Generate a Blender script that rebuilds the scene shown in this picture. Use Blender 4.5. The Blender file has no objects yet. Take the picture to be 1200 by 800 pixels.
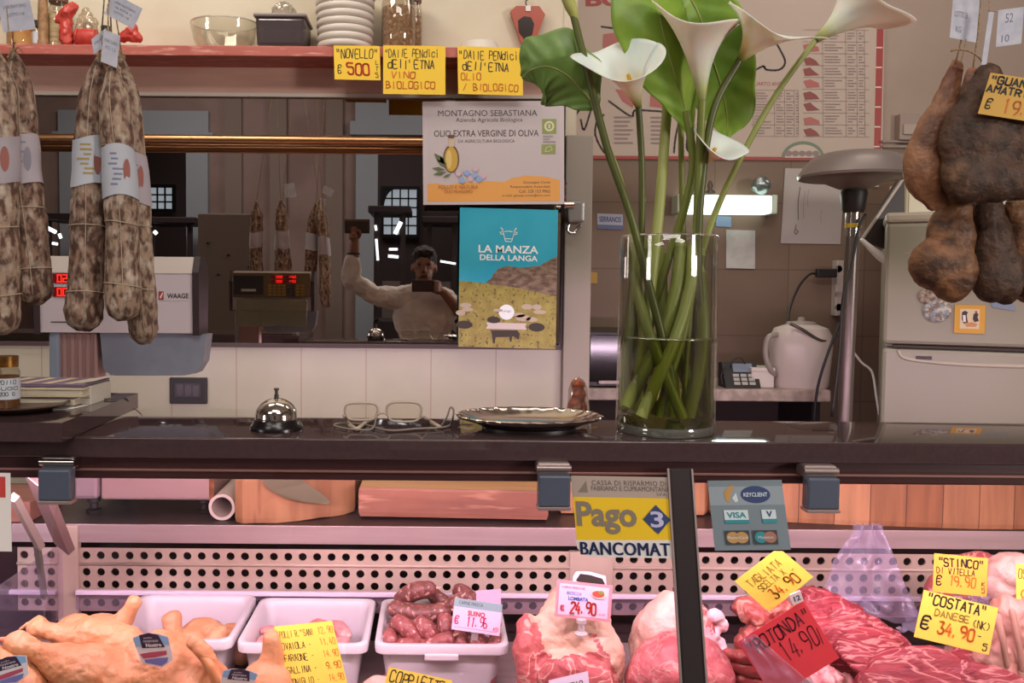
import bpy, bmesh, math, random
from mathutils import Vector, Matrix, Euler, noise
random.seed(7)
SC = bpy.context.scene
COL = SC.collection
pi = math.pi

# ------------------------------------------------------------------ camera
F, CX, PITCH, ROLL = 1000.0, 510.0, math.radians(2.5), math.radians(0.45)
CY = 335.0 + F * math.tan(PITCH)
EYE = Vector((0, 0, 1.5))
_fw = Vector((0, math.cos(PITCH), -math.sin(PITCH)))
_rt0 = Vector((1, 0, 0))
_up0 = _rt0.cross(_fw)
RT = _rt0 * math.cos(ROLL) + _up0 * math.sin(ROLL)
UP = _up0 * math.cos(ROLL) - _rt0 * math.sin(ROLL)
cam = bpy.data.cameras.new('camera')
camo = bpy.data.objects.new('camera', cam)
COL.objects.link(camo)
M = Matrix((RT, UP, -_fw)).transposed().to_4x4()
M.translation = EYE
camo.matrix_world = M
cam.sensor_width = 36.0
cam.lens = 30.0
cam.shift_x = (600.0 - CX) / 1200.0
cam.shift_y = (CY - 400.0) / 1200.0
cam.clip_start = 0.02
SC.camera = camo

# ------------------------------------------------------------------ look
SC.view_settings.view_transform = 'Standard'
SC.view_settings.look = 'None'
SC.view_settings.gamma = 1.0
SC.view_settings.use_curve_mapping = False
SC.view_settings.exposure = -0.12
try:
    cy = SC.cycles
    cy.use_denoising = True
    cy.max_bounces = 10
    cy.diffuse_bounces = 4
    cy.glossy_bounces = 5
    cy.transparent_max_bounces = 24
    cy.transmission_bounces = 6
    cy.caustics_reflective = False
    cy.caustics_refractive = False
    cy.sample_clamp_indirect = 4.0
except Exception:
    pass
world = bpy.data.worlds.new('world')
SC.world = world
world.use_nodes = True
bgn = world.node_tree.nodes['Background']
bgn.inputs[0].default_value = (0.5, 0.4, 0.36, 1)
bgn.inputs[1].default_value = 0.2

def area(name, loc, aim, sx, sy, watts, color):
    l = bpy.data.lights.new(name, 'AREA')
    l.shape = 'RECTANGLE'
    l.size, l.size_y, l.energy, l.color = sx, sy, watts, color
    o = bpy.data.objects.new(name, l)
    COL.objects.link(o)
    o.location = loc
    o.rotation_euler = (Vector(aim) - Vector(loc)).to_track_quat('-Z', 'Y').to_euler()
    return o

# ceiling lamp over the serving aisle, unseen fill lights added over the hall, lamps in the case
area('aisle_lamp', (-1.0, 1.75, 3.3), (-0.9, 2.7, 2.1), 0.7, 0.4, 15, (1.0, 0.90, 0.76))
area('aisle_lamp', (0.2, 1.9, 3.5), (0.2, 2.2, 1.2), 1.2, 0.4, 6, (1.0, 0.90, 0.80))
area('hall_fill', (0.1, -1.2, 4.45), (0.3, 1.4, 1.6), 2.4, 0.8, 62, (1.0, 0.93, 0.84))
area('stall_tube_and_fill', (3.9, -1.6, 1.95), (-0.5, 2.5, 1.8), 0.9, 0.6, 108, (1.0, 0.93, 0.86))  # unseen side fill, added to brighten the wood under the shelf
area('stall_tube_and_fill', (-4.6, -1.2, 1.95), (0.3, 2.0, 1.7), 0.9, 0.6, 28, (1.0, 0.93, 0.88))  # weaker fill added on the left, outside the mirror's view
area('hall_fill', (-1.5, -7.2, 4.5), (-1.5, -7.2, 0), 4, 1.5, 40, (0.9, 0.92, 1.0))  # unseen fill added so the hall doorways do not go black
area('hall_fill', (-2.6, -2.6, 4.5), (-2.6, -3.4, 0), 1.6, 1.6, 90, (1.0, 0.93, 0.88))
area('hall_fill', (1.4, -2.6, 4.5), (1.2, -3.4, 0), 1.6, 1.6, 90, (1.0, 0.93, 0.88))
area('recess_lamp', (1.5, 2.3, 3.3), (1.3, 3.4, 2.2), 0.8, 0.4, 7, (1.0, 0.88, 0.78))
area('case_lamp', (0.1, 1.445, 1.183), (0.1, 2.1, 0.78), 2.7, 0.05, 36, (1.0, 0.73, 0.92))

# ------------------------------------------------------------------ pixel -> place
def ray(px, py):
    return (_fw + RT * ((px - CX) / F) - UP * ((py - CY) / F))
def P(px, py, Y):
    d = ray(px, py)
    return EYE + d * (Y / d.y)
def G(px, py, Z):
    d = ray(px, py)
    return EYE + d * ((Z - 1.5) / d.z)
GZ0, GY0, GSL = 1.21, 1.362, 0.31           # the leaning front glass: y = GY0 - (GZ0 - z) * GSL
def GL(px, py, off=0.0):
    d = ray(px, py)
    k = (GY0 - off - (GZ0 - 1.5) * GSL) / (d.y - d.z * GSL)
    return EYE + d * k

# ------------------------------------------------------------------ materials
def hx(h):
    def f(c):
        c /= 255.0
        return c / 12.92 if c <= 0.04045 else ((c + 0.055) / 1.055) ** 2.4
    return (f(int(h[0:2], 16)), f(int(h[2:4], 16)), f(int(h[4:6], 16)), 1)
MATS = {}
def mat(key, c, rough=0.5, metal=0.0, c2=None, scale=20, detail=4, lo=0.4, hi=0.6, bump=0.0, bscale=None, spec=0.5,
        emit=None, estr=0.0, stretch=None, sss=0.0, trans=0.0, c3=None, s3=60, lo3=.55, hi3=.65, rough2=None, coat=0.0, dist=0.0, vein=False):
    if key in MATS:
        return MATS[key]
    m = bpy.data.materials.new(key)
    m.use_nodes = True
    nt = m.node_tree
    b = nt.nodes['Principled BSDF']
    b.inputs['Base Color'].default_value = hx(c)
    b.inputs['Roughness'].default_value = rough
    b.inputs['Metallic'].default_value = metal
    b.inputs['Specular IOR Level'].default_value = spec
    if coat: b.inputs['Coat Weight'].default_value = coat; b.inputs['Coat Roughness'].default_value = 0.1
    if sss:
        b.inputs['Subsurface Weight'].default_value = sss
        b.inputs['Subsurface Radius'].default_value = (0.012, 0.005, 0.003)
        b.inputs['Subsurface Scale'].default_value = 1.0
    if trans: b.inputs['Transmission Weight'].default_value = trans
    if emit:
        b.inputs['Emission Color'].default_value = hx(emit)
        b.inputs['Emission Strength'].default_value = estr
    if c2 or bump:
        tc = nt.nodes.new('ShaderNodeTexCoord')
        mp = nt.nodes.new('ShaderNodeMapping')
        nt.links.new(tc.outputs['Object'], mp.inputs[0])
        if stretch: mp.inputs['Scale'].default_value = stretch
        def nz(sc, det):
            n = nt.nodes.new('ShaderNodeTexNoise')
            n.inputs['Scale'].default_value = sc
            n.inputs['Detail'].default_value = det
            n.inputs['Distortion'].default_value = dist
            nt.links.new(mp.outputs[0], n.inputs['Vector'])
            return n
        if c2:
            n = nz(scale, detail)
            r = nt.nodes.new('ShaderNodeValToRGB')
            r.color_ramp.elements[0].position, r.color_ramp.elements[1].position = lo, hi
            r.color_ramp.elements[0].color, r.color_ramp.elements[1].color = hx(c), hx(c2)
            nt.links.new(n.outputs['Fac'], r.inputs[0])
            out = r.outputs[0]
            if c3:
                n3 = nz(s3, 3)
                r3 = nt.nodes.new('ShaderNodeValToRGB')
                r3.color_ramp.elements[0].position, r3.color_ramp.elements[1].position = lo3, hi3
                r3.color_ramp.elements[0].color, r3.color_ramp.elements[1].color = (0, 0, 0, 1), (1, 1, 1, 1)
                if vein:
                    r3.color_ramp.elements[1].color = (0, 0, 0, 1)
                    q3 = r3.color_ramp.elements.new((lo3 + hi3) / 2); q3.color = (1, 1, 1, 1)
                nt.links.new(n3.outputs['Fac'], r3.inputs[0])
                mx = nt.nodes.new('ShaderNodeMixRGB')
                mx.inputs[2].default_value = hx(c3)
                nt.links.new(r3.outputs[0], mx.inputs[0])
                nt.links.new(out, mx.inputs[1])
                out = mx.outputs[0]
            nt.links.new(out, b.inputs['Base Color'])
        if bump:
            nb = nz(bscale or scale, 5)
            bp = nt.nodes.new('ShaderNodeBump')
            bp.inputs['Strength'].default_value = bump
            bp.inputs['Distance'].default_value = 0.004
            nt.links.new(nb.outputs['Fac'], bp.inputs['Height'])
            nt.links.new(bp.outputs[0], b.inputs['Normal'])
    MATS[key] = m
    return m

def clear(key, tint='ffffff', gloss=0.06, edge=0.5, rough=0.02, body=0.0, bodyc='ffffff'):
    """clear pane: transparent + mirror reflection growing towards grazing angles (+ a little milky body)"""
    if key in MATS: return MATS[key]
    m = bpy.data.materials.new(key); m.use_nodes = True
    nt = m.node_tree; nt.nodes.clear()
    o = nt.nodes.new('ShaderNodeOutputMaterial')
    t = nt.nodes.new('ShaderNodeBsdfTransparent'); t.inputs[0].default_value = hx(tint)
    g = nt.nodes.new('ShaderNodeBsdfGlossy'); g.inputs['Roughness'].default_value = rough
    lw = nt.nodes.new('ShaderNodeLayerWeight'); lw.inputs[0].default_value = 0.25
    mr = nt.nodes.new('ShaderNodeMapRange'); mr.inputs['To Min'].default_value = gloss; mr.inputs['To Max'].default_value = edge
    nt.links.new(lw.outputs['Facing'], mr.inputs['Value'])
    mx = nt.nodes.new('ShaderNodeMixShader')
    nt.links.new(mr.outputs[0], mx.inputs[0])
    src = t.outputs[0]
    if body:
        d = nt.nodes.new('ShaderNodeBsdfDiffuse'); d.inputs[0].default_value = hx(bodyc)
        m2 = nt.nodes.new('ShaderNodeMixShader'); m2.inputs[0].default_value = body
        nt.links.new(t.outputs[0], m2.inputs[1]); nt.links.new(d.outputs[0], m2.inputs[2]); src = m2.outputs[0]
    nt.links.new(src, mx.inputs[1]); nt.links.new(g.outputs[0], mx.inputs[2])
    nt.links.new(mx.outputs[0], o.inputs[0])
    MATS[key] = m
    return m

def mirror_mat():
    m = bpy.data.materials.new('mirror_glass'); m.use_nodes = True
    b = m.node_tree.nodes['Principled BSDF']
    b.inputs['Base Color'].default_value = (0.62, 0.56, 0.54, 1)
    b.inputs['Metallic'].default_value = 1; b.inputs['Roughness'].default_value = 0.0
    return m

def tile_mat(key, c, cm, w, h, off=(0, 0, 0), c2=None, mortar=0.002, rough=0.35, uses='xz', grain=None):
    m = bpy.data.materials.new(key); m.use_nodes = True
    nt = m.node_tree; b = nt.nodes['Principled BSDF']; b.inputs['Roughness'].default_value = rough
    g = nt.nodes.new('ShaderNodeNewGeometry')
    sx = nt.nodes.new('ShaderNodeSeparateXYZ'); cb = nt.nodes.new('ShaderNodeCombineXYZ')
    nt.links.new(g.outputs['Position'], sx.inputs[0])
    nt.links.new(sx.outputs['XYZ'.index(uses[0].upper())], cb.inputs[0])
    nt.links.new(sx.outputs['XYZ'.index(uses[1].upper())], cb.inputs[1])
    mp = nt.nodes.new('ShaderNodeMapping'); mp.inputs['Location'].default_value = off
    nt.links.new(cb.outputs[0], mp.inputs[0])
    br = nt.nodes.new('ShaderNodeTexBrick')
    br.offset = 0.0; br.squash = 1.0
    br.inputs['Color1'].default_value = hx(c); br.inputs['Color2'].default_value = hx(c2 or c); br.inputs['Mortar'].default_value = hx(cm)
    br.inputs['Scale'].default_value = 1.0; br.inputs['Mortar Size'].default_value = mortar
    br.inputs['Brick Width'].default_value = w; br.inputs['Row Height'].default_value = h
    nt.links.new(mp.outputs[0], br.inputs[0])
    n = nt.nodes.new('ShaderNodeTexNoise'); n.inputs['Scale'].default_value = 7; n.inputs['Detail'].default_value = 5
    gm = nt.nodes.new('ShaderNodeMapping'); gm.inputs['Scale'].default_value = grain or (1, 1, 1)
    nt.links.new(g.outputs['Position'], gm.inputs[0]); nt.links.new(gm.outputs[0], n.inputs['Vector'])
    if grain: n.inputs['Scale'].default_value = 9; n.inputs['Detail'].default_value = 8
    mr = nt.nodes.new('ShaderNodeMapRange'); mr.inputs['To Min'].default_value = 0.45 if grain else 0.86; mr.inputs['To Max'].default_value = 1.45 if grain else 1.08
    nt.links.new(n.outputs['Fac'], mr.inputs['Value'])
    mx = nt.nodes.new('ShaderNodeMixRGB'); mx.blend_type = 'MULTIPLY'; mx.inputs[0].default_value = 1
    nt.links.new(br.outputs[0], mx.inputs[1]); nt.links.new(mr.outputs[0], mx.inputs[2])
    nt.links.new(mx.outputs[0], b.inputs['Base Color'])
    return m

def wood_mat(key, c, c2, axis='x', scale=6, rough=0.55, c3=None):
    st = {'x': (0.12, 1, 1), 'y': (1, 0.12, 1), 'z': (1, 1, 0.12)}[axis]
    return mat(key, c, rough, c2=c2, scale=scale * 4, detail=6, lo=0.35, hi=0.68, bump=0.15, stretch=st, c3=c3, s3=scale * 6, lo3=.6, hi3=.7)

# ------------------------------------------------------------------ mesh building
def cr(pts, n=6):
    """smooth curve through points (Catmull-Rom); points may be Vectors or tuples of any length"""
    pts = [tuple(p) for p in pts]
    if len(pts) < 3: return pts
    out = []
    e = [tuple(2 * a - b for a, b in zip(pts[0], pts[1]))] + pts + [tuple(2 * a - b for a, b in zip(pts[-1], pts[-2]))]
    for i in range(1, len(e) - 2):
        p0, p1, p2, p3 = e[i - 1:i + 3]
        for k in range(n):
            t = k / n
            out.append(tuple(0.5 * (2 * b + (c - a) * t + (2 * a - 5 * b + 4 * c - d) * t * t + (3 * b - a - 3 * c + d) * t ** 3)
                             for a, b, c, d in zip(p0, p1, p2, p3)))
    out.append(pts[-1])
    return out

class MB:
    def __init__(s): s.v = []; s.f = []
    def add(s, vs, fs):
        o = len(s.v)
        s.v += [Vector(v) for v in vs]
        s.f += [tuple(i + o for i in f) for f in fs]
        return s
    def box(s, c, d, rot=None, bev=0.0, taper=None, segs=2):
        bm = bmesh.new()
        bmesh.ops.create_cube(bm, size=1)
        for v in bm.verts:
            k = taper if (taper and v.co.z < 0) else 1
            v.co = Vector((v.co.x * d[0] * k, v.co.y * d[1] * k, v.co.z * d[2]))
        if bev > 0:
            bmesh.ops.bevel(bm, geom=list(bm.edges), offset=min(bev, min(d) * 0.45), segments=segs, affect='EDGES', profile=0.5)
        R = rot if isinstance(rot, Matrix) else (Euler(rot).to_matrix() if rot else Matrix.Identity(3))
        c = Vector(c)
        bm.verts.index_update()
        s.add([R @ v.co + c for v in bm.verts], [[v.index for v in f.verts] for f in bm.faces])
        bm.free()
        return s
    def b2(s, lo, hi, bev=0.0, segs=2):
        lo, hi = Vector(lo), Vector(hi)
        return s.box((lo + hi) / 2, hi - lo, None, bev, None, segs)
    def tube(s, pts, r, seg=10, cap=True, flat=1.0, up=None, closed=False):
        pts = [Vector(p) for p in pts]
        n = len(pts)
        rs = r if isinstance(r, (list, tuple)) else [r] * n
        if len(rs) != n:
            rs = [rs[0] + 0 * i for i in range(n)] if len(rs) == 1 else [
                rs[min(int(i * (len(rs) - 1) / (n - 1)), len(rs) - 2)] * (1 - (i * (len(rs) - 1) / (n - 1) - min(int(i * (len(rs) - 1) / (n - 1)), len(rs) - 2)))
                + rs[min(int(i * (len(rs) - 1) / (n - 1)), len(rs) - 2) + 1] * (i * (len(rs) - 1) / (n - 1) - min(int(i * (len(rs) - 1) / (n - 1)), len(rs) - 2)) for i in range(n)]
        tan = []
        for i in range(n):
            a = pts[(i - 1) % n] if (closed or i > 0) else pts[0]
            b = pts[(i + 1) % n] if (closed or i < n - 1) else pts[-1]
            t = b - a
            tan.append(t.normalized() if t.length > 1e-9 else Vector((0, 0, 1)))
        u = Vector(up) if up else (Vector((0, 0, 1)) if abs(tan[0].z) < 0.9 else Vector((0, 1, 0)))
        vs, fs = [], []
        for i in range(n):
            t = tan[i]
            u = (u - t * u.dot(t))
            if u.length < 1e-6: u = t.orthogonal()
            u.normalize()
            w = t.cross(u)
            for k in range(seg):
                a = 2 * pi * k / seg
                vs.append(pts[i] + u * (math.cos(a) * rs[i] * flat) + w * (math.sin(a) * rs[i]))
        m = n if closed else n - 1
        for i in range(m):
            j = (i + 1) % n
            for k in range(seg):
                l = (k + 1) % seg
                fs.append((i * seg + k, i * seg + l, j * seg + l, j * seg + k))
        if cap and not closed:
            fs.append(tuple(range(seg))[::-1])
            fs.append(tuple((n - 1) * seg + k for k in range(seg)))
        return s.add(vs, fs)
    def cap_tube(s, pts, r, seg=12, flat=1.0, up=None):
        """tube with rounded ends"""
        pts = [Vector(p) for p in pts]; n = len(pts)
        rs = list(r) if isinstance(r, (list, tuple)) else [r] * n
        t0 = (pts[0] - pts[1]).normalized(); t1 = (pts[-1] - pts[-2]).normalized()
        A, RA = [], []
        for k in (0.0, 0.35, 0.65, 0.87):
            A.append(pts[0] + t0 * rs[0] * math.sqrt(max(0, 1 - k * k)) * 0.9); RA.append(max(rs[0] * k, rs[0] * 0.02))
        B, RB = [], []
        for k in (0.87, 0.65, 0.35, 0.0):
            B.append(pts[-1] + t1 * rs[-1] * math.sqrt(max(0, 1 - k * k)) * 0.9); RB.append(max(rs[-1] * k, rs[-1] * 0.02))
        return s.tube(A + pts + B, RA + rs + RB, seg, True, flat, up)
    def ell(s, c, r, rot=None, seg=16, rings=10):
        R = Euler(rot).to_matrix() if rot else Matrix.Identity(3)
        c = Vector(c); vs, fs = [], []
        vs.append(c + R @ Vector((0, 0, r[2])))
        for i in range(1, rings):
            a = pi * i / rings
            for k in range(seg):
                b = 2 * pi * k / seg
                vs.append(c + R @ Vector((r[0] * math.sin(a) * math.cos(b), r[1] * math.sin(a) * math.sin(b), r[2] * math.cos(a))))
        vs.append(c + R @ Vector((0, 0, -r[2])))
        L = len(vs) - 1
        for k in range(seg):
            l = (k + 1) % seg
            fs.append((0, 1 + k, 1 + l))
            fs.append((L, L - seg + l, L - seg + k))
            for i in range(rings - 2):
                fs.append((1 + i * seg + k, 1 + (i + 1) * seg + k, 1 + (i + 1) * seg + l, 1 + i * seg + l))
        return s.add(vs, fs)
    def lathe(s, c, prof, seg=32, axis=None, wob=None):
        """prof: (r, z) points; closed shape if it starts and ends at r=0"""
        c = Vector(c); R = axis or Matrix.Identity(3)
        vs, fs = [], []
        for (r, z) in prof:
            for k in range(seg):
                a = 2 * pi * k / seg
                rr = r * (wob(a, z) if wob else 1)
                vs.append(c + R @ Vector((rr * math.cos(a), rr * math.sin(a), z)))
        for i in range(len(prof) - 1):
            for k in range(seg):
                l = (k + 1) % seg
                fs.append((i * seg + k, i * seg + l, (i + 1) * seg + l, (i + 1) * seg + k))
        s.add(vs, fs)
        return s
    def prism(s, pts, dvec):
        """solid from an outline (list of 3D points, planar) pushed along dvec"""
        pts = [Vector(p) for p in pts]; n = len(pts); d = Vector(dvec)
        vs = pts + [p + d for p in pts]
        fs = [tuple(range(n)), tuple(range(2 * n - 1, n - 1, -1))] + [(i, n + i, n + (i + 1) % n, (i + 1) % n) for i in range(n)]
        return s.add(vs, fs)
    def bar(s, a, b, w, h, up=(0, 0, 1), bev=0.0):
        a, b = Vector(a), Vector(b); t = (b - a); L = t.length; t.normalize()
        u = Vector(up); u = (u - t * u.dot(t)).normalized(); x = u.cross(t)
        R = Matrix((x, t, u)).transposed()
        return s.box((a + b) / 2, (w, L, h), R, bev)
    def grid(s, fn, nu, nv):
        vs = [fn(i / nu, j / nv) for j in range(nv + 1) for i in range(nu + 1)]
        fs = [(j * (nu + 1) + i, j * (nu + 1) + i + 1, (j + 1) * (nu + 1) + i + 1, (j + 1) * (nu + 1) + i) for j in range(nv) for i in range(nu)]
        return s.add(vs, fs)
    def sheet(s, fn, nu, nv, th):
        """a grid given thickness th"""
        nf = len(s.v)
        P0 = [[Vector(fn(i / nu, j / nv)) for i in range(nu + 1)] for j in range(nv + 1)]
        N = []
        for j in range(nv + 1):
            for i in range(nu + 1):
                a = P0[j][min(i + 1, nu)] - P0[j][max(i - 1, 0)]
                b = P0[min(j + 1, nv)][i] - P0[max(j - 1, 0)][i]
                q = a.cross(b)
                N.append(q.normalized() if q.length > 1e-12 else Vector((0, 0, 1)))
        top = [P0[j][i] for j in range(nv + 1) for i in range(nu + 1)]
        bot = [p - q * th for p, q in zip(top, N)]
        W = nu + 1; K = len(top)
        fs = []
        for j in range(nv):
            for i in range(nu):
                a, b, c, d = j * W + i, j * W + i + 1, (j + 1) * W + i + 1, (j + 1) * W + i
                fs.append((a, b, c, d)); fs.append((K + d, K + c, K + b, K + a))
        edge = [j * W for j in range(nv + 1)][::-1] + list(range(1, W)) + [j * W + nu for j in range(1, nv + 1)] + [nv * W + i for i in range(nu - 1, 0, -1)]
        for q in range(len(edge)):
            a, b = edge[q], edge[(q + 1) % len(edge)]
            fs.append((a, K + a, K + b, b))
        return s.add(top + bot, fs)
    def noise(s, amp, sc, seed=0):
        tmp = bpy.data.meshes.new('t'); tmp.from_pydata(s.v, [], s.f); tmp.update()
        off = Vector((seed * 3.1, seed * 1.7, seed * 5.3))
        ns = [Vector(v.normal) for v in tmp.vertices]
        s.v = [v + n * (noise.noise(v * sc + off) * amp) for v, n in zip(s.v, ns)]
        bpy.data.meshes.remove(tmp)
        return s
    def build(s, name, m, parent=None, loc=None, smooth=False, angle=None):
        me = bpy.data.meshes.new(name)
        if parent is not None: o0 = worigin(parent)
        elif loc is not None: o0 = Vector(loc)
        else:
            lo = Vector([min(v[i] for v in s.v) for i in range(3)]); hi = Vector([max(v[i] for v in s.v) for i in range(3)])
            o0 = Vector(((lo.x + hi.x) / 2, (lo.y + hi.y) / 2, lo.z))
        me.from_pydata([v - o0 for v in s.v], [], s.f)
        bm = bmesh.new(); bm.from_mesh(me)
        bmesh.ops.recalc_face_normals(bm, faces=bm.faces); bm.to_mesh(me); bm.free()
        me.update()
        me.materials.append(m)
        if smooth:
            for p in me.polygons: p.use_smooth = True
            if angle is not None:
                try: me.set_sharp_from_angle(angle=math.radians(angle))
                except Exception: pass
        o = bpy.data.objects.new(name, me)
        COL.objects.link(o)
        if parent is not None: o.parent = parent
        else: o.location = o0
        return o

def worigin(o):
    v = Vector((0, 0, 0))
    while o is not None:
        v = v + o.location; o = o.parent
    return v
def tag(o, label=None, cat=None, group=None, kind=None):
    if label: o['label'] = label
    if cat: o['category'] = cat
    if group: o['group'] = group
    if kind: o['kind'] = kind
    return o
def thing(name, loc, label, cat, group=None):
    o = bpy.data.objects.new(name, None); o.empty_display_size = 0.02
    COL.objects.link(o); o.location = loc
    return tag(o, label, cat, group)
def struct(o): o['kind'] = 'structure'; return o
def copy_tree(o, parent=None):
    c = o.copy(); COL.objects.link(c); c.parent = parent
    for ch in list(o.children): copy_tree(ch, c)
    return c
def proj(v):
    d = Vector(v) - EYE
    z = d.dot(_fw)
    return CX + F * d.dot(RT) / z, CY - F * d.dot(UP) / z
def two_tone(o, m2, test):
    """the faces for which test(x, y) holds take the second material"""
    o.data.materials.append(m2)
    w = worigin(o)
    for p in o.data.polygons:
        x, y = proj(p.center + w)
        if test(x, y, p.center): p.material_index = 1
def blob(prims, voxel, smooth=6, amp=0.0, sc=20, seed=0):
    """several rounded shapes melted into one continuous skin"""
    mb = MB()
    for p in prims:
        if p[0] == 'e': mb.ell(*p[1:])
        else: mb.cap_tube(*p[1:])
    me = bpy.data.meshes.new('t'); me.from_pydata(mb.v, [], mb.f); me.update()
    bm = bmesh.new(); bm.from_mesh(me); bmesh.ops.recalc_face_normals(bm, faces=bm.faces); bm.to_mesh(me); bm.free()
    o = bpy.data.objects.new('t', me); COL.objects.link(o)
    r = o.modifiers.new('r', 'REMESH'); r.mode = 'VOXEL'; r.voxel_size = voxel
    if smooth:
        q = o.modifiers.new('s', 'SMOOTH'); q.iterations = smooth; q.factor = 0.5
    dg = bpy.context.evaluated_depsgraph_get()
    ev = o.evaluated_get(dg); m2 = ev.to_mesh()
    out = MB()
    out.v = [Vector(v.co) for v in m2.vertices]; out.f = [tuple(p.vertices) for p in m2.polygons]
    ev.to_mesh_clear()
    bpy.data.objects.remove(o); bpy.data.meshes.remove(me)
    if amp:
        out.noise(amp, sc, seed); out.noise(amp * .55, sc * 2.4, seed + 1); out.noise(amp * .28, sc * 5.5, seed + 2)
    return out

# ------------------------------------------------------------------ lettering
GLY = {'A': "002640 1232", 'B': "0006 062635342303 032342412000", 'C': "4536160501103041", 'D': "0006 062644422000", 'E': "46060040 0333",
 'F': "460600 0333", 'G': "453616050110304143 4323", 'H': "0006 4046 0343", 'I': "2026", 'J': "3631201001", 'K': "0006 460340", 'L': "060040",
 'M': "0006234640", 'N': "00064046", 'O': "160501103041453616", 'P': "0006 062645443303", 'Q': "160501103041453616 2240", 'R': "0006 062645443303 2340",
 'S': "453616050413334241301001", 'T': "0646 2620", 'U': "060110304146", 'V': "062046", 'W': "0610233046", 'X': "0046 0640", 'Y': "062346 2320", 'Z': "06460040",
 '0': "160501103041453616", '1': "152620", '2': "05163645440040", '3': "063623334241301001", '4': "260242 3430", '5': "460604344341301001",
 '6': "3616030110304142331302", '7': "064610", '8': "13040516364544331302011030414233", '9': "43231304051636454220", '€': "4536160501103041 0434 0232",
 '.': "2021", ',': "2110", '"': "1614 3634", "'": "2624", '-': "1333", '/': "0046", '(': "36141230", ')': "16343210",
 'a': "4440 4334140301103041", 'd': "4640 4334140301103041", 'e': "02424334140301103040", 'i': "2024 2526", 'l': "2620", 'n': "0004 0314344340",
 'c': "4334140301103041", 'k': "0006 440240", 'g': "4440 4334140301103041"}
def hand_quads(text, w, h, sw, jit=0.25):
    """marker strokes of a handwritten line: quads in the box 0..w, 0..h"""
    n = len(text); adv = w / max(n - 0.25, 1); gw = adv * 0.72
    quads = []
    for i, ch in enumerate(text):
        g = GLY.get(ch) or GLY.get(ch.upper())
        if not g: continue
        dy = random.uniform(-1, 1) * jit * h * 0.25; sl = random.uniform(-0.08, 0.12)
        k = gw * (0.3 if ch in ".,'" else 1)
        for st in g.split():
            pts = [(int(st[j]) / 4, int(st[j + 1]) / 6) for j in range(0, len(st), 2)]
            pts = [(i * adv + x * k + y * sl * h, y * h + dy + random.uniform(-1, 1) * 0.02 * h) for x, y in pts]
            if len(pts) > 3: pts = cr(pts, 3)
            for a, b in zip(pts[:-1], pts[1:]):
                dx, dyy = b[0] - a[0], b[1] - a[1]
                L = math.hypot(dx, dyy) or 1e-6
                ux, uy = dx / L, dyy / L
                nx, ny = -uy * sw / 2, ux * sw / 2
                ex, ey = ux * sw * 0.3, uy * sw * 0.3
                quads.append([(a[0] - ex + nx, a[1] - ey + ny), (a[0] - ex - nx, a[1] - ey - ny), (b[0] + ex - nx, b[1] + ey - ny), (b[0] + ex + nx, b[1] + ey + ny)])
    return quads
_TX = {}
def font_mesh(text, bold=0.0, sp=1.0):
    if (text, bold, sp) in _TX: return _TX[(text, bold, sp)]
    c = bpy.data.curves.new('t', 'FONT'); c.body = text; c.size = 1; c.offset = bold; c.resolution_u = 3; c.fill_mode = 'FRONT'; c.space_character = sp
    o = bpy.data.objects.new('t', c); COL.objects.link(o)
    dg = bpy.context.evaluated_depsgraph_get(); dg.update()
    ev = o.evaluated_get(dg); me = ev.to_mesh()
    vs = [(v.co.x, v.co.y) for v in me.vertices]; fs = [tuple(p.vertices) for p in me.polygons]
    ev.to_mesh_clear(); bpy.data.objects.remove(o); bpy.data.curves.remove(c)
    _TX[(text, bold, sp)] = (vs, fs)
    return vs, fs

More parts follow.
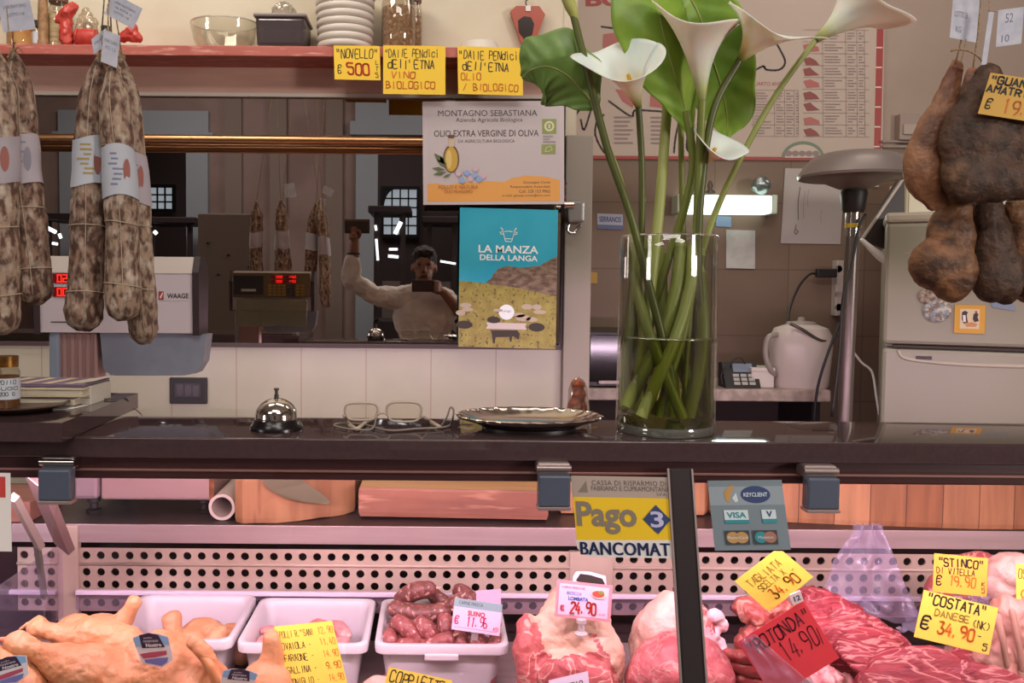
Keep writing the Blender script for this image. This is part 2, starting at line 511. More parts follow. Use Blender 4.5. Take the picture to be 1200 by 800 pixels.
class Card:
    """a flat printed or written sheet: corners TL, TR, BL; s runs right 0..1, t runs down 0..1"""
    def __init__(s, name, label, cat, TL, TR, BL, m, th=0.0006, group=None, curl=0.0, outline=None, parent=None):
        s.TL, s.TR, s.BL = Vector(TL), Vector(TR), Vector(BL)
        s.u, s.v = s.TR - s.TL, s.BL - s.TL
        s.W, s.H = s.u.length, s.v.length
        s.n = s.v.cross(s.u).normalized()
        s.layers = {}
        s.order = []
        mb = MB()
        ol = outline or [(0, 0), (1, 0), (1, 1), (0, 1)]
        mb.prism([s.at(a, b) for a, b in ol], -s.n * th)
        if parent is None:
            base = s.at(0.5, 1)
            s.o = mb.build(name, m, loc=base)
            tag(s.o, label, cat, group)
        else:
            s.o = mb.build(name, m, parent)
            if label: s.o['label'] = label
    def at(s, a, b, lift=0.0): return s.TL + s.u * a + s.v * b + s.n * lift
    def lay(s, name, m):
        k = (name, m.name)
        if k not in s.layers: s.layers[k] = (MB(), m, 0.0003 + 0.00022 * len(s.order)); s.order.append(k)
        return s.layers[k]
    def poly(s, pts, m, name='printed_patch'):
        mb, _, l = s.lay(name, m)
        mb.add([s.at(a, b, l) for a, b in pts], [tuple(range(len(pts)))])
    def rect(s, a0, b0, a1, b1, m, name='printed_patch'): s.poly([(a0, b0), (a1, b0), (a1, b1), (a0, b1)], m, name)
    def disc(s, a, b, ra, rb, m, name='printed_patch', n=24, a0=0, a1=2 * pi):
        full = abs(a1 - a0 - 2 * pi) < 1e-6
        s.poly([(a + ra * math.cos(a0 + (a1 - a0) * k / (n if full else n - 1)), b - rb * math.sin(a0 + (a1 - a0) * k / (n if full else n - 1))) for k in range(n)], m, name)
    def line(s, pts, w, m, name='printed_line'):
        mb, _, l = s.lay(name, m)
        P3 = [s.at(a, b, l) for a, b in pts]
        for a, b in zip(P3[:-1], P3[1:]):
            t = (b - a)
            if t.length < 1e-9: continue
            t.normalize(); q = t.cross(s.n) * w / 2; e = t * w * 0.3
            mb.add([a - e + q, a - e - q, b + e - q, b + e + q], [(0, 1, 2, 3)])
    def hand(s, text, a, b, wf, hf, m, sw=0.13, rot=0.0, name='handwriting'):
        """handwritten line with its lower left at (a, b), wf wide and hf high (fractions)"""
        mb, _, l = s.lay(name, m)
        U, V = s.u / s.W, s.v / s.H
        w, h = wf * s.W, hf * s.H
        ca, sa = math.cos(rot), math.sin(rot)
        for q in hand_quads(text, w, h, min(w / max(len(text), 1), h) * sw * 1.6):
            mb.add([s.at(a, b, l) + U * (x * ca - y * sa) - V * (x * sa + y * ca) for x, y in q], [(0, 1, 2, 3)])
    def print(s, text, a, b, wf, m, hf=None, bold=0.0, sp=1.0, name='lettering', rot=0.0):
        """printed line centred on (a, b), wf of the sheet wide"""
        vs, fs = font_mesh(text, bold, sp)
        if not vs: return
        x0, x1 = min(v[0] for v in vs), max(v[0] for v in vs); y0, y1 = min(v[1] for v in vs), max(v[1] for v in vs)
        k = wf * s.W / (x1 - x0); ky = hf * s.H / (y1 - y0) if hf else k
        U, V = s.u / s.W, s.v / s.H
        mb, _, l = s.lay(name, m)
        c = s.at(a, b, l); ca, sa = math.cos(rot), math.sin(rot)
        pts = [((x - (x0 + x1) / 2) * k, (y - (y0 + y1) / 2) * ky) for x, y in vs]
        mb.add([c + U * (x * ca - y * sa) - V * (x * sa + y * ca) for x, y in pts], fs)
    def done(s):
        for k in s.order:
            mb, m, _ = s.layers[k]
            if not mb.v: continue
            o = mb.build(k[0], m, s.o)
        return s.o

# shared materials
INK = mat('ink_black', '2a2420', 0.6); INKR = mat('ink_red', 'c8321e', 0.6); INKO = mat('ink_orange', 'd9762a', 0.6); INKP = mat('ink_magenta', 'd81e62', 0.6)
YEL = mat('paper_yellow', 'f5cb38', 0.6); YEL2 = mat('paper_pale_yellow', 'f6dd5a', 0.5); ORG = mat('paper_orange', 'f0b440', 0.5)
WHT = mat('paper_white', 'e6dedb', 0.6); LIL = mat('paper_lilac', 'ddd2ea', 0.5); GRYB = mat('paper_grey_blue', 'b9bcc8', 0.6)
STEEL = mat('brushed_steel', 'b4a2a2', 0.38, 0.35, c2='a69494', scale=60, stretch=(0.05, 1, 1), lo=.3, hi=.7)
CHROME = mat('chrome', 'd8d2cf', 0.1, 1.0); DARKM = mat('dark_metal', '2c2426', 0.35, 0.4); BLACKP = mat('black_plastic', '1c1718', 0.55)
ALU = mat('aluminium', 'a89694', 0.4, 0.75); TWINE = mat('twine', 'b59a78', 0.9, c2='8d7454', scale=300); WPLA = mat('white_plastic', 'e6e0dc', 0.35)
# ================================================================== SETTING
WX = P(690, 330, 2.7).x                       # right end of the mirror wall
CREAM = mat('wall_cream', 'd6cdb9', 0.8, c2='cfc2ac', scale=3, bump=0.03, bscale=60)
HALLW = mat('hall_plaster', '94807a', 0.85, c2='84716b', scale=1.5)
HALLB = mat('hall_stone_blue', '9aa4ad', 0.8)
DARKH = mat('hall_dark', '2a2220', 0.9)
FLR = mat('floor_tiles', '6d5f55', 0.5, c2='5e5049', scale=4)
struct(MB().b2((-6.2, -9.2, -0.1), (4.2, 3.7, 0.0)).build('floor', FLR))
struct(MB().b2((-6.2, -9.2, 4.6), (4.2, 3.7, 4.7)).build('ceiling', mat('ceiling_white', 'a89c90', 0.9)))
struct(MB().b2((-6.2, -9.2, 0.0), (-6.1, 3.7, 4.6)).build('wall_left', HALLW))
struct(MB().b2((4.1, -9.2, 0.0), (4.2, 3.7, 4.6)).build('wall_right', HALLW))
# the wall that carries tiles, mirror and shelf
mwall = struct(MB().b2((-6.1, 2.7, 0.0), (WX - 0.05, 2.8, 4.6)).build('wall_back', CREAM))
ztile = P(350, 407, 2.69).z
tmat = tile_mat('white_tiles', 'a39e88', '8d7c6c', 0.2052, 0.40, off=(-P(353, 440, 2.69).x + 0.2052 * 10, -(ztile - 0.8), 0), mortar=0.0016, rough=0.3)
struct(MB().b2((-6.1, 2.69, 0.0), (WX - 0.055, 2.70, ztile)).build('trim_1', tmat))
# recess behind, to the right
rmat = tile_mat('stone_tiles', '7a6454', '5f4c40', 0.30, 0.262, off=(0.1, -(1.5 - 55 * 3.4 / 1000) + 2.62, 0), c2='725c4d', mortar=0.002, rough=0.6)
struct(MB().b2((WX - 0.1, 3.4, 0.0), (4.1, 3.5, 4.6)).build('wall_rear', mat('recess_plaster', 'a8968a', 0.85, c2='9f8c80', scale=2)))
struct(MB().b2((WX - 0.05, 3.392, 0.0), (4.1, 3.4, P(900, 188, 3.39).z)).build('trim_2', rmat))
struct(MB().b2((WX - 0.05, 2.8, 0.0), (WX - 0.03, 3.4, 4.6)).build('trim_3', CREAM))
# white end post of the mirror wall
struct(MB().b2((P(661, 330, 2.66).x, 2.66, 0.0), (WX, 2.80, P(670, 158, 2.66).z), 0.004).build('trim_4', mat('post_white', '958b80', 0.6)))
struct(MB().b2((P(664, 330, 2.70).x - 0.02, 2.695, P(670, 158, 2.66).z), (WX - 0.05, 2.8, 4.6)).build('trim_5', CREAM))

# market hall behind the viewer (seen in the mirror)
def m2w(px, py, y):                            # a pixel in the mirror -> place in the hall at depth y
    q = P(px, py, 5.38 - y)
    return Vector((q.x, y, q.z))
yw = -5.0
def hall_x(px): return m2w(px, 300, yw).x
ops = [(hall_x(86), hall_x(233), 3.15), (hall_x(430), hall_x(560), 3.30)]
mb = MB(); x = -6.1
def archpts(x0, x1, zs):
    r = (x1 - x0) / 2; c = (x0 + x1) / 2
    return [(c - r * math.cos(pi * k / 16), zs + 0.35 * r * math.sin(pi * k / 16)) for k in range(17)]
for (x0, x1, zs) in ops:
    mb.b2((x, yw - 0.3, 0), (x0, yw, 4.6))
    a = archpts(x0, x1, zs)
    mb.prism([(p, yw, q) for p, q in a] + [(x1, yw, 4.6), (x0, yw, 4.6)], (0, -0.3, 0))
    x = x1
mb.b2((x, yw - 0.3, 0), (4.1, yw, 4.6))
struct(mb.build('wall_front', HALLW))
tn = 6
for i, (x0, x1, zs) in enumerate(ops):         # pale stone surrounds
    mb = MB()
    for xa in (x0, x1): mb.b2((xa - 0.13, yw - 0.02, 0), (xa + 0.13, yw + 0.06, zs))
    mb.b2((x0 - 0.2, yw - 0.02, zs - 0.0), (x1 + 0.2, yw + 0.09, zs + 0.16))
    mb.b2((x0 - 0.14, yw - 0.02, zs + 0.16), (x1 + 0.14, yw + 0.06, zs + 0.42))
    struct(mb.build('trim_%d' % tn, HALLB)); tn += 1
for px in (275, 327, 392):
    struct(MB().b2((hall_x(px) - 0.10, yw - 0.02, 0), (hall_x(px) + 0.10, yw + 0.05, 4.6)).build('trim_%d' % tn, mat('pilaster', '867970', 0.85))); tn += 1
struct(MB().b2((-6.1, -9.2, 0), (4.1, -9.1, 4.6)).build('wall_end', mat('end_wall', '6d5c58', 0.9)))
SKYW = mat('window_daylight', '90a0aa', 0.5, emit='c9dbe6', estr=0.75)
def hall_window(n, px0, py0, px1, py1, y, nx, ny, arch):
    a, b = m2w(px0, py0, y), m2w(px1, py1, y)
    fr = MB()
    mdark = mat('window_frame', '2c2726', 0.7)
    w = b.x - a.x; h = a.z - b.z
    fr.b2((a.x - 0.05, y - 0.02, b.z - 0.05), (a.x, y + 0.06, a.z + 0.05)); fr.b2((b.x, y - 0.02, b.z - 0.05), (b.x + 0.05, y + 0.06, a.z + 0.05))
    fr.b2((a.x, y - 0.02, a.z), (b.x, y + 0.06, a.z + 0.05)); fr.b2((a.x, y - 0.02, b.z - 0.05), (b.x, y + 0.06, b.z))
    for i in range(1, nx): fr.b2((a.x + w * i / nx - 0.012, y, b.z), (a.x + w * i / nx + 0.012, y + 0.03, a.z))
    for j in range(1, ny): fr.b2((a.x, y, b.z + h * j / ny - 0.012), (b.x, y + 0.03, b.z + h * j / ny + 0.012))
    if arch:
        fr.prism([(a.x, y + 0.05, a.z), (a.x, y + 0.05, a.z - h * 0.45)] + [(a.x + w * 0.35 * (1 - math.cos(t * pi / 16)), y + 0.05, a.z - h * 0.45 * (1 - math.sin(t * pi / 16))) for t in range(9)], (0, -0.03, 0))
    f = fr.build('window_%d' % n, mdark); struct(f)
    MB().b2((a.x, y - 0.012, b.z), (b.x, y - 0.004, a.z)).build('pane', SKYW, f)
hall_window(1, 450, 222, 488, 275, -9.05, 4, 5, True)
hall_window(2, 176, 220, 203, 245, -9.05, 3, 3, False)

def stall(px0, px1, pytop, y, label, lamps):
    a, b = m2w(px0, pytop, y), m2w(px1, pytop, y)
    t = thing('market_stall', (( a.x + b.x) / 2, y, 0), label, 'market stall')
    MB().b2((a.x, y - 0.5, 0), (b.x, y, 1.15), 0.02).build('counter', mat('stall_dark', '2b2326', 0.5), t)
    MB().b2((a.x - 0.05, y - 0.55, a.z), (b.x + 0.05, y + 0.1, a.z + 0.07), 0.01).build('canopy', mat('stall_dark', '2b2326', 0.5), t)
    for xx in (a.x + 0.03, b.x - 0.03):
        MB().b2((xx - 0.025, y - 0.03, 1.15), (xx + 0.025, y + 0.02, a.z)).build('post', mat('stall_dark', '2b2326', 0.5), t)
    MB().b2((a.x + 0.06, y - 0.48, 1.15), (b.x - 0.06, y - 0.46, 1.55)).build('back_panel', mat('stall_panel', '6f6663', 0.6), t)
    for (lx0, ly0, lx1, ly1, w) in lamps:
        MB().tube([m2w(lx0, ly0, y + 0.04), m2w(lx1, ly1, y + 0.04)], w * .6, 8).build('lamp_tube', mat('stall_tube_and_fill', 'ffffff', 0.4, emit='e8f6ff', estr=3.5), t)
    return t
stall(54, 96, 258, -4.0, 'dark market stall under a canopy with small lamps, mirrored beside hanging salami', [(56, 267, 66, 272, 0.035), (70, 274, 72, 279, 0.03), (62, 285, 68, 286, 0.025)])
stall(176, 226, 262, -4.2, 'dark market stall mirrored beneath the small square window', [(181, 271, 184, 274, 0.035)])
stall(438, 476, 250, -3.4, 'dark market stall with bright slanted lamp, mirrored beside the photographer', [(463, 274, 470, 260, 0.035), (456, 292, 466, 292, 0.02), (455, 300, 467, 301, 0.025), (441, 280, 443, 305, 0.02), (440, 264, 441, 270, 0.02)])
stall(500, 536, 262, -3.6, 'dark market stall with small lights, mirrored right behind the photographer', [(502, 296, 502, 305, 0.02), (516, 306, 534, 309, 0.018)])
t = thing('notice_board', m2w(266, 390, -2.6), 'large plain brown board standing in the hall, mirrored between scale and hanging salami', 'board')
a, b = m2w(232, 250, -2.6), m2w(302, 392, -2.6)
mb = MB().b2((a.x, -2.66, 0.0), (b.x, -2.6, a.z), 0.01); mb.build('board_panel', mat('board_brown', '6b5d54', 0.7), t)
for k in range(5):
    q = m2w(244 + 12 * k, 285 + (k * 37) % 60, -2.595)
    MB().tube([q, q + Vector((0, 0.012, 0))], 0.012, 8).build('pin', DARKM, t)
# ================================================================== MIRROR, SHELF
zm0, zm1 = P(350, 404, 2.68).z, P(350, 113, 2.68).z
xm1 = P(659, 330, 2.68).x
t = thing('wall_mirror', (-1.2, 2.69, zm0), 'wide dark wall mirror between red shelf and white tiles, reflecting the market hall', 'mirror')
MB().b2((-3.2, 2.684, zm0), (xm1, 2.69, zm1)).build('mirror_glass', mirror_mat(), t)
MB().b2((-3.2, 2.672, zm0 - 0.008), (xm1, 2.69, zm0 + 0.004), 0.001).build('bottom_strip', mat('strip_dark', '3b2a26', 0.5), t)
MB().b2((-3.2, 2.668, zm1 - 0.004), (xm1, 2.69, zm1 + 0.008), 0.001).build('upper_strip', mat('strip_white', 'c9bcb0', 0.5), t)
MB().b2((xm1 - 0.006, 2.672, zm0), (xm1 + 0.002, 2.69, zm1), 0.001).build('side_strip', mat('strip_dark', '3b2a26', 0.5), t)
# shelf
SH0, SHZ = 2.54, P(350, 66, 2.54).z
SHT = SHZ + 0.030
sx1 = P(656, 60, 2.54).x
t = thing('wall_shelf', (-0.8, 2.69, SHZ), 'long red painted wooden shelf above the mirror, holding jars and white bowls', 'shelf')
RED = mat('shelf_red', 'bb675c', 0.45, c2='ae584e', scale=30, stretch=(0.15, 1, 1), c3='d69a8c', s3=90, lo3=.56, hi3=.72)
MB().b2((-3.2, SH0, SHZ), (sx1, 2.70, SHT), 0.002).build('shelf_board', RED, t)
MB().b2((-3.2, 2.672, zm1 + 0.008), (sx1, 2.70, SHZ), 0.001).build('back_board', wood_mat('shelf_back_wood', 'd6ac9c', 'c29684', 'x', 5, 0.5), t)
# rail in front of the mirror
t = thing('hanging_rail', (-1.2, 2.60, P(300, 163, 2.6).z), 'long brass rail fixed horizontally across the mirror', 'rail')
zr = P(300, 164, 2.6).z
MB().tube([(-3.1, 2.6, zr), (P(500, 164, 2.6).x + 0.36, 2.6, zr)], 0.0145, 16).build('rod', mat('brass', 'b98c62', 0.28, 1.0), t, smooth=True, angle=40)
for xx in (-2.6, -1.35, 0.2):
    MB().tube([(xx, 2.6, zr), (xx, 2.69, zr)], 0.008, 8).build('bracket', mat('brass', 'b98c62', 0.28, 1.0), t)
# outlet in the tiles
t = thing('wall_socket', P(221, 472, 2.69), 'black rectangular socket plate on the white tiles', 'socket')
a, b = P(199, 442, 2.685), P(243, 473, 2.685)
MB().b2((a.x, 2.678, b.z), (b.x, 2.69, a.z), 0.003).build('plate', BLACKP, t)
MB().b2((a.x + 0.018, 2.674, b.z + 0.02), (b.x - 0.018, 2.679, a.z - 0.018), 0.001).build('insert', mat('socket_grey', '3b3436', 0.6), t)
for k in range(3): MB().b2((a.x + 0.024 + k * 0.026, 2.672, b.z + 0.024), (a.x + 0.044 + k * 0.026, 2.675, a.z - 0.022), 0.001).build('rocker', mat('socket_rocker', '2c2629', 0.3), t)
# padlock fitting on the post
t = thing('padlock_hasp', P(672, 268, 2.65), 'grey metal padlock box screwed to the white wall post', 'lock')
a, b = P(664, 236, 2.64), P(682, 262, 2.64)
MB().b2((a.x, 2.60, b.z), (b.x, 2.658, a.z), 0.008).build('lock_body', mat('lock_steel', '8d8886', 0.35, 0.7), t)
MB().tube([P(661, 240, 2.6), P(672, 240, 2.6)], 0.012, 12).build('lock_cylinder', CHROME, t, smooth=True, angle=40)
MB().tube(cr([P(668, 262, 2.62), P(666, 270, 2.615), P(672, 273, 2.61), P(680, 264, 2.62)], 5), 0.005, 8).build('shackle', CHROME, t, smooth=True)
MB().tube(cr([P(664, 214, 2.62), P(660, 224, 2.62), P(663, 235, 2.62)], 4), 0.003, 6).build('latch', mat('lock_rust', '7d4a3a', 0.5), t)

# ---- notes on the shelf edge
def note(TL, TR, BL, label, lines):
    c = Card('price_note', label, 'note', P(*TL, 2.533), P(*TR, 2.533), P(*BL, 2.530), YEL, group='yellow notes on the shelf edge')
    for l in lines: c.hand(*l)
    c.done()
note((391, 53), (445, 54), (392, 93), 'small yellow note reading novello, leftmost on the red shelf edge',
     [('"NOVELLO"', .06, .36, .88, .26, INK), ('€', .08, .82, .1, .24, INK), ('500', .3, .84, .46, .32, INKR, .16), ('L', .9, .55, .07, .12, INK), ('T', .9, .72, .07, .12, INK), ('5', .9, .92, .07, .14, INK)])
note((449, 53), (522, 54), (449, 110), 'yellow note offering organic wine, middle of the three on the shelf edge',
     [('"DAllE PENdici', .03, .24, .86, .16, INK), ("dEll'ETNA", .08, .47, .74, .17, INK), ('VINO', .13, .67, .38, .13, INKO), ('BIOLOGICO', .05, .88, .78, .14, INKO)])
note((536, 54), (612, 56), (537, 110), 'yellow note offering organic oil, rightmost of the three on the shelf edge',
     [('"DAllE PENdici', .03, .26, .9, .17, INK), ("dEll'ETNA", .08, .50, .7, .17, INK), ('OLIO', .05, .70, .3, .14, INKO), ('/ BIOLOGICO', .08, .92, .84, .14, INKO)])

# ---- olive oil poster
c = Card('oil_poster', 'white and orange olive oil advertisement hung on the mirror above the blue poster', 'poster', P(495, 119, 2.575), P(661, 118, 2.575), P(496, 240, 2.575), mat('poster_mauve', 'c9bcc0', 0.35), 0.004)
OR = mat('poster_orange', 'e3a255', 0.5); GRN = mat('poster_green', '8f9a5c', 0.6); TXT = mat('poster_text', '4a3d42', 0.6); OLV = mat('olive_leaf', '5f6b45', 0.6)
c.rect(.03, .04, .97, .97, mat('poster_panel', 'c4b9bc', 0.4), 'panel_print')
pts = [(.03, .80), (.10, .79), (.16, .81), (.22, .80), (.3, .78), (.38, .79), (.45, .77), (.52, .78), (.58, .78), (.63, .745), (.68, .735), (.72, .72), (.78, .725), (.85, .73), (.92, .75), (.97, .77)]
c.poly([(.03, .97)] + pts + [(.97, .97)], OR, 'orange_print')
c.print('MONTAGNO SEBASTIANA', .46, .115, .70, TXT, hf=.058, name='lettering')
c.print('Azienda Agricola Biologica', .47, .185, .47, TXT, hf=.05)
c.print('OLIO EXTRA VERGINE DI OLIVA', .45, .31, .74, TXT, hf=.062, bold=.006)
c.print('DA AGRICOLTURA BIOLOGICA', .45, .385, .40, TXT, hf=.03)
for k, (l, w) in enumerate((('Giuseppe Conti', .19), ('Responsabile Aziendale', .28), ('Cell. 328 153 9965', .22), ('e-mail: giusep.conti@live.com', .34))):
    c.print(l, .90 - w / 2, .79 + .042 * k, w, TXT, hf=.03)
c.rect(.845, .175, .945, .32, GRN, 'seal_print'); c.rect(.84, .42, .94, .515, GRN, 'seal_print')
PALE = mat('print_pale', 'd8d4b8', 0.6)
c.disc(.895, .245, .035, .05, PALE, 'ring_print'); c.disc(.895, .245, .022, .032, GRN, 'dot_print'); c.rect(.889, .225, .901, .265, PALE, 'bar_print')
c.line([(.865, .49), (.875, .45), (.905, .44), (.915, .47), (.89, .49), (.865, .49)], .0018, PALE, 'outline_print')
for k, w in enumerate((.07, .05, .09)): c.rect(.85, .335 + .027 * k, .85 + w, .348 + .027 * k, mat('print_grey', '9c9296', .6), 'small_print')
c.disc(.2, .555, .056, .135, mat('oil_outline', '6a4a35', .5), 'bottle_print'); c.disc(.2, .56, .047, .12, mat('oil_gold', 'c9a24a', .4), 'oil_print'); c.disc(.185, .56, .02, .09, mat('oil_light', 'dcc074', .4), 'oil_light_print')
c.rect(.182, .36, .222, .44, mat('oil_neck', 'c9b49a', .5), 'neck_print'); c.rect(.18, .325, .222, .355, mat('oil_outline', '6a4a35', .5), 'stopper_print')
for (x0, y0, x1, y1) in ((.17, .62, .08, .50), (.17, .64, .10, .56), (.16, .66, .06, .645), (.17, .68, .07, .71), (.2, .70, .14, .74), (.22, .69, .28, .72), (.15, .6, .12, .53)):
    dx, dy = x1 - x0, y1 - y0
    c.poly([(x0, y0), (x0 + dx * .5 - dy * .18, y0 + dy * .5 + dx * .18), (x1, y1), (x0 + dx * .5 + dy * .18, y0 + dy * .5 - dx * .18)], OLV, 'leaf_print')
BL_ = mat('print_blue', '8fa9d8', .5)
for k in range(9): c.disc(.25 + .02 * k + .006 * (k % 3), .70 + .05 * math.sin(k * 1.9) + .02 * (k % 2), .022, .03, BL_ if k % 2 else mat('print_pink', 'cdb0bf', .5), 'flower_print', n=7)
c.print('POLLO E NATURA', .25, .83, .28, mat('print_rust', 'a4653e', .6), hf=.035); c.print('OLIO PRIMISSIMO', .25, .875, .2, mat('print_rust', 'a4653e', .6), hf=.03)
c.done()
# ---- cattle poster
c = Card('cattle_poster', 'teal and green poster of cattle grazing below a mountain, hung on the mirror', 'poster', P(539, 243, 2.575), P(654, 246, 2.575), P(537, 406, 2.575), mat('poster_sky', '1a9cba', 0.6, c2='2ca6c2', scale=6), 0.004)
c.poly([(0, .53), (.03, .525), (.12, .53), (.3, .54), (.5, .53), (.7, .55), (1, .57), (1, 1), (0, 1)], mat('poster_field', '8a7b35', .5, c2='a09445', scale=45, lo=.35, hi=.65, c3='5f5228', s3=90), 'field_print')
c.poly([(.27, .535), (.33, .50), (.36, .46), (.41, .425), (.5, .41), (.62, .42), (.74, .41), (.83, .40), (.88, .375), (.95, .35), (1, .33), (1, .62), (.85, .60), (.6, .565), (.4, .55)], mat('poster_rock', '5d4638', .6, c2='8a7361', scale=40, lo=.4, hi=.62, stretch=(1, 1, 2)), 'rock_print')
PW = mat('print_white', 'e6eef0', .5)
c.print('LA MANZA', .5, .29, .61, PW, hf=.055, bold=.02); c.print('DELLA LANGA', .505, .352, .59, PW, hf=.042, bold=.02)
for pts in ([(.42, .135), (.44, .16), (.46, .165), (.5, .16), (.54, .165), (.56, .16), (.58, .135)], [(.44, .16), (.455, .20), (.47, .235), (.53, .235), (.545, .20), (.56, .16)], [(.47, .215), (.53, .215)],
            [(.44, .165), (.41, .17), (.425, .185), (.447, .18)], [(.56, .165), (.59, .17), (.575, .185), (.553, .18)], [(.45, .165), (.43, .14)], [(.55, .165), (.57, .14)]):
    c.line(pts, .0022, PW, 'cow_head_print')
c.disc(.49, .742, .08, .055, PW, 'badge_print'); c.print('Langa', .49, .735, .09, mat('print_lilac', '7a7490', .5), hf=.022)
c.poly([(.28, .82), (.70, .82), (.68, .84), (.70, .865), (.28, .865), (.30, .84)], mat('banner_print', 'c9bdb8', .5), 'banner_print'); c.print('ALLEVATA E MACELLATA IN PIEMONTE', .49, .843, .34, mat('print_lilac', '7a7490', .5), hf=.014)
DC = mat('print_dark_cow', '332a22', .6); PC = mat('print_pale_cow', 'b3a48f', .6)
for (x, y, rx, ry, mm) in ((.06, .84, .085, .03, DC), (.80, .845, .085, .032, DC), (.36, .80, .07, .025, DC), (.07, .70, .06, .018, PC), (.09, .73, .06, .015, PC), (.02, .755, .05, .02, PC), (.7, .70, .06, .02, PC), (.80, .70, .05, .02, PC), (.66, .78, .08, .025, PC), (.62, .76, .06, .018, PC), (.75, .79, .06, .018, PC), (.83, .735, .07, .015, PC), (.4, .73, .05, .012, PC)):
    c.disc(x, y, rx, ry, mm, 'cow_print' if mm is DC else 'calf_print', n=12)
c.poly([(.34, .875), (.60, .87), (.63, .895), (.62, .94), (.58, .92), (.55, .915), (.545, .955), (.53, .955), (.525, .92), (.38, .925), (.375, .97), (.355, .97), (.345, .92)], DC, 'cow_print')
c.done()
# ================================================================== DISPLAY CASE
ZT = 1.252                                    # counter top
YF, YB = 1.37, 1.592
WT = P(300, 617, 2.0).z                                     # staff worktop
xl, xr = -2.2, 2.6
case = thing('display_case', (0.2, 1.6, 0.0), 'long refrigerated butcher display case with glass front and perforated steel back', 'display case')
MB().b2((xl, 1.16, 0.0), (xr, 2.04, 0.60), 0.01).build('base_cabinet', mat('case_base', '7b6a68', 0.5), case)
MB().b2((xl, 1.20, 0.60), (xr, 2.0, 0.655), 0.002).build('deck', STEEL, case)
MB().b2((xl, 1.25, 0.655), (xr, 1.69, 0.69), 0.004).build('display_step', STEEL, case)
MB().b2((xl, 1.17, 0.55), (xr, 1.205, 0.70), 0.004).build('front_rail', ALU, case)
# worktop of the case, staff side
MB().b2((xl, 2.0, P(300, 637, 2.0).z), (xr, 2.003, WT + 0.003), 0.001).build('worktop_edge', STEEL, case)
MB().b2((xl, 2.003, WT - 0.04), (xr, 2.42, WT), 0.001).build('worktop', mat('worktop_steel', '3d3031', 0.4, 0.3), case)
MB().b2((xl, 2.06, 0.60), (xr, 2.40, WT - 0.04)).build('back_cabinet', mat('case_dark', '3a2a2c', 0.7), case)
# perforated back panels (real holes)
PSTEEL = mat('panel_steel', 'bfae9f', 0.38, 0.12, c2='b09d8f', scale=6, lo=.35, hi=.65)
YP = 2.005
zt_, zb_ = P(300, 643, YP).z, P(300, 717, YP).z
rows = [P(300, yy, YP).z for yy in (652, 671.5, 686, 707.5)]
zsplit = [zt_] + [(rows[i] + rows[i + 1]) / 2 for i in range(3)] + [zb_]
HP, HR = 0.0341, 0.0097
def perforated(x0, x1, xh0):
    mb = MB()
    n = max(1, int(round((x1 - x0) / HP)))
    p = (x1 - x0) / n
    K = 16
    for i in range(n):
        for r in range(4):
            cx, cz = x0 + (i + .5) * p, rows[r]
            lo, hi = (cx - p / 2, zsplit[r + 1]), (cx + p / 2, zsplit[r])
            vin, vmid, vout = [], [], []
            for k in range(K):
                a = 2 * pi * k / K
                ca, sa = math.cos(a), math.sin(a)
                vin.append((cx + HR * ca, YP, cz + HR * sa))
                vmid.append((cx + HR * ca, YP + 0.004, cz + HR * sa))
                if k % 4 == 2:
                    vout.append((hi[0] if ca > 0 else lo[0], YP, hi[1] if sa > 0 else lo[1]))
                else:
                    tx = 9 if abs(ca) < 1e-6 else ((hi[0] - cx) / ca if ca > 0 else (lo[0] - cx) / ca)
                    tz = 9 if abs(sa) < 1e-6 else ((hi[1] - cz) / sa if sa > 0 else (lo[1] - cz) / sa)
                    t = min(tx, tz)
                    vout.append((cx + t * ca, YP, cz + t * sa))
            o = len(mb.v)
            fs = []
            for k in range(K):
                l = (k + 1) % K
                fs.append((K + k, K + l, l, k)); fs.append((k, l, 2 * K + l, 2 * K + k))
            mb.add(vin + vout + vmid, fs)
    return mb
X93, X665, X694, X717 = P(93, 690, YP).x, P(667, 690, YP).x, P(693, 690, YP).x, P(717, 690, YP).x
for (x0, x1, lab) in ((X93, X665, None), (X717, 2.55, None), (-0.99 - 0.0, P(68, 690, YP).x, None)):
    o = perforated(x0, x1, 0).build('perforated_panel', PSTEEL, case)
    zl = P(300, 661.5, YP).z
    MB().tube([(x0, YP - 0.002, zl), (x1, YP - 0.002, zl)], 0.004, 8).build('lip', PSTEEL, o, smooth=True)
MB().b2((X665, YP - 0.006, zb_), (X717, YP + 0.01, zt_), 0.001).build('upright', PSTEEL, case)
MB().b2((P(70, 690, YP).x, YP - 0.012, 0.66), (P(94, 690, YP).x, YP + 0.01, WT + 0.0), 0.002).build('upright', PSTEEL, case)
MB().b2((xl, YP + 0.05, 0.655), (xr, YP + 0.054, WT - 0.05)).build('duct_back', mat('duct_dark', '2b1519', 0.8), case)
ACR = clear('acrylic', 'f4eef6', 0.05, 0.4, 0.08, 0.05, 'e6dcf0')
zr1, zr2 = P(300, 693, 1.985).z, P(300, 698, 1.985).z
MB().b2((X93, 1.98, zr2), (2.55, 1.992, zr1), 0.002).build('ticket_rail', mat('rail_lilac', 'e0d4e6', 0.25), case)
MB().b2((X93, 1.985, P(300, 716, 1.985).z), (2.55, 1.987, zr2), 0).build('rail_skirt', ACR, case)
MB().b2((-1.0, 1.98, zr2), (P(66, 690, 1.985).x, 1.992, zr1), 0.002).build('ticket_rail', mat('rail_lilac', 'e0d4e6', 0.25), case)
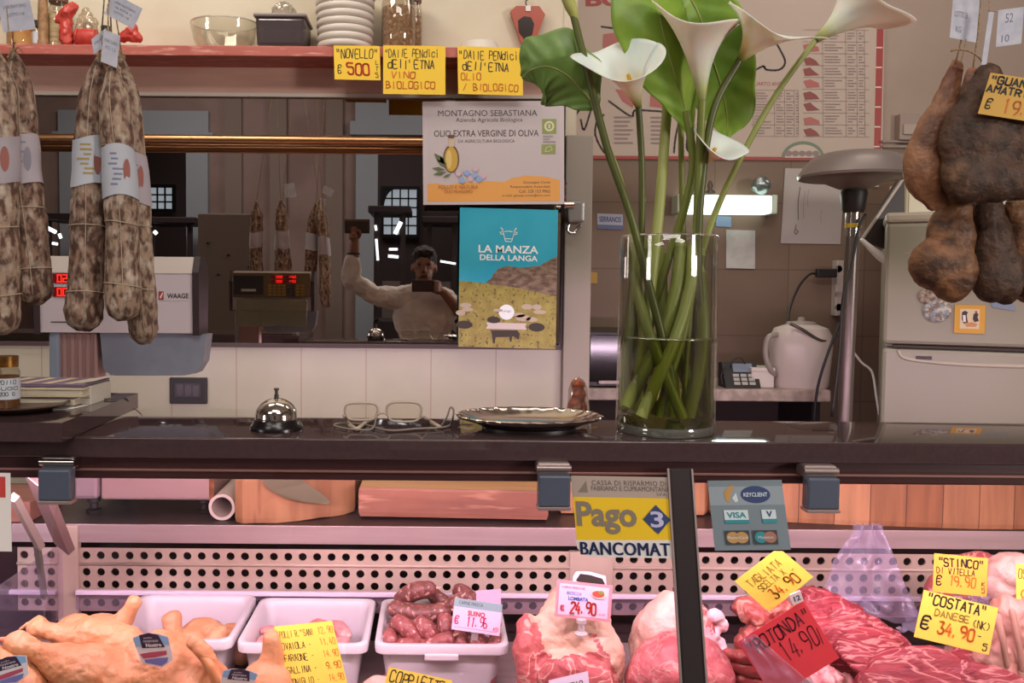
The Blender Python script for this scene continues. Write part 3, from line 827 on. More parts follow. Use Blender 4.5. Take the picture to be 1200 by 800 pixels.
# front glass, mullion, top profile
GLASS = clear('case_glass', 'fbf6f4', 0.015, 0.35)
def pane(x0, x1, name='glass_pane'):
    z0, z1 = 0.69, 1.207
    y0, y1 = GY0 - (GZ0 - z0) * GSL, GY0 - (GZ0 - z1) * GSL
    mb = MB().add([(x0, y0, z0), (x1, y0, z0), (x1, y1, z1), (x0, y1, z1), (x0, y0 + .006, z0), (x1, y0 + .006, z0), (x1, y1 + .006, z1), (x0, y1 + .006, z1)],
                  [(0, 1, 2, 3), (7, 6, 5, 4), (0, 4, 5, 1), (2, 6, 7, 3), (1, 5, 6, 2), (0, 3, 7, 4)])
    return mb.build(name, GLASS, case)
mu0, mu1 = GL(783, 550).x, GL(812, 550).x
pane(-0.60, mu0); pane(mu1, 2.4)
zA, zB = 1.21, 0.69
ym = lambda z: GY0 - (GZ0 - z) * GSL
mul = MB().bar(((mu0 + mu1) / 2, ym(zA) + 0.003, zA), ((mu0 + mu1) / 2, ym(zB) + 0.003, zB), mu1 - mu0, 0.014, up=(0, -1, 0), bev=0.004).build('mullion', mat('mullion_dark', '332a2d', 0.35, 0.3), case)
MB().bar((mu1 - 0.003, ym(zA) - 0.0045, zA), (mu1 - 0.003, ym(zB) - 0.0045, zB), 0.003, 0.004, up=(0, -1, 0)).build('bright_edge', ALU, mul)
MB().bar((mu0 - 0.001, ym(zA) - 0.002, zA), (mu0 - 0.001, ym(zB) - 0.002, zB), 0.003, 0.006, up=(0, -1, 0)).build('bright_edge', ALU, mul)
zp0, zp1 = P(500, 562, 1.395).z, P(500, 538, 1.395).z
BRN = mat('profile_brown', '45282b', 0.4, 0.0)
tp = MB().b2((xl, 1.385, zp0), (xr, 1.43, ZT - 0.034), 0.003).build('top_profile', BRN, case)
zl_ = P(500, 553, 1.383).z
MB().b2((xl, 1.3815, zl_ - 0.0018), (xr, 1.386, zl_ + 0.0018), 0.0006).build('trim_line', mat('trim_pink', 'b08a86', 0.4, 0.5), tp)
# lamp fitting under the counter
MB().b2((-1.3, 1.432, 1.194), (1.6, 1.465, 1.2175), 0.004).build('lamp_housing', WPLA, case)
MB().tube([(-1.3, 1.445, 1.189), (1.6, 1.445, 1.189)], 0.006, 10).build('lamp_tube', mat('tube_pink', 'ffffff', 0.4, emit='ffd9de', estr=3.0), case)
# brackets
for i, (px, py) in enumerate(((70, 0), (648, 7), (959, 10))):
    mm = mat('bracket_face', '5a6274', 0.35, 0.15)
    w0, w1 = P(px - 20, 560, 1.36).x, P(px + 20, 560, 1.36).x
    za, zb2, zc, zd = P(px, 534 + py, 1.36).z, P(px, 547 + py, 1.36).z, P(px, 583 + py, 1.36).z, P(px, 587 + py, 1.36).z
    hb = MB().b2((w0 + 0.001, 1.352, zb2 - 0.002), (w1 - 0.001, 1.386, za), 0.004).build('hinge_bracket', CHROME if i == 0 else ALU, case)
    MB().tube([(w0, 1.352, (za + zb2) / 2), (w1, 1.352, (za + zb2) / 2)], 0.0055, 10).build('hinge_barrel', CHROME if i == 0 else ALU, hb, smooth=True, angle=40)
    MB().b2((w0 + 0.002, 1.338, zc), (w1 - 0.002, 1.362, zb2), 0.003).build('clamp_plate', mm, hb)
    MB().b2((w0 + 0.001, 1.337, zd), (w1 - 0.001, 1.364, zc), 0.001).build('clamp_edge', mat('bracket_edge', 'b39a98', 0.35, 0.5), hb)
# left end struts
st = MB().bar(P(43, 560, 1.62), P(76, 640, 1.90), 0.045, 0.02, up=(0, -1, .4), bev=0.002).build('strut', mat('strut_steel', '9b7f7a', 0.4, 0.5), case)
st2 = MB().bar(P(16, 582, 1.58), P(47, 640, 1.80), 0.016, 0.016, up=(0, -1, .3), bev=0.002).build('strut', mat('strut_bright', 'b9aa9a', 0.35, 0.6), case)
MB().bar(P(42, 628, 1.79), P(52, 700, 1.95), 0.012, 0.012, up=(0, -1, .3), bev=0.002).build('strut', mat('strut_green', '6d6a5c', 0.4, 0.4), case)
MB().b2((P(66, 690, 1.95).x, 1.45, 0.72), (P(66, 690, 1.95).x + 0.005, 1.975, P(66, 640, 1.95).z)).build('divider', ACR, case)
# end supports that carry the granite
for xx in (-2.1, 2.5):
    MB().b2((xx - 0.03, 1.42, 0.60), (xx + 0.03, 1.56, ZT - 0.034)).build('end_support', DARKM, case)

# ---- granite slabs
GRAN = mat('granite', '483739', 0.05, c2='4f3d40', scale=120, detail=5, lo=.3, hi=.75, spec=0.6)
gx0 = P(76, 512, YF).x - 0.25
MB_ = MB().b2((gx0, YF, ZT - 0.034), (xr, YB, ZT), 0.0035, 8)
tag(MB_.build('granite_counter', GRAN, smooth=True, angle=25), 'long dark polished granite counter carrying vase, tray, eyeglasses and bell', 'counter')
ZS = ZT + 0.031
q1, q2 = G(76, 494, ZS), G(155, 462, ZS)
a1 = Vector((q1.x, 1.318, 0)); yb = G(100, 460, ZS).y
out = [(-2.2, 1.318, ZT + 0.001), (q1.x, 1.318, ZT + 0.001), (q2.x + .004, yb, ZT + 0.001), (-2.2, yb, ZT + 0.001)]
tag(MB().prism(out, (0, 0, ZS - ZT - 0.001)).build('granite_slab', GRAN), 'raised dark granite slab, overlapping the left end of the long counter', 'counter')
MB().b2((-2.2, 1.345, ZT - 0.034), (gx0 - 0.001, 1.60, ZT + 0.001), 0.002)
tag(MB().b2((-2.2, 1.345, ZT - 0.0335), (gx0 - 0.001, 1.60, ZT + 0.0005), 0.002).build('granite_counter', GRAN), 'short dark granite piece under the raised slab at the far left', 'counter')

# ---- stickers on the front glass
c = Card('payment_sticker', 'yellow bank card payment sticker on the glass beside the dark upright', 'sticker', GL(669, 557, .001), GL(785, 559, .001), GL(675, 652, .001), mat('sticker_yellow', 'e8be10', 0.4), 0.0008,
         outline=[(0, 0), (1, 0), (1.0, 1), (.12, 1), (.02, .9)])
NAVY = mat('print_navy', '1d3468', .5); GREYT = mat('print_grey_text', '7d7062', .5)
c.rect(0, 0, 1, .265, mat('sticker_grey', 'a9978d', .5), 'band_print'); c.poly([(0.01, .80), (1, .78), (1, 1), (.12, 1), (.02, .9)], mat('sticker_white', 'ded6d6', .5), 'band_print')
c.print('CASSA DI RISPARMIO DI', .58, .085, .75, TXT, hf=.062, sp=1.1); c.print('FABRIANO E CUPRAMONTANA', .59, .155, .79, TXT, hf=.06); c.print('S.P.A.', .90, .22, .1, TXT, hf=.035)
c.poly([(.06, .21), (.15, .06), (.16, .21)], GREYT, 'logo_print')
c.print('Pago', .33, .52, .60, GREYT, hf=.40, bold=.03)
c.poly([(.83, .35), (.965, .53), (.83, .71), (.69, .53)], NAVY, 'diamond_print'); c.print('3', .83, .53, .13, mat('print_ice', 'b9b4d8', .5), hf=.2, bold=.02)
for q_ in (-.006, -.003, 0, .003, .006): c.print('BANCOMAT', .49 + q_, .895 + abs(q_) * .4, .88, NAVY, hf=.155, bold=0, sp=1.06)
c.done()
c = Card('payment_sticker', 'grey card acceptance sticker on the glass right of the dark upright', 'sticker', GL(829, 563, .001), GL(916, 562, .001), GL(838, 645, .001), mat('sticker_slate', '72808a', 0.4), 0.0008)
TEAL = mat('print_teal', '1f8490', .5); PWB = mat('print_cool_white', 'c9d6dc', .5)
c.rect(0, .09, 1, .36, mat('sticker_slate2', '8d98a2', .4), 'band_print')
c.disc(.62, .21, .20, .125, NAVY, 'oval_print'); c.print('KEYCLIENT', .62, .21, .32, PWB, hf=.06, bold=.02)
c.poly([(.22, .30), (.20, .18), (.27, .09), (.36, .07), (.31, .14), (.28, .24), (.26, .32)], mat('print_gold', 'b98a45', .5), 'swirl_print'); c.poly([(.34, .32), (.30, .26), (.36, .18), (.38, .3)], PWB, 'swirl_print')
c.rect(.17, .43, .49, .62, PWB, 'badge_print'); c.rect(.17, .57, .49, .62, TEAL, 'badge_band_print'); c.print('VISA', .33, .50, .26, TEAL, hf=.085, bold=.03)
c.rect(.67, .43, .86, .62, PWB, 'badge_print'); c.rect(.67, .56, .86, .62, TEAL, 'badge_band_print'); c.print('V', .77, .49, .08, NAVY, hf=.085, bold=.03); c.print('PAY', .77, .59, .1, PWB, hf=.035)
c.rect(.15, .72, .47, .92, mat('print_dark', '332f38', .5), 'badge_print'); OCH = mat('print_ochre', 'b58a52', .5)
c.disc(.25, .82, .085, .08, OCH, 'circle_print'); c.disc(.37, .82, .085, .08, OCH, 'circle_print'); c.print('MasterCard', .31, .82, .26, PWB, hf=.04, name='badge_lettering')
c.rect(.52, .72, .84, .92, mat('print_dark', '332f38', .5), 'badge_print'); c.disc(.62, .82, .085, .08, TEAL, 'circle2_print'); c.disc(.74, .82, .085, .08, mat('print_rust2', '9d6a58', .5), 'circle3_print'); c.print('Maestro', .68, .82, .2, PWB, hf=.04, name='card_lettering')
c.done()
c = Card('red_sticker', 'white sticker with red square on the glass beside the leftmost bracket', 'sticker', GL(-60, 553, .001), GL(12, 554, .001), GL(-60, 645, .001), WHT, 0.0008)
c.rect(.2, .05, .92, .32, mat('print_red', 'c23530', .5), 'square_print'); c.done()
# ================================================================== ON THE COUNTER
def px(n, Y): return n * Y / F
# ---- service bell
bc = P(324, 500, 1.46); bc.z = ZT
t = thing('service_bell', bc, 'chrome service bell on a black base, left part of the counter', 'bell')
r = px(31, 1.46)
MB().lathe(bc, [(0, 0), (r, 0), (r, .006), (r * .9, .012), (r * .86, .017), (0, .017)], 36).build('base', mat('bell_black', '171215', 0.25), t, smooth=True, angle=40)
h = px(40, 1.46) - .015
MB().lathe(bc, [(0, .016), (r * .80, .016), (r * .82, .019)] + [(r * .80 * math.cos(a * pi / 2 / 10), .022 + (h - .012) * math.sin(a * pi / 2 / 10)) for a in range(0, 10)] + [(0, .010 + h)], 36).build('dome', CHROME, t, smooth=True, angle=50)
MB().lathe(bc, [(0, .008 + h), (.004, .008 + h), (.004, .016 + h), (.0028, .016 + h), (.0028, .023 + h), (.0045, .024 + h), (.0045, .027 + h), (0, .028 + h)], 12).build('plunger', mat('bell_steel', '8a8280', .25, 1.0), t, smooth=True, angle=40)

# ---- eyeglasses lying on the counter
gY = 1.475
g0 = P(450, 500, gY); g0.z = ZT
t = thing('eyeglasses', g0, 'pale framed eyeglasses standing open on the counter, with a grey cord', 'eyeglasses')
FRM = mat('frame_beige', 'b9a898', 0.35)
def gp(x, y, Y=gY): return P(x, y, Y)
def rring(x0, x1, y0, y1, skew, Y):
    pts = []
    for k in range(28):
        a = 2 * pi * k / 28
        cxn, sn = math.cos(a), math.sin(a)
        sx = math.copysign(abs(cxn) ** 0.55, cxn); sy = math.copysign(abs(sn) ** 0.55, sn)
        k2 = 1 - 0.09 * (sy < 0)
        pts.append(gp((x0 + x1) / 2 + sx * (x1 - x0) / 2 * k2, (y0 + y1) / 2 - sy * (y1 - y0) / 2 + skew * sx, Y))
    return pts
for (a, b, c_, d) in ((404, 443, 472, 492), (453, 494, 471, 494)):
    pts = rring(a, b, c_, d, 0, gY)
    MB().tube(pts, 0.0021, 8, closed=True).build('rim', FRM, t, smooth=True)
    MB().prism([p * .94 + (sum(pts, Vector()) / len(pts)) * .06 for p in pts], (0, .001, 0)).build('lens', clear('lens_glass', 'fbfaf6', .02, .25), t)
MB().tube(cr([gp(442, 486), gp(448, 483.5), gp(454, 486)], 5), .0019, 8).build('bridge', FRM, t, smooth=True)
def onc(x, y): q = G(x, y, ZT + .004); return q
MB().tube(cr([gp(403, 486), onc(409, 497), onc(418, 503)], 5), [.003, .0042, .0034], 8).build('temple', FRM, t, smooth=True)
MB().tube(cr([gp(494, 487), onc(504, 494), onc(515, 500)], 5), [.003, .0042, .0034], 8).build('temple', FRM, t, smooth=True)
MB().tube(cr([onc(418, 503), onc(430, 494), onc(441, 489.5)], 5), .0036, 8).build('temple_tip', FRM, t, smooth=True)
crd = mat('cord_grey', '8d8078', .7)
cp = [onc(441, 489.5), onc(436, 502), onc(415, 503), onc(393, 499), onc(397, 496), onc(425, 497), onc(455, 504), onc(490, 502), onc(514, 501), onc(527, 498), P(531, 488, 1.475), P(531.5, 480, 1.475), P(527.5, 477.5, 1.475), P(524, 488, 1.475), onc(517, 499)]
MB().tube(cr([p + Vector((0, 0, .0)) for p in cp], 7), .0017, 6).build('cord', crd, t, smooth=True)

# ---- silver tray
tc = P(620, 490, 1.487); tc.z = ZT
t = thing('serving_tray', tc, 'round silver tray with scalloped rim, raised on a dark foot in the counter middle', 'tray')
R_ = px(84, 1.487)
zt = P(620, 487, 1.487).z - ZT
def scal(a, z): return 1 + (0.035 * math.sin(a * 12) ** 2 + .012 * math.sin(a * 36) if z > zt - .004 else 0)
ov = Matrix(((1, 0, 0), (0, 0.72, 0), (0, 0, 1)))
MB().lathe(tc, [(0, zt - .012), (R_ * .70, zt - .012), (R_ * .80, zt - .006), (R_ * .93, zt - .001), (R_ * .97, zt + .003), (R_, zt + .001), (R_ * .98, zt - .003), (R_ * .8, zt - .010), (R_ * .7, zt - .016), (0, zt - .016)], 120, ov, scal).build('dish', mat('silver', 'cfc5bf', .16, 1.0), t, smooth=True, angle=60)
MB().lathe(tc, [(R_ * .955, zt), (R_ * .975, zt + .0035), (R_ * 1.0, zt + .001)], 120, ov, scal).build('beaded_rim', mat('silver', 'cfc5bf', .16, 1.0), t, smooth=True)
MB().lathe(tc, [(0, 0), (R_ * .66, 0), (R_ * .66, .004), (R_ * .60, zt - .016), (0, zt - .016)], 48, ov).build('foot', mat('tray_foot', '241a1c', .4), t, smooth=True, angle=40)

# ---- small orange figure in a clear bag behind the tray
fc = P(677, 486, 1.575); fc.z = ZT
t = thing('wrapped_snack', fc, 'small orange snack in a tied clear bag, standing behind the silver tray', 'snack bag')
def fp(x, y, dy=0): return P(x, y, 1.575 + dy)
b = blob([('e', fp(677, 452), (px(8, 1.57), .012, px(9, 1.57))), ('e', fp(678, 463), (px(9, 1.57), .013, px(7, 1.57))), ('e', fp(675, 474), (px(9, 1.57), .013, px(9, 1.57))), ('t', [fp(672, 466), fp(668, 480)], .006), ('t', [fp(682, 466), fp(684, 481)], .006)], .0025, 3, .003, 120)
b.build('snack', mat('snack_orange', 'c8663a', .45, c2='9c4424', scale=90, lo=.4, hi=.6), t, smooth=True)
MB().lathe(fc, [(0, 0), (px(13, 1.57), .0), (px(13.5, 1.57), .02), (px(11.5, 1.57), .045), (px(11, 1.57), .06), (px(7, 1.57), .075), (px(2, 1.57), .083), (0, .084)], 20, Matrix(((1, 0, 0), (0, .7, 0), (0, 0, 1))), lambda a, z: 1 + .09 * math.sin(a * 5 + z * 160)).build('bag', clear('bag_film', 'f6efe9', .1, .5, .12, .06), t, smooth=True)

# ================================================================== VASE AND LILIES
vY = 1.472
vc = P(780, 500, vY); vc.z = ZT
vc.x = (P(721.5, 500, vY).x + P(837, 500, vY).x) / 2
VR = (P(837, 490, vY).x - P(721.5, 490, vY).x) / 2 * .985
VRT = (P(838, 280, vY).x - P(727, 280, vY).x) / 2
zTop = P(780, 278, vY).z - ZT
zW = P(780, 395, vY).z - ZT
t = thing('glass_vase', vc, 'tall clear cylindrical glass vase, half full of water, on the counter', 'vase')
VG = clear('vase_glass', 'fafbf8', .03, .7)
rr = lambda z: VR + (VRT - VR) * z / zTop
wall = [(0, 0), (VR * .97, 0), (VR, .004)] + [(rr(zTop * k / 8), .004 + (zTop - .004) * k / 8) for k in range(1, 9)] + [(rr(zTop) - .002, zTop + .002), (rr(zTop) - .0045, zTop)] + [(rr(zTop * k / 8) - .0045, .004 + (zTop - .004) * k / 8) for k in range(7, 0, -1)] + [(VR - .006, .017), (0, .017)]
MB().lathe(vc, wall, 64).build('glass_body', VG, t, smooth=True, angle=50)
WATER = clear('water_green', 'e4e6b8', .03, .6)
MB().lathe(vc, [(0, .0175), (VR - .007, .0175), (rr(zW) - .0055, zW), (0, zW)], 64).build('water', WATER, t, smooth=True, angle=50)
MB().lathe(vc, [(rr(zTop) - .0045, zTop), (rr(zTop) - .002, zTop + .0028), (rr(zTop) + .0005, zTop)], 64).build('rim', clear('rim_glass', 'ffffff', .3, .8, .05, .2), t, smooth=True)
BOT = clear('base_glass', 'cfd6cc', .16, .8, .08, .15)
MB().lathe(vc, [(0, .001), (VR * .96, .001), (VR * .975, .006), (VR * .95, .015), (0, .0165)], 64).build('thick_base', BOT, t, smooth=True, angle=50)

STEM = [mat('stem_green', '717a38', .4, c2='828a44', scale=30, stretch=(1, 1, .1), spec=.4), mat('stem_dark', '525827', .4, c2='5f6632', scale=30, stretch=(1, 1, .1)), mat('stem_pale', 'a2a860', .4, c2='929a52', scale=30, stretch=(1, 1, .1))]
LEAF = mat('leaf_green', '86a83c', .42, c2='6f9634', scale=14, bump=.12, bscale=25, spec=.5, c3='a6c04e', s3=10, lo3=.55, hi3=.8)
LEAFD = mat('leaf_deep', '7fa052', .42, c2='6c8c42', scale=14, bump=.12, bscale=25)
def spath_mat():
    m = bpy.data.materials.new('spathe_cream'); m.use_nodes = True
    nt = m.node_tree; b = nt.nodes['Principled BSDF']; b.inputs['Roughness'].default_value = .45
    at = nt.nodes.new('ShaderNodeAttribute'); at.attribute_name = 'along'
    r = nt.nodes.new('ShaderNodeValToRGB'); e = r.color_ramp.elements
    e[0].position, e[0].color = 0.0, hx('76853a'); e[1].position, e[1].color = 0.16, hx('c9bf7c')
    for p_, c_ in ((.34, 'f0e8cc'), (.6, 'f8f4ea')): q = e.new(p_); q.color = hx(c_)
    nt.links.new(at.outputs['Fac'], r.inputs[0]); nt.links.new(r.outputs[0], b.inputs['Base Color'])
    b.inputs['Subsurface Weight'].default_value = .35; b.inputs['Subsurface Scale'].default_value = .02
    return m
SPM = spath_mat()
SPAD = mat('spadix', 'd9a83a', .7, bump=.4, bscale=400)
def frame(axis, front):
    a = Vector(axis).normalized(); f = Vector(front); f = (f - a * f.dot(a)).normalized(); s = a.cross(f)
    return a, f, s
def calla(parent, base, axis, front, L, R, tip=0.6, mouth=1.0, curl=.35, rot=0.0):
    """funnel spathe: 'front' is the side with the long pointed tip"""
    a, f, s = frame(axis, front)
    nu, nv = 40, 22
    ul = []
    def fn(u, v):
        th = -pi * 1.06 + 2 * pi * 1.06 * u
        c = math.cos(th)
        hh = 1 + tip * (max(0, (c + 1) / 2) ** 6) - .12 * (1 - c) / 2
        rad = R * (.09 + .40 * v ** 1.1 + .51 * mouth * v ** 3.2) * (1 + .05 * math.sin(3 * th) * v)
        z = L * (v - curl * max(0, v - .72) ** 1.5 * 1.6) * (1 + (hh - 1) * v ** 1.6)
        tipout = R * .55 * tip * max(0, c) ** 10 * v ** 4
        rad2 = rad * (1 + .06 * abs(th) / pi)
        z += L * .035 * math.sin(th * 2.3 + 1) * v ** 4
        return Vector(base) + a * z + f * (rad2 * math.cos(th) + tipout) + s * rad2 * math.sin(th) * (1 - .25 * max(0, c) ** 8 * v ** 3)
    mb = MB().sheet(fn, nu, nv, .0012)
    o = mb.build('spathe', SPM, parent, smooth=True)
    at = o.data.attributes.new('along', 'FLOAT', 'POINT')
    K = (nu + 1) * (nv + 1)
    for i in range(K):
        v = (i // (nu + 1)) / nv
        at.data[i].value = v; at.data[i + K].value = v
    MB().cap_tube([Vector(base) + a * L * k for k in (.18, .35, .52, .66)], [.0035, .0045, .0042, .003], 10).build('spadix', SPAD, parent, smooth=True)
    return o
def leaf(parent, spine, wid, side, fold=.25, wave=.06, m=LEAF, name='blade', th=.0008, edge=.035):
    """blade along a spine with a half width at each spine point, folded along its midrib"""
    sp = [Vector(p) for p in cr(spine, 12)]; ws = [w[0] for w in cr([(w,) for w in wid], 12)]
    sd = Vector(side).normalized(); n = len(sp) - 1
    def fn(u, v):
        i = min(int(round(v * n)), n)
        t_ = (sp[min(i + 1, n)] - sp[max(i - 1, 0)]).normalized()
        q = sd - t_ * sd.dot(t_); q.normalize(); nn = t_.cross(q)
        x = (u - .5) * 2
        w = max(ws[i], .0006) * (1 + edge * math.sin(v * 23 + 2 * (x > 0)))
        return sp[i] + q * (x * w) + nn * (abs(x) ** 1.4 * w * fold + wave * w * math.sin(v * 9 + x * 2) * abs(x) + .0011 * math.sin((v * 8 - abs(x) * 1.3) * 2 * pi) * min(1, abs(x) * 3))
    o = MB().sheet(fn, 24, n, th).build(name, m, parent, smooth=True)
    MB().tube([p + (sp[min(i + 1, n)] - sp[max(i - 1, 0)]).normalized().cross(sd) * .0007 for i, p in enumerate(sp)], [.0022, .0016, .0006], 6).build('midrib', STEM[2], parent, smooth=True)
    return o
def stem(parent, pts, r0, r1, m, name='stem'):
    c_ = cr(pts, 7)
    n = len(c_)
    return MB().tube(c_, [r0 + (r1 - r0) * i / (n - 1) for i in range(n)], 12).build(name, m, parent, smooth=True, angle=60)
LOW = ZT + .022
def S(*pp):                                  # (px, py, depth offset from the vase axis)
    return [P(a, b, vY + d) for a, b, d in pp]
GRP = 'calla lilies in the glass vase'
def lily(label, pts, r0, r1, m, fl, cat='flower', base=None):
    p3 = S(*pts)
    t = thing('calla_lily', p3[0], label, cat, GRP)
    stem(t, p3, r0, r1, m)
    d = (p3[-1] - p3[-2]).normalized()
    calla(t, p3[-1] - d * .004, *fl)
    return t
# 1: open flower in the middle left, seen from inside
lily('open cream calla lily, facing the viewer low on the left, with yellow spadix showing',
     ((738, 486, .02), (742, 420, .02), (748, 340, .02), (752, 260, .01), (752, 190, .0), (748, 122, -.005)), .0065, .0055, STEM[1],
     ((-.42, -.62, .66), (-1, -.2, .0), .098, .062, .45, 1.0, .05))
# 2: flower in front, right of centre, seen from behind
lily('cream calla lily right of centre in front, its lip flaring to the upper left',
     ((772, 488, -.03), (785, 440, -.03), (803, 380, -.02), (815, 300, -.02), (819, 200, -.03), (823, 118, -.045)), .0085, .0068, STEM[0],
     ((-.12, -.12, 1), (-.95, .25, .4), .135, .060, .30, 1.0, .12))
# 3: flower to the right, lip to the right
lily('cream calla lily leaning right, its wide lip horizontal above the meat chart',
     ((828, 484, -.01), (824, 400, -.01), (818, 310, -.02), (822, 220, -.03), (836, 130, -.03), (868, 68, -.03)), .0075, .0060, STEM[1],
     ((.45, -.35, .62), (.95, -.25, -.25), .070, .066, .55, 1.1, .25))
# 4: uppermost flower at far right
lily('cream calla lily stretching furthest right, cut off by the top edge',
     ((764, 470, .04), (790, 385, .03), (815, 320, .02), (838, 250, .02), (868, 185, .01), (910, 110, .0), (957, 45, -.01)), .0068, .0048, STEM[2],
     ((.80, -.22, .60), (.6, -.3, -.75), .098, .062, .35, 1.0, .05))
# 5: small low flower at right
lily('small white calla lily nodding low on the right under the leaf',
     ((800, 482, .03), (806, 400, .03), (812, 300, .02), (816, 240, .01), (822, 192, .0)), .0045, .004, STEM[2],
     ((.40, -.60, .66), (.95, -.2, -.2), .058, .042, .15, 1.15, .35))
# bud at far left top
p3 = S((795, 484, -.04), (782, 420, -.04), (762, 340, -.04), (738, 250, -.05), (712, 175, -.05), (690, 90, -.05), (672, 18, -.05))
t = thing('calla_lily', p3[0], 'closed green calla bud on a dark stem at the left top', 'flower', GRP)
stem(t, p3, .0078, .0060, STEM[1])
MB().cap_tube(S((674, 22, -.05), (669, 8, -.05), (664, -6, -.05), (660, -26, -.05), (657, -44, -.05)), [.0055, .010, .011, .007, .002], 14).build('bud', mat('bud_green', 'a3a850', .5, c2='c4bf74', scale=20), t, smooth=True)
# leaves
def leafy(label, stempts, r0, r1, sm, spine, wid, side, fold, m, wave=.06):
    p3 = S(*stempts)
    t = thing('calla_leaf', p3[0], label, 'leaf', 'calla leaves in the glass vase')
    stem(t, p3, r0, r1, sm, 'stalk')
    leaf(t, S(*spine), [px(w, vY) for w in wid], side, fold, wave, m, edge=.11 if wave > .1 else .03)
leafy('big bright calla leaf standing upright behind the front lily, cut off by the top edge', ((742, 484, .03), (752, 420, .03), (775, 330, .02), (803, 240, .0), (812, 190, -.01), (804, 130, -.015)), .0085, .0066, STEM[0],
      ((812, 160, -.012), (801, 120, -.015), (786, 70, -.02), (772, 15, -.02), (765, -40, -.01), (760, -80, .0)), (3, 22, 42, 52, 40, 10), (1, .35, .12), .30, LEAF)
leafy('broad calla leaf hanging right behind the lilies, tip pointing down', ((812, 480, .05), (806, 380, .05), (800, 260, .05), (798, 120, .05), (802, 10, .05)), .0055, .005, STEM[0],
      ((806, -8, .05), (820, 20, .045), (832, 60, .05), (846, 105, .05), (852, 140, .04), (850, 162, .02)), (18, 42, 48, 38, 28, 4), (1, -.25, -.12), .25, LEAF)
leafy('calla leaf drooping at the left beside the notes, with wavy edge', ((758, 482, .0), (752, 400, .0), (744, 310, .0), (730, 220, -.01), (708, 160, -.02), (694, 120, -.02)), .005, .0035, STEM[2],
      ((698, 126, -.02), (684, 108, -.025), (664, 88, -.03), (642, 78, -.03), (622, 82, -.02), (612, 92, .0)), (6, 27, 40, 40, 30, 4), (-.35, -.25, 1), .28, LEAFD, .16)
p3 = S((742, 484, -.02), (752, 420, -.02), (762, 340, -.01), (772, 250, .0), (780, 150, .02), (786, 60, .03), (788, -40, .03))
t = thing('flower_stalk', p3[0], 'thick pale green stalk rising straight up through the middle of the vase', 'stalk', 'stalks in the glass vase')
stem(t, p3, .0105, .008, STEM[2], 'stalk')
MB().lathe(vc, [(rr(zW) - .0075, zW - .001), (rr(zW) - .0050, zW + .0022), (rr(zW) - .0050, zW - .001)], 64).build('waterline', clear('water_edge', 'e6e8c8', .25, .7, .05, .3, 'c8d090'), bpy.data.objects['glass_vase'], smooth=True)
for (lab, pts, r, m) in (('thick olive stalk crossing left to right low in the vase', ((734, 476, -.035), (752, 440, -.035), (776, 395, -.03), (792, 340, -.02), (798, 290, .0)), .011, STEM[0]),
                         ('thick pale stalk standing upright in the vase centre', ((790, 488, .02), (784, 430, .03), (776, 370, .03), (772, 300, .03)), .0125, STEM[2]),
                         ('olive stalk crossing right to left behind the others in the vase', ((820, 486, .04), (800, 430, .05), (770, 360, .05), (756, 290, .04)), .0115, STEM[0]),
                         ('broad stalk beside the right vase wall leaning outward', ((806, 488, -.03), (818, 440, -.03), (824, 390, -.02), (820, 320, .0)), .0105, STEM[0]),
                         ('short cut stalk leaning left under water in the vase', ((800, 490, -.05), (780, 440, -.05), (757, 380, -.045), (745, 330, -.02), (741, 285, .0)), .0085, STEM[0]),
                         ('short cut stalk leaning right under water in the vase', ((752, 488, -.055), (768, 450, -.055), (790, 400, -.05), (808, 340, -.03), (812, 290, -.01)), .0095, STEM[2]),
                         ('slim dark stalk along the right wall of the vase', ((826, 480, .0), (815, 430, .0), (818, 360, .0), (822, 300, .01)), .0075, STEM[1]),
                         ('wide green stalk at the left wall of the vase', ((731, 480, .0), (734, 420, -.01), (741, 350, -.01), (746, 290, .0)), .008, STEM[0])):
    p3 = S(*pts)
    t = thing('flower_stalk', p3[0], lab, 'stalk', 'stalks in the glass vase')
    stem(t, p3, r * 1.15, r, m, 'stalk')
    MB().cap_tube([p3[-1], p3[-1] + (p3[-1] - p3[-2]) * .12], [r, r * .6], 10).build('cut_end', STEM[2], t, smooth=True)
# ================================================================== LEFT END: books, jars, scale
BZ = ZS
def onslab(x, y): return G(x, y, BZ)
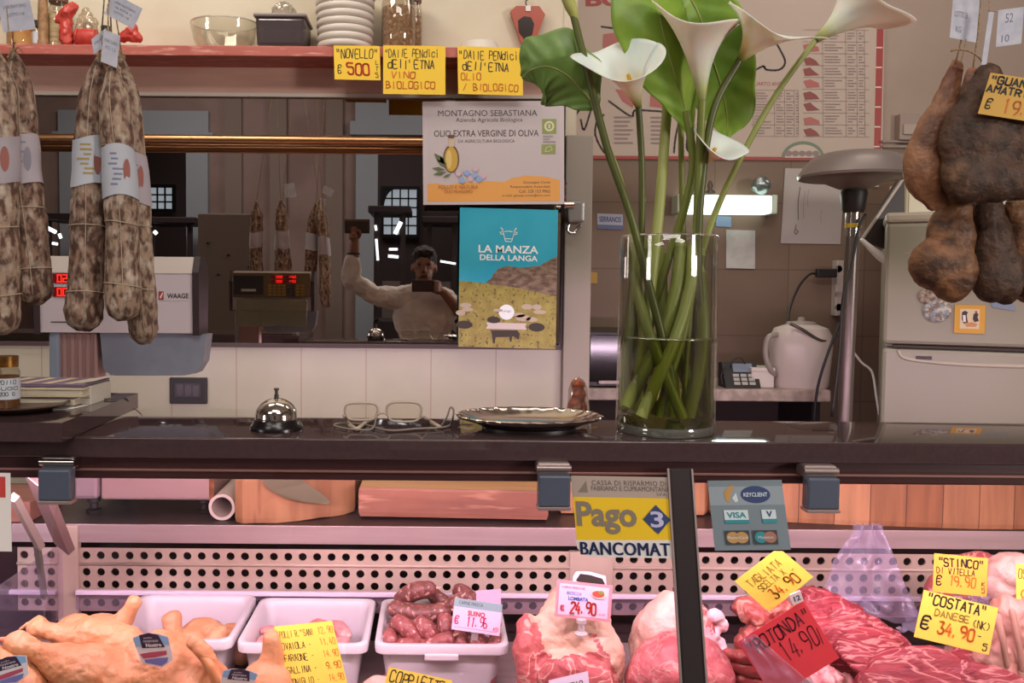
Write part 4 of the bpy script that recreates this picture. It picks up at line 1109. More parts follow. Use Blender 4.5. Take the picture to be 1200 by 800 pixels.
# plate with jars
pc = onslab(18, 484); pc = Vector((P(20, 480, 1.45).x, 1.45, BZ))
t = thing('serving_plate', pc, 'dark oval plate under the jars on the raised slab', 'plate')
MB().lathe(pc, [(0, 0), (.05, 0), (.075, .006), (.085, .011), (.083, .013), (.07, .008), (0, .005)], 40).build('dish', mat('plate_brown', '4a352c', .25), t, smooth=True, angle=60)
def jar(label, x, Y, r, z0, h, lid, lidc, labc, txt, contents, cat='jar', name='jar', lidh=.018, group=None):
    c0 = Vector((x, Y, z0))
    t = thing(name, c0, label, cat, group)
    MB().lathe(c0, [(0, 0), (r * .92, 0), (r, .006), (r, h * .78), (r * .8, h * .9), (r * .8, h), (0, h)], 28).build('glass', clear('jar_glass', 'f3eee4', .06, .6, .0), t, smooth=True, angle=40)
    MB().lathe(c0, [(0, .003), (r * .9, .003), (r * .93, .01), (r * .93, h * .70), (0, h * .72)], 24).build('contents', contents, t, smooth=True, angle=40)
    MB().lathe(c0, [(0, h - lidh * .5), (r * .9, h - lidh * .5), (r * .92, h + lidh * .5), (0, h + lidh * .5)], 28, None, lambda a, z: 1 + .012 * math.sin(a * 24)).build('lid', lidc, t, smooth=True, angle=40)
    if labc:
        MB().lathe(c0, [(r * 1.004, h * .22), (r * 1.012, h * .22), (r * 1.012, h * .66), (r * 1.004, h * .66)], 28).build('label', labc, t, smooth=True, angle=40)
        f = MB()
        ga = Vector((-x, -Y, 0)).normalized(); sx_ = Vector((0, 0, 1)).cross(ga) * 1
        for k, (line, hz, hh, wf) in enumerate(txt):
            for q in hand_quads(line, wf * 2 * r, hh * h, .0011, .05):
                vs_ = []
                for (a, b) in q:
                    th = (a - wf * r) / (r * 1.02)
                    d = ga * math.cos(th) + sx_ * math.sin(th)
                    vs_.append(c0 + d * r * 1.02 + Vector((0, 0, hz * h + b)))
                f.add(vs_, [(0, 1, 2, 3)])
        if f.v: f.build('lettering', mat('label_ink', '3c4a34', .6), t)
    return t
PEST = mat('pesto_brown', '8d5e33', .5, c2='6e4424', scale=60)
GOLDL = mat('lid_gold', 'a8793f', .3, .8, c2='7d5527', scale=60)
LBL = mat('label_blue_white', 'c9ccd6', .5)
jz = BZ + .0055
jar('preserve jar with gold lid and white label on the plate, front one', P(10, 470, 1.43).x, 1.425, px(14.5, 1.43), jz, px(56, 1.43), None, GOLDL, LBL, (('Pollo', .54, .08, .7), ('SUGO', .42, .06, .9), ('200 G', .30, .07, .6)), PEST)
jar('preserve jar with gold lid, cut off by the left edge', P(-12, 470, 1.40).x - .012, 1.42, px(14, 1.43), jz, px(56, 1.43), None, GOLDL, LBL, (('SUGO', .42, .06, .9),), PEST)
# books
def book(label, TLx, x1, y, Y, w, d, h, z, cov, rot=0.0, pages='d8cdb8'):
    c0 = Vector((x1, Y, z))
    t = thing('book', c0, label, 'book', 'books stacked beside the scale')
    R = Matrix.Rotation(rot, 3, 'Z')
    def B(lo, hi, nm, m, bev=.0008):
        lo, hi = Vector(lo), Vector(hi)
        return MB().box(c0 + R @ ((lo + hi) / 2), hi - lo, R, bev).build(nm, m, t)
    B((-w, 0, 0), (0, d, .0022), 'cover', cov); B((-w, 0, h - .0022), (0, d, h), 'cover', cov)
    B((-w + .003, .003, .0022), (-.003, d - .002, h - .0022), 'pages', mat('pages', pages, .8, c2='b9ab95', scale=900, stretch=(.02, .02, 1)))
    return t, c0, R
bx = P(99, 455, 1.50).x
b1, c1, R1 = book('lower brown book of the stack beside the jars', 0, bx - .010, 0, 1.485, .22, .13, .017, BZ + .0, mat('cover_brown', '4a3438', .5))
b2, c2_, R2 = book('upper book of the stack, with striped cover and pale edges', 0, bx + .004, 0, 1.485, .22, .13, .015, BZ + .0175, mat('cover_cream', 'c9bba0', .5), .02)
mbs = [MB(), MB(), MB()]
for k in range(5):
    u = -.18 + k * .036
    lo = Vector((u, .01, .0152)); q = R2
    mbs[k % 3].add([c2_ + q @ Vector((u + dx, dy, .0154)) for dx, dy in ((0, .012), (.02, .012), (.028, .118), (.008, .118))], [(0, 1, 2, 3)])
for m_, cc in zip(mbs, ('6a5878', 'b8934f', '8f7a92')): m_.build('cover_stripes', mat('stripe_' + cc, cc, .5), b2)
b3, c3_, R3 = book('thin violet magazine topmost on the book stack', 0, bx + .0, 0, 1.495, .17, .11, .006, BZ + .033, mat('cover_violet', '77647f', .5), -.05)
mm = MB()
for k in range(4): mm.add([c3_ + R3 @ Vector((-.16 + k * .04 + dx, dy, .0062)) for dx, dy in ((0, .008), (.016, .008), (.024, .10), (.008, .10))], [(0, 1, 2, 3)])
mm.build('cover_stripes', mat('stripe_cream', 'd8c8a8', .5), b3)
# white carton
a, b = P(76, 470, 1.53), P(123, 470, 1.58)
cb = Vector(((a.x + b.x) / 2, 1.56, BZ))
t = thing('carton', cb, 'low white carton beside the book stack on the raised slab', 'box')
w_ = b.x - a.x
MB().b2((a.x, 1.515, BZ), (b.x, 1.61, BZ + .034), .001).build('box', mat('carton_white', 'd9d2c6', .6), t)
MB().box((cb.x + .012, 1.56, BZ + .040), (w_ * .8, .09, .0016), (0, -.16, 0)).build('flap', mat('carton_white', 'd9d2c6', .6), t)
MB().b2((a.x - .0008, 1.53, BZ + .012), (a.x + w_ * .98, 1.5145, BZ + .0135)).build('seam', mat('carton_seam', '8d8478', .6), t)
# paper sheet
q = [onslab(52, 474), onslab(84, 472), onslab(104, 475.5), onslab(82, 480), onslab(62, 480.5)]
tag(MB().prism([p + Vector((0, 0, .0006)) for p in q], (0, 0, .0008)).build('paper_sheet', WHT), 'loose white sheet of paper in front of the carton on the slab', 'paper')
q = [P(152, 475, 1.62), P(158, 479, 1.63), P(163, 484, 1.63), P(168, 490, 1.63)]
tag(MB().tube(cr([onslab(96, 465) + Vector((0, 0, .002)), onslab(120, 469) + Vector((0, 0, .002)), onslab(146, 467) + Vector((0, 0, .002)), P(153, 475, 1.655), P(164, 484, 1.67), P(170, 494, 1.68)], 6), .0013, 6).build('cable', mat('cable_grey', '6b5d58', .6)), 'thin grey cable running over the end of the raised slab', 'cable')

# ---- price scale
sY = 1.80
sx0, sx1 = P(47, 340, sY).x, P(234, 340, sY).x
szt, szb = P(150, 302, sY).z, P(150, 390, sY).z
sc0 = Vector(((sx0 + sx1) / 2, sY + .05, WT))
t = thing('price_scale', sc0, 'white electronic shop scale with red digits behind the hanging salami', 'scale')
SCW = mat('scale_white', 'cfc4ca', .4)
bod = MB().prism([(sx0, sY, szb), (sx0, sY - .004, szt - .03), (sx0, sY + .012, szt), (sx0, sY + .045, szt), (sx0, sY + .066, szt - .04), (sx0, sY + .06, szb)], (sx1 - sx0 - .014, 0, 0))
hd = bod.build('head', SCW, t)
MB().prism([(sx1 - .014, sY - .004, szb - .004), (sx1 - .014, sY - .008, szt - .03), (sx1 - .014, sY + .008, szt + .004), (sx1 - .014, sY + .05, szt + .004), (sx1 - .014, sY + .07, szt - .04), (sx1 - .014, sY + .064, szb - .004)], (.014, 0, 0)).build('end_cap', mat('scale_cap', '3a2d30', .4), t)
MB().prism([(sx0 - .012, sY - .004, szb - .004), (sx0 - .012, sY - .008, szt - .03), (sx0 - .012, sY + .008, szt + .004), (sx0 - .012, sY + .05, szt + .004), (sx0 - .012, sY + .07, szt - .04), (sx0 - .012, sY + .064, szb - .004)], (.012, 0, 0)).build('end_cap', mat('scale_cap', '3a2d30', .4), t)
SLV = mat('scale_silver', 'cabdb6', .3, .3)
MB().prism([(sx0, sY - .007, szt - .032), (sx0, sY + .009, szt + .003), (sx0, sY + .03, szt + .003), (sx0, sY + .03, szt - .03)], (sx1 - sx0 - .014, 0, 0)).build('top_trim', SLV, hd)
LED = mat('led_red', 'ff2010', .5, emit='ff2818', estr=2.2); LEDB = mat('led_window', '5a0f12', .3, emit='7a0810', estr=.25)
SEG = {'0': 'abcdef', '1': 'bc', '2': 'abged', '3': 'abgcd', '4': 'fgbc', '5': 'afgcd', '6': 'afgedc', '7': 'abc', '8': 'abcdefg', '9': 'abcdfg', '.': 'p', ' ': ''}
def digits(txt, x0, z0, w, h, Y, parent, dirx=1):
    mb = MB(); pos = 0
    th = h * .11
    for ch in txt:
        if ch == '.':
            xx = x0 + dirx * (pos * w * 1.3 - w * .22); mb.b2((xx - th / 2, Y - .0004, z0), (xx + th / 2, Y + .0004, z0 + th)); continue
        X = x0 + dirx * pos * w * 1.3
        segs = {'a': (0, h - th, w, h), 'g': (0, h / 2 - th / 2, w, h / 2 + th / 2), 'd': (0, 0, w, th), 'f': (0, h / 2, th, h), 'b': (w - th, h / 2, w, h), 'e': (0, 0, th, h / 2), 'c': (w - th, 0, w, h / 2)}
        for k in SEG[ch]:
            a, b, c_, d = segs[k]
            xs = sorted((X + dirx * a, X + dirx * c_))
            mb.b2((xs[0], Y - .0004, z0 + b), (xs[1], Y + .0004, z0 + d))
        pos += 1
    return mb.build('digits', LED, parent)
for (yy, s_) in ((326, '0.240'), (342, '0.067')):
    a, b = P(62, yy + 5.5, sY - .006), P(112, yy - 5.5, sY - .006)
    w_ = MB().b2((a.x, sY - .008, a.z), (b.x, sY + .001, b.z), .0005).build('display_window', LEDB, t)
    digits(s_, P(69, yy, sY).x, P(69, yy + 4.6, sY).z, px(5.2, sY), px(9, sY), sY - .0085, w_)
a = P(195, 344, sY)
c = Card('brand_plate', None, None, P(186, 340, sY - .0035), P(222, 340, sY - .0035), P(186, 352, sY - .0035), SCW, .0004, parent=t)
c.rect(0.0, .1, .16, .95, mat('logo_red', 'a02c2a', .5), 'logo'); c.poly([(.03, .7), (.12, .2), (.14, .3), (.07, .85)], WHT, 'logo_mark'); c.print('WAAGE', .62, .55, .70, mat('logo_ink', '2c2628', .5), hf=.5, bold=.02); c.done()
MB().b2((P(60, 376, sY).x, sY - .003, P(60, 377.5, sY).z), (P(86, 376, sY).x, sY, P(60, 376.5, sY).z)).build('slot', DARKM, t)
a, b = P(67, 460, sY + .03), P(117, 460, sY + .03)
pl = MB().b2((a.x, sY + .02, 1.10), (b.x, sY + .07, szb), .006).build('pillar', mat('scale_pillar', 'a5837f', .45), t)
for k in range(5):
    xx = a.x + (b.x - a.x) * (.12 + .18 * k)
    MB().b2((xx, sY + .0175, 1.12), (xx + .006, sY + .022, szb - .002), .001).build('rib', mat('scale_pillar_rib', '8d6d6b', .5), pl)
MB().b2((P(54, 460, sY).x, sY + .012, 1.10), (P(67, 460, sY).x, sY + .068, szb), .006).build('pillar_side', mat('scale_blue', '8793a5', .4), t)
MB().b2((a.x - .01, sY + .015, 1.09), (b.x, 2.34, 1.125), .005).build('arm', SCW, t)
MB().b2((a.x - .01, 2.26, WT + .10), (b.x, 2.34, 1.09), .005).build('arm_post', SCW, t)
m0, m1 = P(92, 575, 2.1), P(249, 575, 2.1)
zb0 = WT + .036
MB().b2((m0.x + .055, 2.10, zb0), (m1.x, 2.38, zb0 + .085), .006).build('base', mat('machine_steel', 'bfa09e', .35, .4), t)
MB().b2((m0.x - .01, 2.09, zb0 + .002), (m0.x + .052, 2.38, zb0 + .085), .01).build('base_side', mat('machine_side', 'a59098', .4, .3), t)
MB().b2((m1.x - .008, 2.098, zb0), (m1.x + .004, 2.10, zb0 + .085)).build('edge_strip', CHROME, t)
for xx in (m0.x + .03, m1.x - .025):
    for yy in (2.12, 2.35):
        MB().lathe((xx, yy, WT), [(0, 0), (.018, 0), (.020, .008), (.010, .011), (.010, .024), (.016, .028), (.016, .037), (0, .037)], 16).build('foot', BLACKP, t, smooth=True, angle=40)
# hanging blue-grey pan under the head
pp = [(117, 388), (242, 392), (238, 424), (230, 437), (216, 440), (130, 440), (121, 432)]
MB().prism([P(x, y, sY + .012) for x, y in pp], (0, .05, 0)).build('cover_panel', mat('scale_pan', '8a90a0', .4, c2='7f8595', scale=12), t)
# staff side: keypad and display (seen in the mirror)
yb_ = sY + .07
kz = szt - .012
GOLDP = mat('keypad_gold', '6f5a38', .45)
MB().box(((sx0 + sx1) / 2 - .005, yb_, szt - .055), (sx1 - sx0 - .02, .012, .10), (0, 0, 0), .003).build('keypad_panel', GOLDP, t)
kp = MB().b2((sx0 + .01, yb_ + .006, szt - .095), (sx0 + .13, yb_ + .009, szt - .018), .001).build('printer_door', BLACKP, t)
MB().b2((sx0 + .04, yb_ + .009, szt - .082), (sx0 + .10, yb_ + .0105, szt - .072)).build('paper_slot', WHT, kp)
for zz in (.016, .034):
    for x_ in (.03, .085):
        w_ = MB().b2((sx1 - .05 - x_ - .04, yb_ + .006, szt - zz - .012), (sx1 - .05 - x_ + .01, yb_ + .0085, szt - zz), .0005).build('display_window', LEDB, t)
        digits('0.00' if x_ > .05 else '0.24', sx1 - .05 - x_ + .006, szt - zz - .0105, .007, .009, yb_ + .009, w_, -1)
for i in range(8):
    for j in range(4):
        X = sx1 - .04 - i * .019; Z = szt - .053 - j * .0125
        if X < sx0 + .14: continue
        MB().b2((X - .0145, yb_ + .006, Z - .0095), (X, yb_ + .0095, Z), .001).build('key', mat('key_dark', '2b2624', .5) if 2 <= i <= 3 else mat('key_gold', 'a8853f', .5), t)
MB().box(((sx0 + sx1) / 2, yb_ + .03, szb - .03 + .02), (sx1 - sx0 - .05, .004, .11), (.18, 0, 0), .001).build('weighing_guard', clear('guard_glass', 'd9d6c6', .1, .5, .12, .35, 'b8b49c'), t)

# ================================================================== HANGING SALAMI
def salami_mat(key, a, b, c3):
    return mat(key, a, .8, c2=b, scale=95, detail=9, lo=.42, hi=.58, bump=.9, bscale=120, c3=c3, s3=70, lo3=.50, hi3=.72, stretch=(1, 1, .55))
SM1, SM2 = salami_mat('salami_dark', '4e3329', '8d6f5e', 'bca896'), salami_mat('salami_grey', '5c4135', 'a28874', 'c9b7a6')
NET = mat('net_twine', 'b3a28c', .9)
ZC = 2.42
HOOK = mat('hook_steel', '8d8480', .3, .9)
def salami(label, top, bot, wpx, Y, m, band, bandc, seed, bend=0.0, ties=(.33, .62, .86), strtop=None, txtcol=None):
    rnd = random.Random(seed)
    A, B = P(*top, Y), P(*bot, Y)
    t = thing('salami', A, label, 'salami', 'long salami hanging at the left')
    r = px(wpx / 2, Y)
    n = 40; pts, rs = [], []
    for i in range(n + 1):
        u = i / n
        prof = min(1, (u / .14) ** .6 if u < .14 else 1)
        prof = max(prof, .16)
        if u > .93: prof *= math.sqrt(max(.02, 1 - ((u - .93) / .075) ** 2))
        taper = .9 + .16 * u
        k = 1 + .035 * math.sin(u * 19 + seed) + .02 * math.sin(u * 43 + seed * 2)
        for q in ties:
            k *= 1 - .045 * math.exp(-((u - q) / .012) ** 2)
        q = A.lerp(B, u); q.x += bend * math.sin(pi * u) * r + .06 * r * math.sin(u * 7 + seed)
        pts.append(q); rs.append(max(r * prof * taper * k, .002))
    mb = MB().tube(pts, rs, 28, up=(0, -1, 0)); mb.noise(.0022, 55, seed); mb.noise(.0012, 160, seed + 1)
    mb.build('body', m, t, smooth=True)
    def at(u):
        i = min(int(u * n), n - 1); f = u * n - i
        return pts[i].lerp(pts[i + 1], f), rs[i] * (1 - f) + rs[i + 1] * f
    net = MB()
    for q in ties:
        c_, rr_ = at(q)
        net.tube([c_ + Vector((math.cos(a * pi / 10) * (rr_ + .001), math.sin(a * pi / 10) * (rr_ + .001), .004 * math.sin(a * pi / 10 + seed))) for a in range(20)], .0010, 5, closed=True)
    net.build('tie', NET, t, smooth=True)
    for ph in (.6, 2.4, 4.4):
        MB().tube([at(u)[0] + Vector((math.cos(-pi / 2 + ph - 2.4 + .4 * u) * (at(u)[1] + .0006), math.sin(-pi / 2 + ph - 2.4 + .4 * u) * (at(u)[1] + .0006), 0)) for u in [k / 24 for k in range(1, 24)]], .0008, 4).build('net_cord', NET, t, smooth=True)
    if band:
        u0, u1 = band
        lb = MB(); K = 28
        rows_ = [u0 + (u1 - u0) * j / 6 for j in range(7)]
        vs, fs = [], []
        for u in rows_:
            c_, rr_ = at(u)
            for k in range(K):
                a = 2 * pi * k / K
                zz = .004 * math.sin(a * 2 + seed) if u in (rows_[0], rows_[-1]) else 0
                vs.append(c_ + Vector((math.cos(a) * (rr_ + .0022), math.sin(a) * (rr_ + .0022), zz)))
        for j in range(6):
            for k in range(K):
                l = (k + 1) % K
                fs.append((j * K + k, j * K + l, (j + 1) * K + l, (j + 1) * K + k))
        ov_ = MB(); c_, rr_ = at((u0 + u1) / 2); av = -pi / 2 + .75
        ov_.add([c_ + Vector((math.cos(av + .20 * math.cos(q_ * pi / 10)) * (rr_ + .003), math.sin(av + .20 * math.cos(q_ * pi / 10)) * (rr_ + .003), .020 * math.sin(q_ * pi / 10))) for q_ in range(20)], [tuple(range(20))])
        lbo = lb.add(vs, fs).build('paper_band', bandc, t, smooth=True)
        ov_.build('logo_print', mat('band_logo', '9a5a50', .6) if seed != 2 else mat('band_logo_grey', '86808c', .6), lbo, smooth=True)
        pr = MB()
        for j in range(7):
            u = u0 + (u1 - u0) * (.16 + .1 * j); c_, rr_ = at(u)
            a0 = -pi / 2 + .15 + rnd.uniform(-.2, .2); wd = rnd.uniform(.35, .8)
            vs = []
            for k in range(5):
                a = a0 - wd / 2 + wd * k / 4
                for dz in (-.0016, .0016): vs.append(c_ + Vector((math.cos(a) * (rr_ + .0026), math.sin(a) * (rr_ + .0026), dz)))
            pr.add(vs, [(2 * k, 2 * k + 2, 2 * k + 3, 2 * k + 1) for k in range(4)])
        pr.build('band_print', txtcol or mat('band_ink', '7f83a0', .6), lbo)
    # neck knot, loose string ends and the cord up to the rail
    kn = MB().ell(A, (.006, .006, .007), None, 10, 8)
    for k in range(3):
        d = Vector((rnd.uniform(-1, 1), -.6, rnd.uniform(-.6, .7))); 
        kn.tube(cr([A, A + d * .012 + Vector((0, 0, .006)), A + d * .026 - Vector((0, 0, .006))], 5), .0011, 5)
    kn.build('knot', TWINE, t, smooth=True)
    S0 = P(*(strtop or (top[0] + 2, -40)), Y); S0 = A + (S0 - A) * ((ZC - A.z) / (S0.z - A.z))
    MB().tube([A, A.lerp(S0, .5) + Vector((.001, 0, 0)), S0], .0012, 6).build('cord', TWINE, t, smooth=True)
    MB().tube(cr([S0, S0 + Vector((0, .004, .012)), S0 + Vector((0, 0, .024)), S0 + Vector((0, -.01, .026))], 4), .0013, 6).build('hook', HOOK, t, smooth=True)
    return t, S0
BANDW, BANDP = mat('band_white', 'b9bcc6', .6), mat('band_lilac', 'aea4ac', .6)
hs = []
hs.append(salami('salami cut off by the left edge, its pale paper band printed in ochre', (-4, 62), (-3, 392), 46, 1.40, SM2, (.30, .46), BANDP, 1, .1, strtop=(4, -30), txtcol=mat('band_ochre', '9c8434', .6)))
hs.append(salami('salami beyond the left edge, seen only in the mirror', (-72, 62), (-66, 360), 42, 1.43, SM1, (.33, .50), BANDP, 7, .0, strtop=(-60, -30)))
hs.append(salami('dark salami with lilac band, second from the left edge', (16, 62), (40, 357), 41, 1.45, SM1, (.33, .52), BANDP, 2, .0, strtop=(11, -30)))
hs.append(salami('brown salami with pale band printed in gold, left of the hanging trio', (117, 66), (98, 388), 40, 1.42, SM1, (.30, .47), BANDW, 3, -.15, strtop=(124, -30), txtcol=mat('band_gold', 'a58f56', .6)))
hs.append(salami('pale salami with white band printed in blue, middle of the hanging trio', (133, 74), (146, 376), 38, 1.40, SM2, (.325, .52), BANDW, 4, .05, strtop=(126, -30)))
hs.append(salami('slim salami hanging lowest, right of the trio', (143, 66), (170, 403), 33, 1.46, SM2, (.335, .51), BANDP, 5, .1, strtop=(128, -30), ties=(.36, .58, .80)))
t = thing('hanging_rail', (-.62, 1.43, ZC + .024), 'steel ceiling rail the salami hang from, above the picture', 'rail')
MB().tube([(-1.6, 1.43, ZC + .022), (1.9, 1.43, ZC + .022)], .008, 10).build('rod', HOOK, t, smooth=True)
for xx in (-1.2, .1, 1.5): MB().tube([(xx, 1.43, ZC + .02), (xx, 1.43, 4.6)], .006, 8).build('hanger', HOOK, t, smooth=True)
# paper tags at the salami tops
BT = mat('tag_blue_white', 'c3c3cf', .6, c2='b0b2c2', scale=30)
def ptag(label, TL, TR, BL, Y, txt, dY=0.0, m=BT, cord=None, group='paper tags on the hanging meat'):
    c = Card('paper_tag', label, 'tag', P(*TL, Y), P(*TR, Y + dY), P(*BL, Y), m, .0005, group=group)
    for k, (s_, a, b, w, h) in enumerate(txt): c.print(s_, a, b, w, mat('tag_ink', '73738a', .6), hf=h)
    c.done()
    if cord: MB().tube([P(*cord[0], Y), P(*cord[1], Y)], .0009, 5).build('string', TWINE, c.o)
    return c
ptag('tilted paper tag above the salami trio, at the top edge', (133, -8), (167, 10), (122, 16), 1.385, (('LABORATORIO', .5, .3, .7, .1), ('VIA ROMA 12', .5, .5, .6, .1), ('LOTTO 118', .5, .7, .5, .1)), cord=((126, 5), (129, 70)))
ptag('crumpled paper tag at the necks of the salami trio', (107, 46), (124, 33), (110, 64), 1.385, (('SALAME', .5, .4, .7, .2),), cord=((118, 40), (122, 66)))
ptag('second paper tag hanging over the necks of the salami trio', (122, 34), (141, 42), (118, 72), 1.378, (('PURO SUINO', .5, .3, .8, .1), ('KG 1.2', .5, .5, .6, .1)), .01, cord=((126, 36), (128, -20)))
ptag('paper tag above the left salami pair, in the upper left corner', (-6, -10), (32, -14), (4, 38), 1.39, (('LABORATORIO', .5, .4, .7, .08), ('LOTTO 118', .5, .6, .5, .08)), cord=((8, 10), (12, 60)))

# ================================================================== HANGING GUANCIALE (right)
GU = mat('cured_brown', '8a5f42', .5, c2='462e22', scale=30, detail=8, lo=.35, hi=.62, bump=1.0, bscale=80, c3='a5764f', s3=18, lo3=.52, hi3=.72, spec=.35)
GUD = mat('cured_dark', '5c4132', .55, c2='37271f', scale=34, detail=8, lo=.35, hi=.65, bump=1.0, bscale=90, c3='85634c', s3=20, lo3=.58, hi3=.75, spec=.35)
GUP = mat('cured_rind', '9a6a4a', .5, c2='6b4430', scale=30, detail=7, lo=.38, hi=.62, bump=.9, bscale=80, c3='6b3a26', s3=14, lo3=.50, hi3=.66)
def cheek(label, pts, radii, Y, m, flat, cord, seed, dy=None):
    dy = dy or [0] * len(pts)
    p3 = cr([P(a, b, Y + d) for (a, b), d in zip(pts, dy)], 6); rs = [q[0] for q in cr([(px(r, Y),) for r in radii], 6)]
    t = thing('cured_pork_cheek', p3[0], label, 'cured meat', 'cured pork cheeks hanging at the right')
    mb = MB().cap_tube(p3, rs, 36, flat, (0, 1, 0)); mb.noise(.005, 20, seed); mb.noise(.002, 55, seed + 3); mb.noise(.0015, 140, seed + 5)
    mb.build('meat', m, t, smooth=True)
    q = [P(a, b, Y) for a, b in cord]
    top = q[-1] + (q[-1] - q[-2]).normalized() * 0; 
    up = Vector((q[-1].x, Y, ZC + .02))
    MB().tube(q + [up], .0013, 6).build('cord', TWINE, t, smooth=True)
    MB().tube([Vector(p3[1]) + Vector((math.cos(a * pi / 8) * (rs[1] * 1.0), math.sin(a * pi / 8) * rs[1] * flat, 0)) for a in range(16)], .0013, 5, closed=True).build('tie', TWINE, t, smooth=True)
    return t
cheek('slender tan cured pork cheek, leftmost of the upper hanging row', ((1122, 76), (1112, 108), (1098, 145), (1086, 180), (1086, 212), (1096, 234)), (7, 13, 20, 25, 24, 14), 1.46, GUP, .55, ((1120, 74), (1128, 40), (1136, -10)), 1, (.01, 0, 0, 0, 0, 0))
cheek('pinkish cured pork cheek squeezed between the two upper ones', ((1140, 84), (1134, 110), (1120, 150), (1112, 185), (1114, 205)), (7, 11, 16, 17, 12), 1.475, mat('cured_pink', 'a5705f', .5, c2='7d4a3c', scale=20, bump=.3, bscale=60), .5, ((1140, 82), (1146, 40), (1150, -10)), 2)
def Eg(x, y, Y, rx, ry, rz, rot=None): return ('e', P(x, y, Y), (px(rx, Y), ry, px(rz, Y)), rot)
t = cheek('wide dark cured pork cheek bearing the yellow tag', ((1158, 82), (1160, 92), (1163, 104), (1164, 112)), (9, 14, 18, 20), 1.43, GUD, .5, ((1158, 80), (1157, 40), (1156, -10)), 3)
bpy.data.objects.remove(t.children[0])
bb = blob([Eg(1157, 94, 1.43, 17, .02, 20), Eg(1156, 122, 1.43, 33, .024, 38, (0, .25, 0)), Eg(1148, 162, 1.43, 48, .028, 52, (0, .2, 0)), Eg(1132, 206, 1.43, 31, .026, 31), Eg(1162, 208, 1.43, 42, .028, 31), Eg(1192, 205, 1.43, 40, .024, 30), Eg(1190, 160, 1.43, 44, .024, 50)], .0035, 14, .003, 22, 3)
bb.build('meat', GUD, t, smooth=True)
def hang(label, cord, m, prims, seed):
    t = cheek(label, ((cord[0][0], cord[0][1] + 2), (cord[0][0], cord[0][1] + 8), (cord[0][0], cord[0][1] + 14)), (8, 12, 14), 1.50, m, .6, cord, seed)
    bpy.data.objects.remove(t.children[0])
    blob(prims, .003, 14, .0028, 24, seed).build('meat', m, t, smooth=True)
hang('brown cured pork cheek, leftmost of the lower hanging row', ((1118, 234), (1124, 150), (1140, -10)), GU, [Eg(1119, 246, 1.49, 20, .022, 24), Eg(1114, 278, 1.49, 28, .030, 40), Eg(1099, 310, 1.49, 34, .034, 32), Eg(1117, 318, 1.49, 27, .034, 36)], 4)
hang('dark cured pork cheek, middle of the lower hanging row', ((1155, 234), (1152, 150), (1152, -10)), GUD, [Eg(1156, 248, 1.50, 20, .022, 26), Eg(1162, 288, 1.50, 25, .028, 44), Eg(1161, 324, 1.50, 23, .032, 32), Eg(1178, 322, 1.50, 21, .030, 34)], 5)
hang('brown cured pork cheek cut off at the right edge, lower row', ((1188, 234), (1176, 150), (1160, -10)), GU, [Eg(1190, 250, 1.52, 14, .018, 24), Eg(1200, 290, 1.52, 22, .026, 42), Eg(1212, 324, 1.52, 26, .030, 34)], 6)
ptag('white paper tag above the leftmost pork cheek', (1118, -14), (1149, -8), (1113, 44), 1.45, (('LOTTO 26', .35, .5, .5, .12), ('KG', .3, .8, .2, .12)), cord=((1132, 46), (1126, 74)))
ptag('pale blue paper tag at the upper right, beside the cord', (1170, 12), (1200, 8), (1167, 55), 1.46, (('52', .45, .25, .3, .25), ('10', .35, .8, .3, .2)), cord=((1169, 14), (1158, 12)))
ptag('narrow white paper strip along the cord above the dark pork cheek', (1159, 14), (1165, 14), (1150, 76), 1.425, (), cord=((1160, 14), (1158, -20)))
q = [P(1114, 60, 1.44), P(1122, 58, 1.435), P(1136, 60, 1.43), P(1148, 68, 1.43), P(1154, 80, 1.43)]
tag(MB().tube(cr(q, 6), .0016, 6).build('twine', TWINE), 'loose loop of twine tying the upper pork cheeks together', 'twine')
c = Card('price_tag', 'yellow handwritten tag on the wide dark pork cheek', 'price tag', P(1161, 85, 1.385), P(1250, 99, 1.385), P(1146, 133, 1.392), mat('paper_amber', 'd2a23c', .55), .0006)
c.hand('"GUANCIALE', .03, .23, .95, .17, INK, .17); c.hand('AMATRICIANA', .02, .45, 1.0, .16, INK, .17); c.hand('€', .06, .86, .09, .24, INK); c.hand('19.90', .30, .90, .55, .34, INKO, .12); c.done()
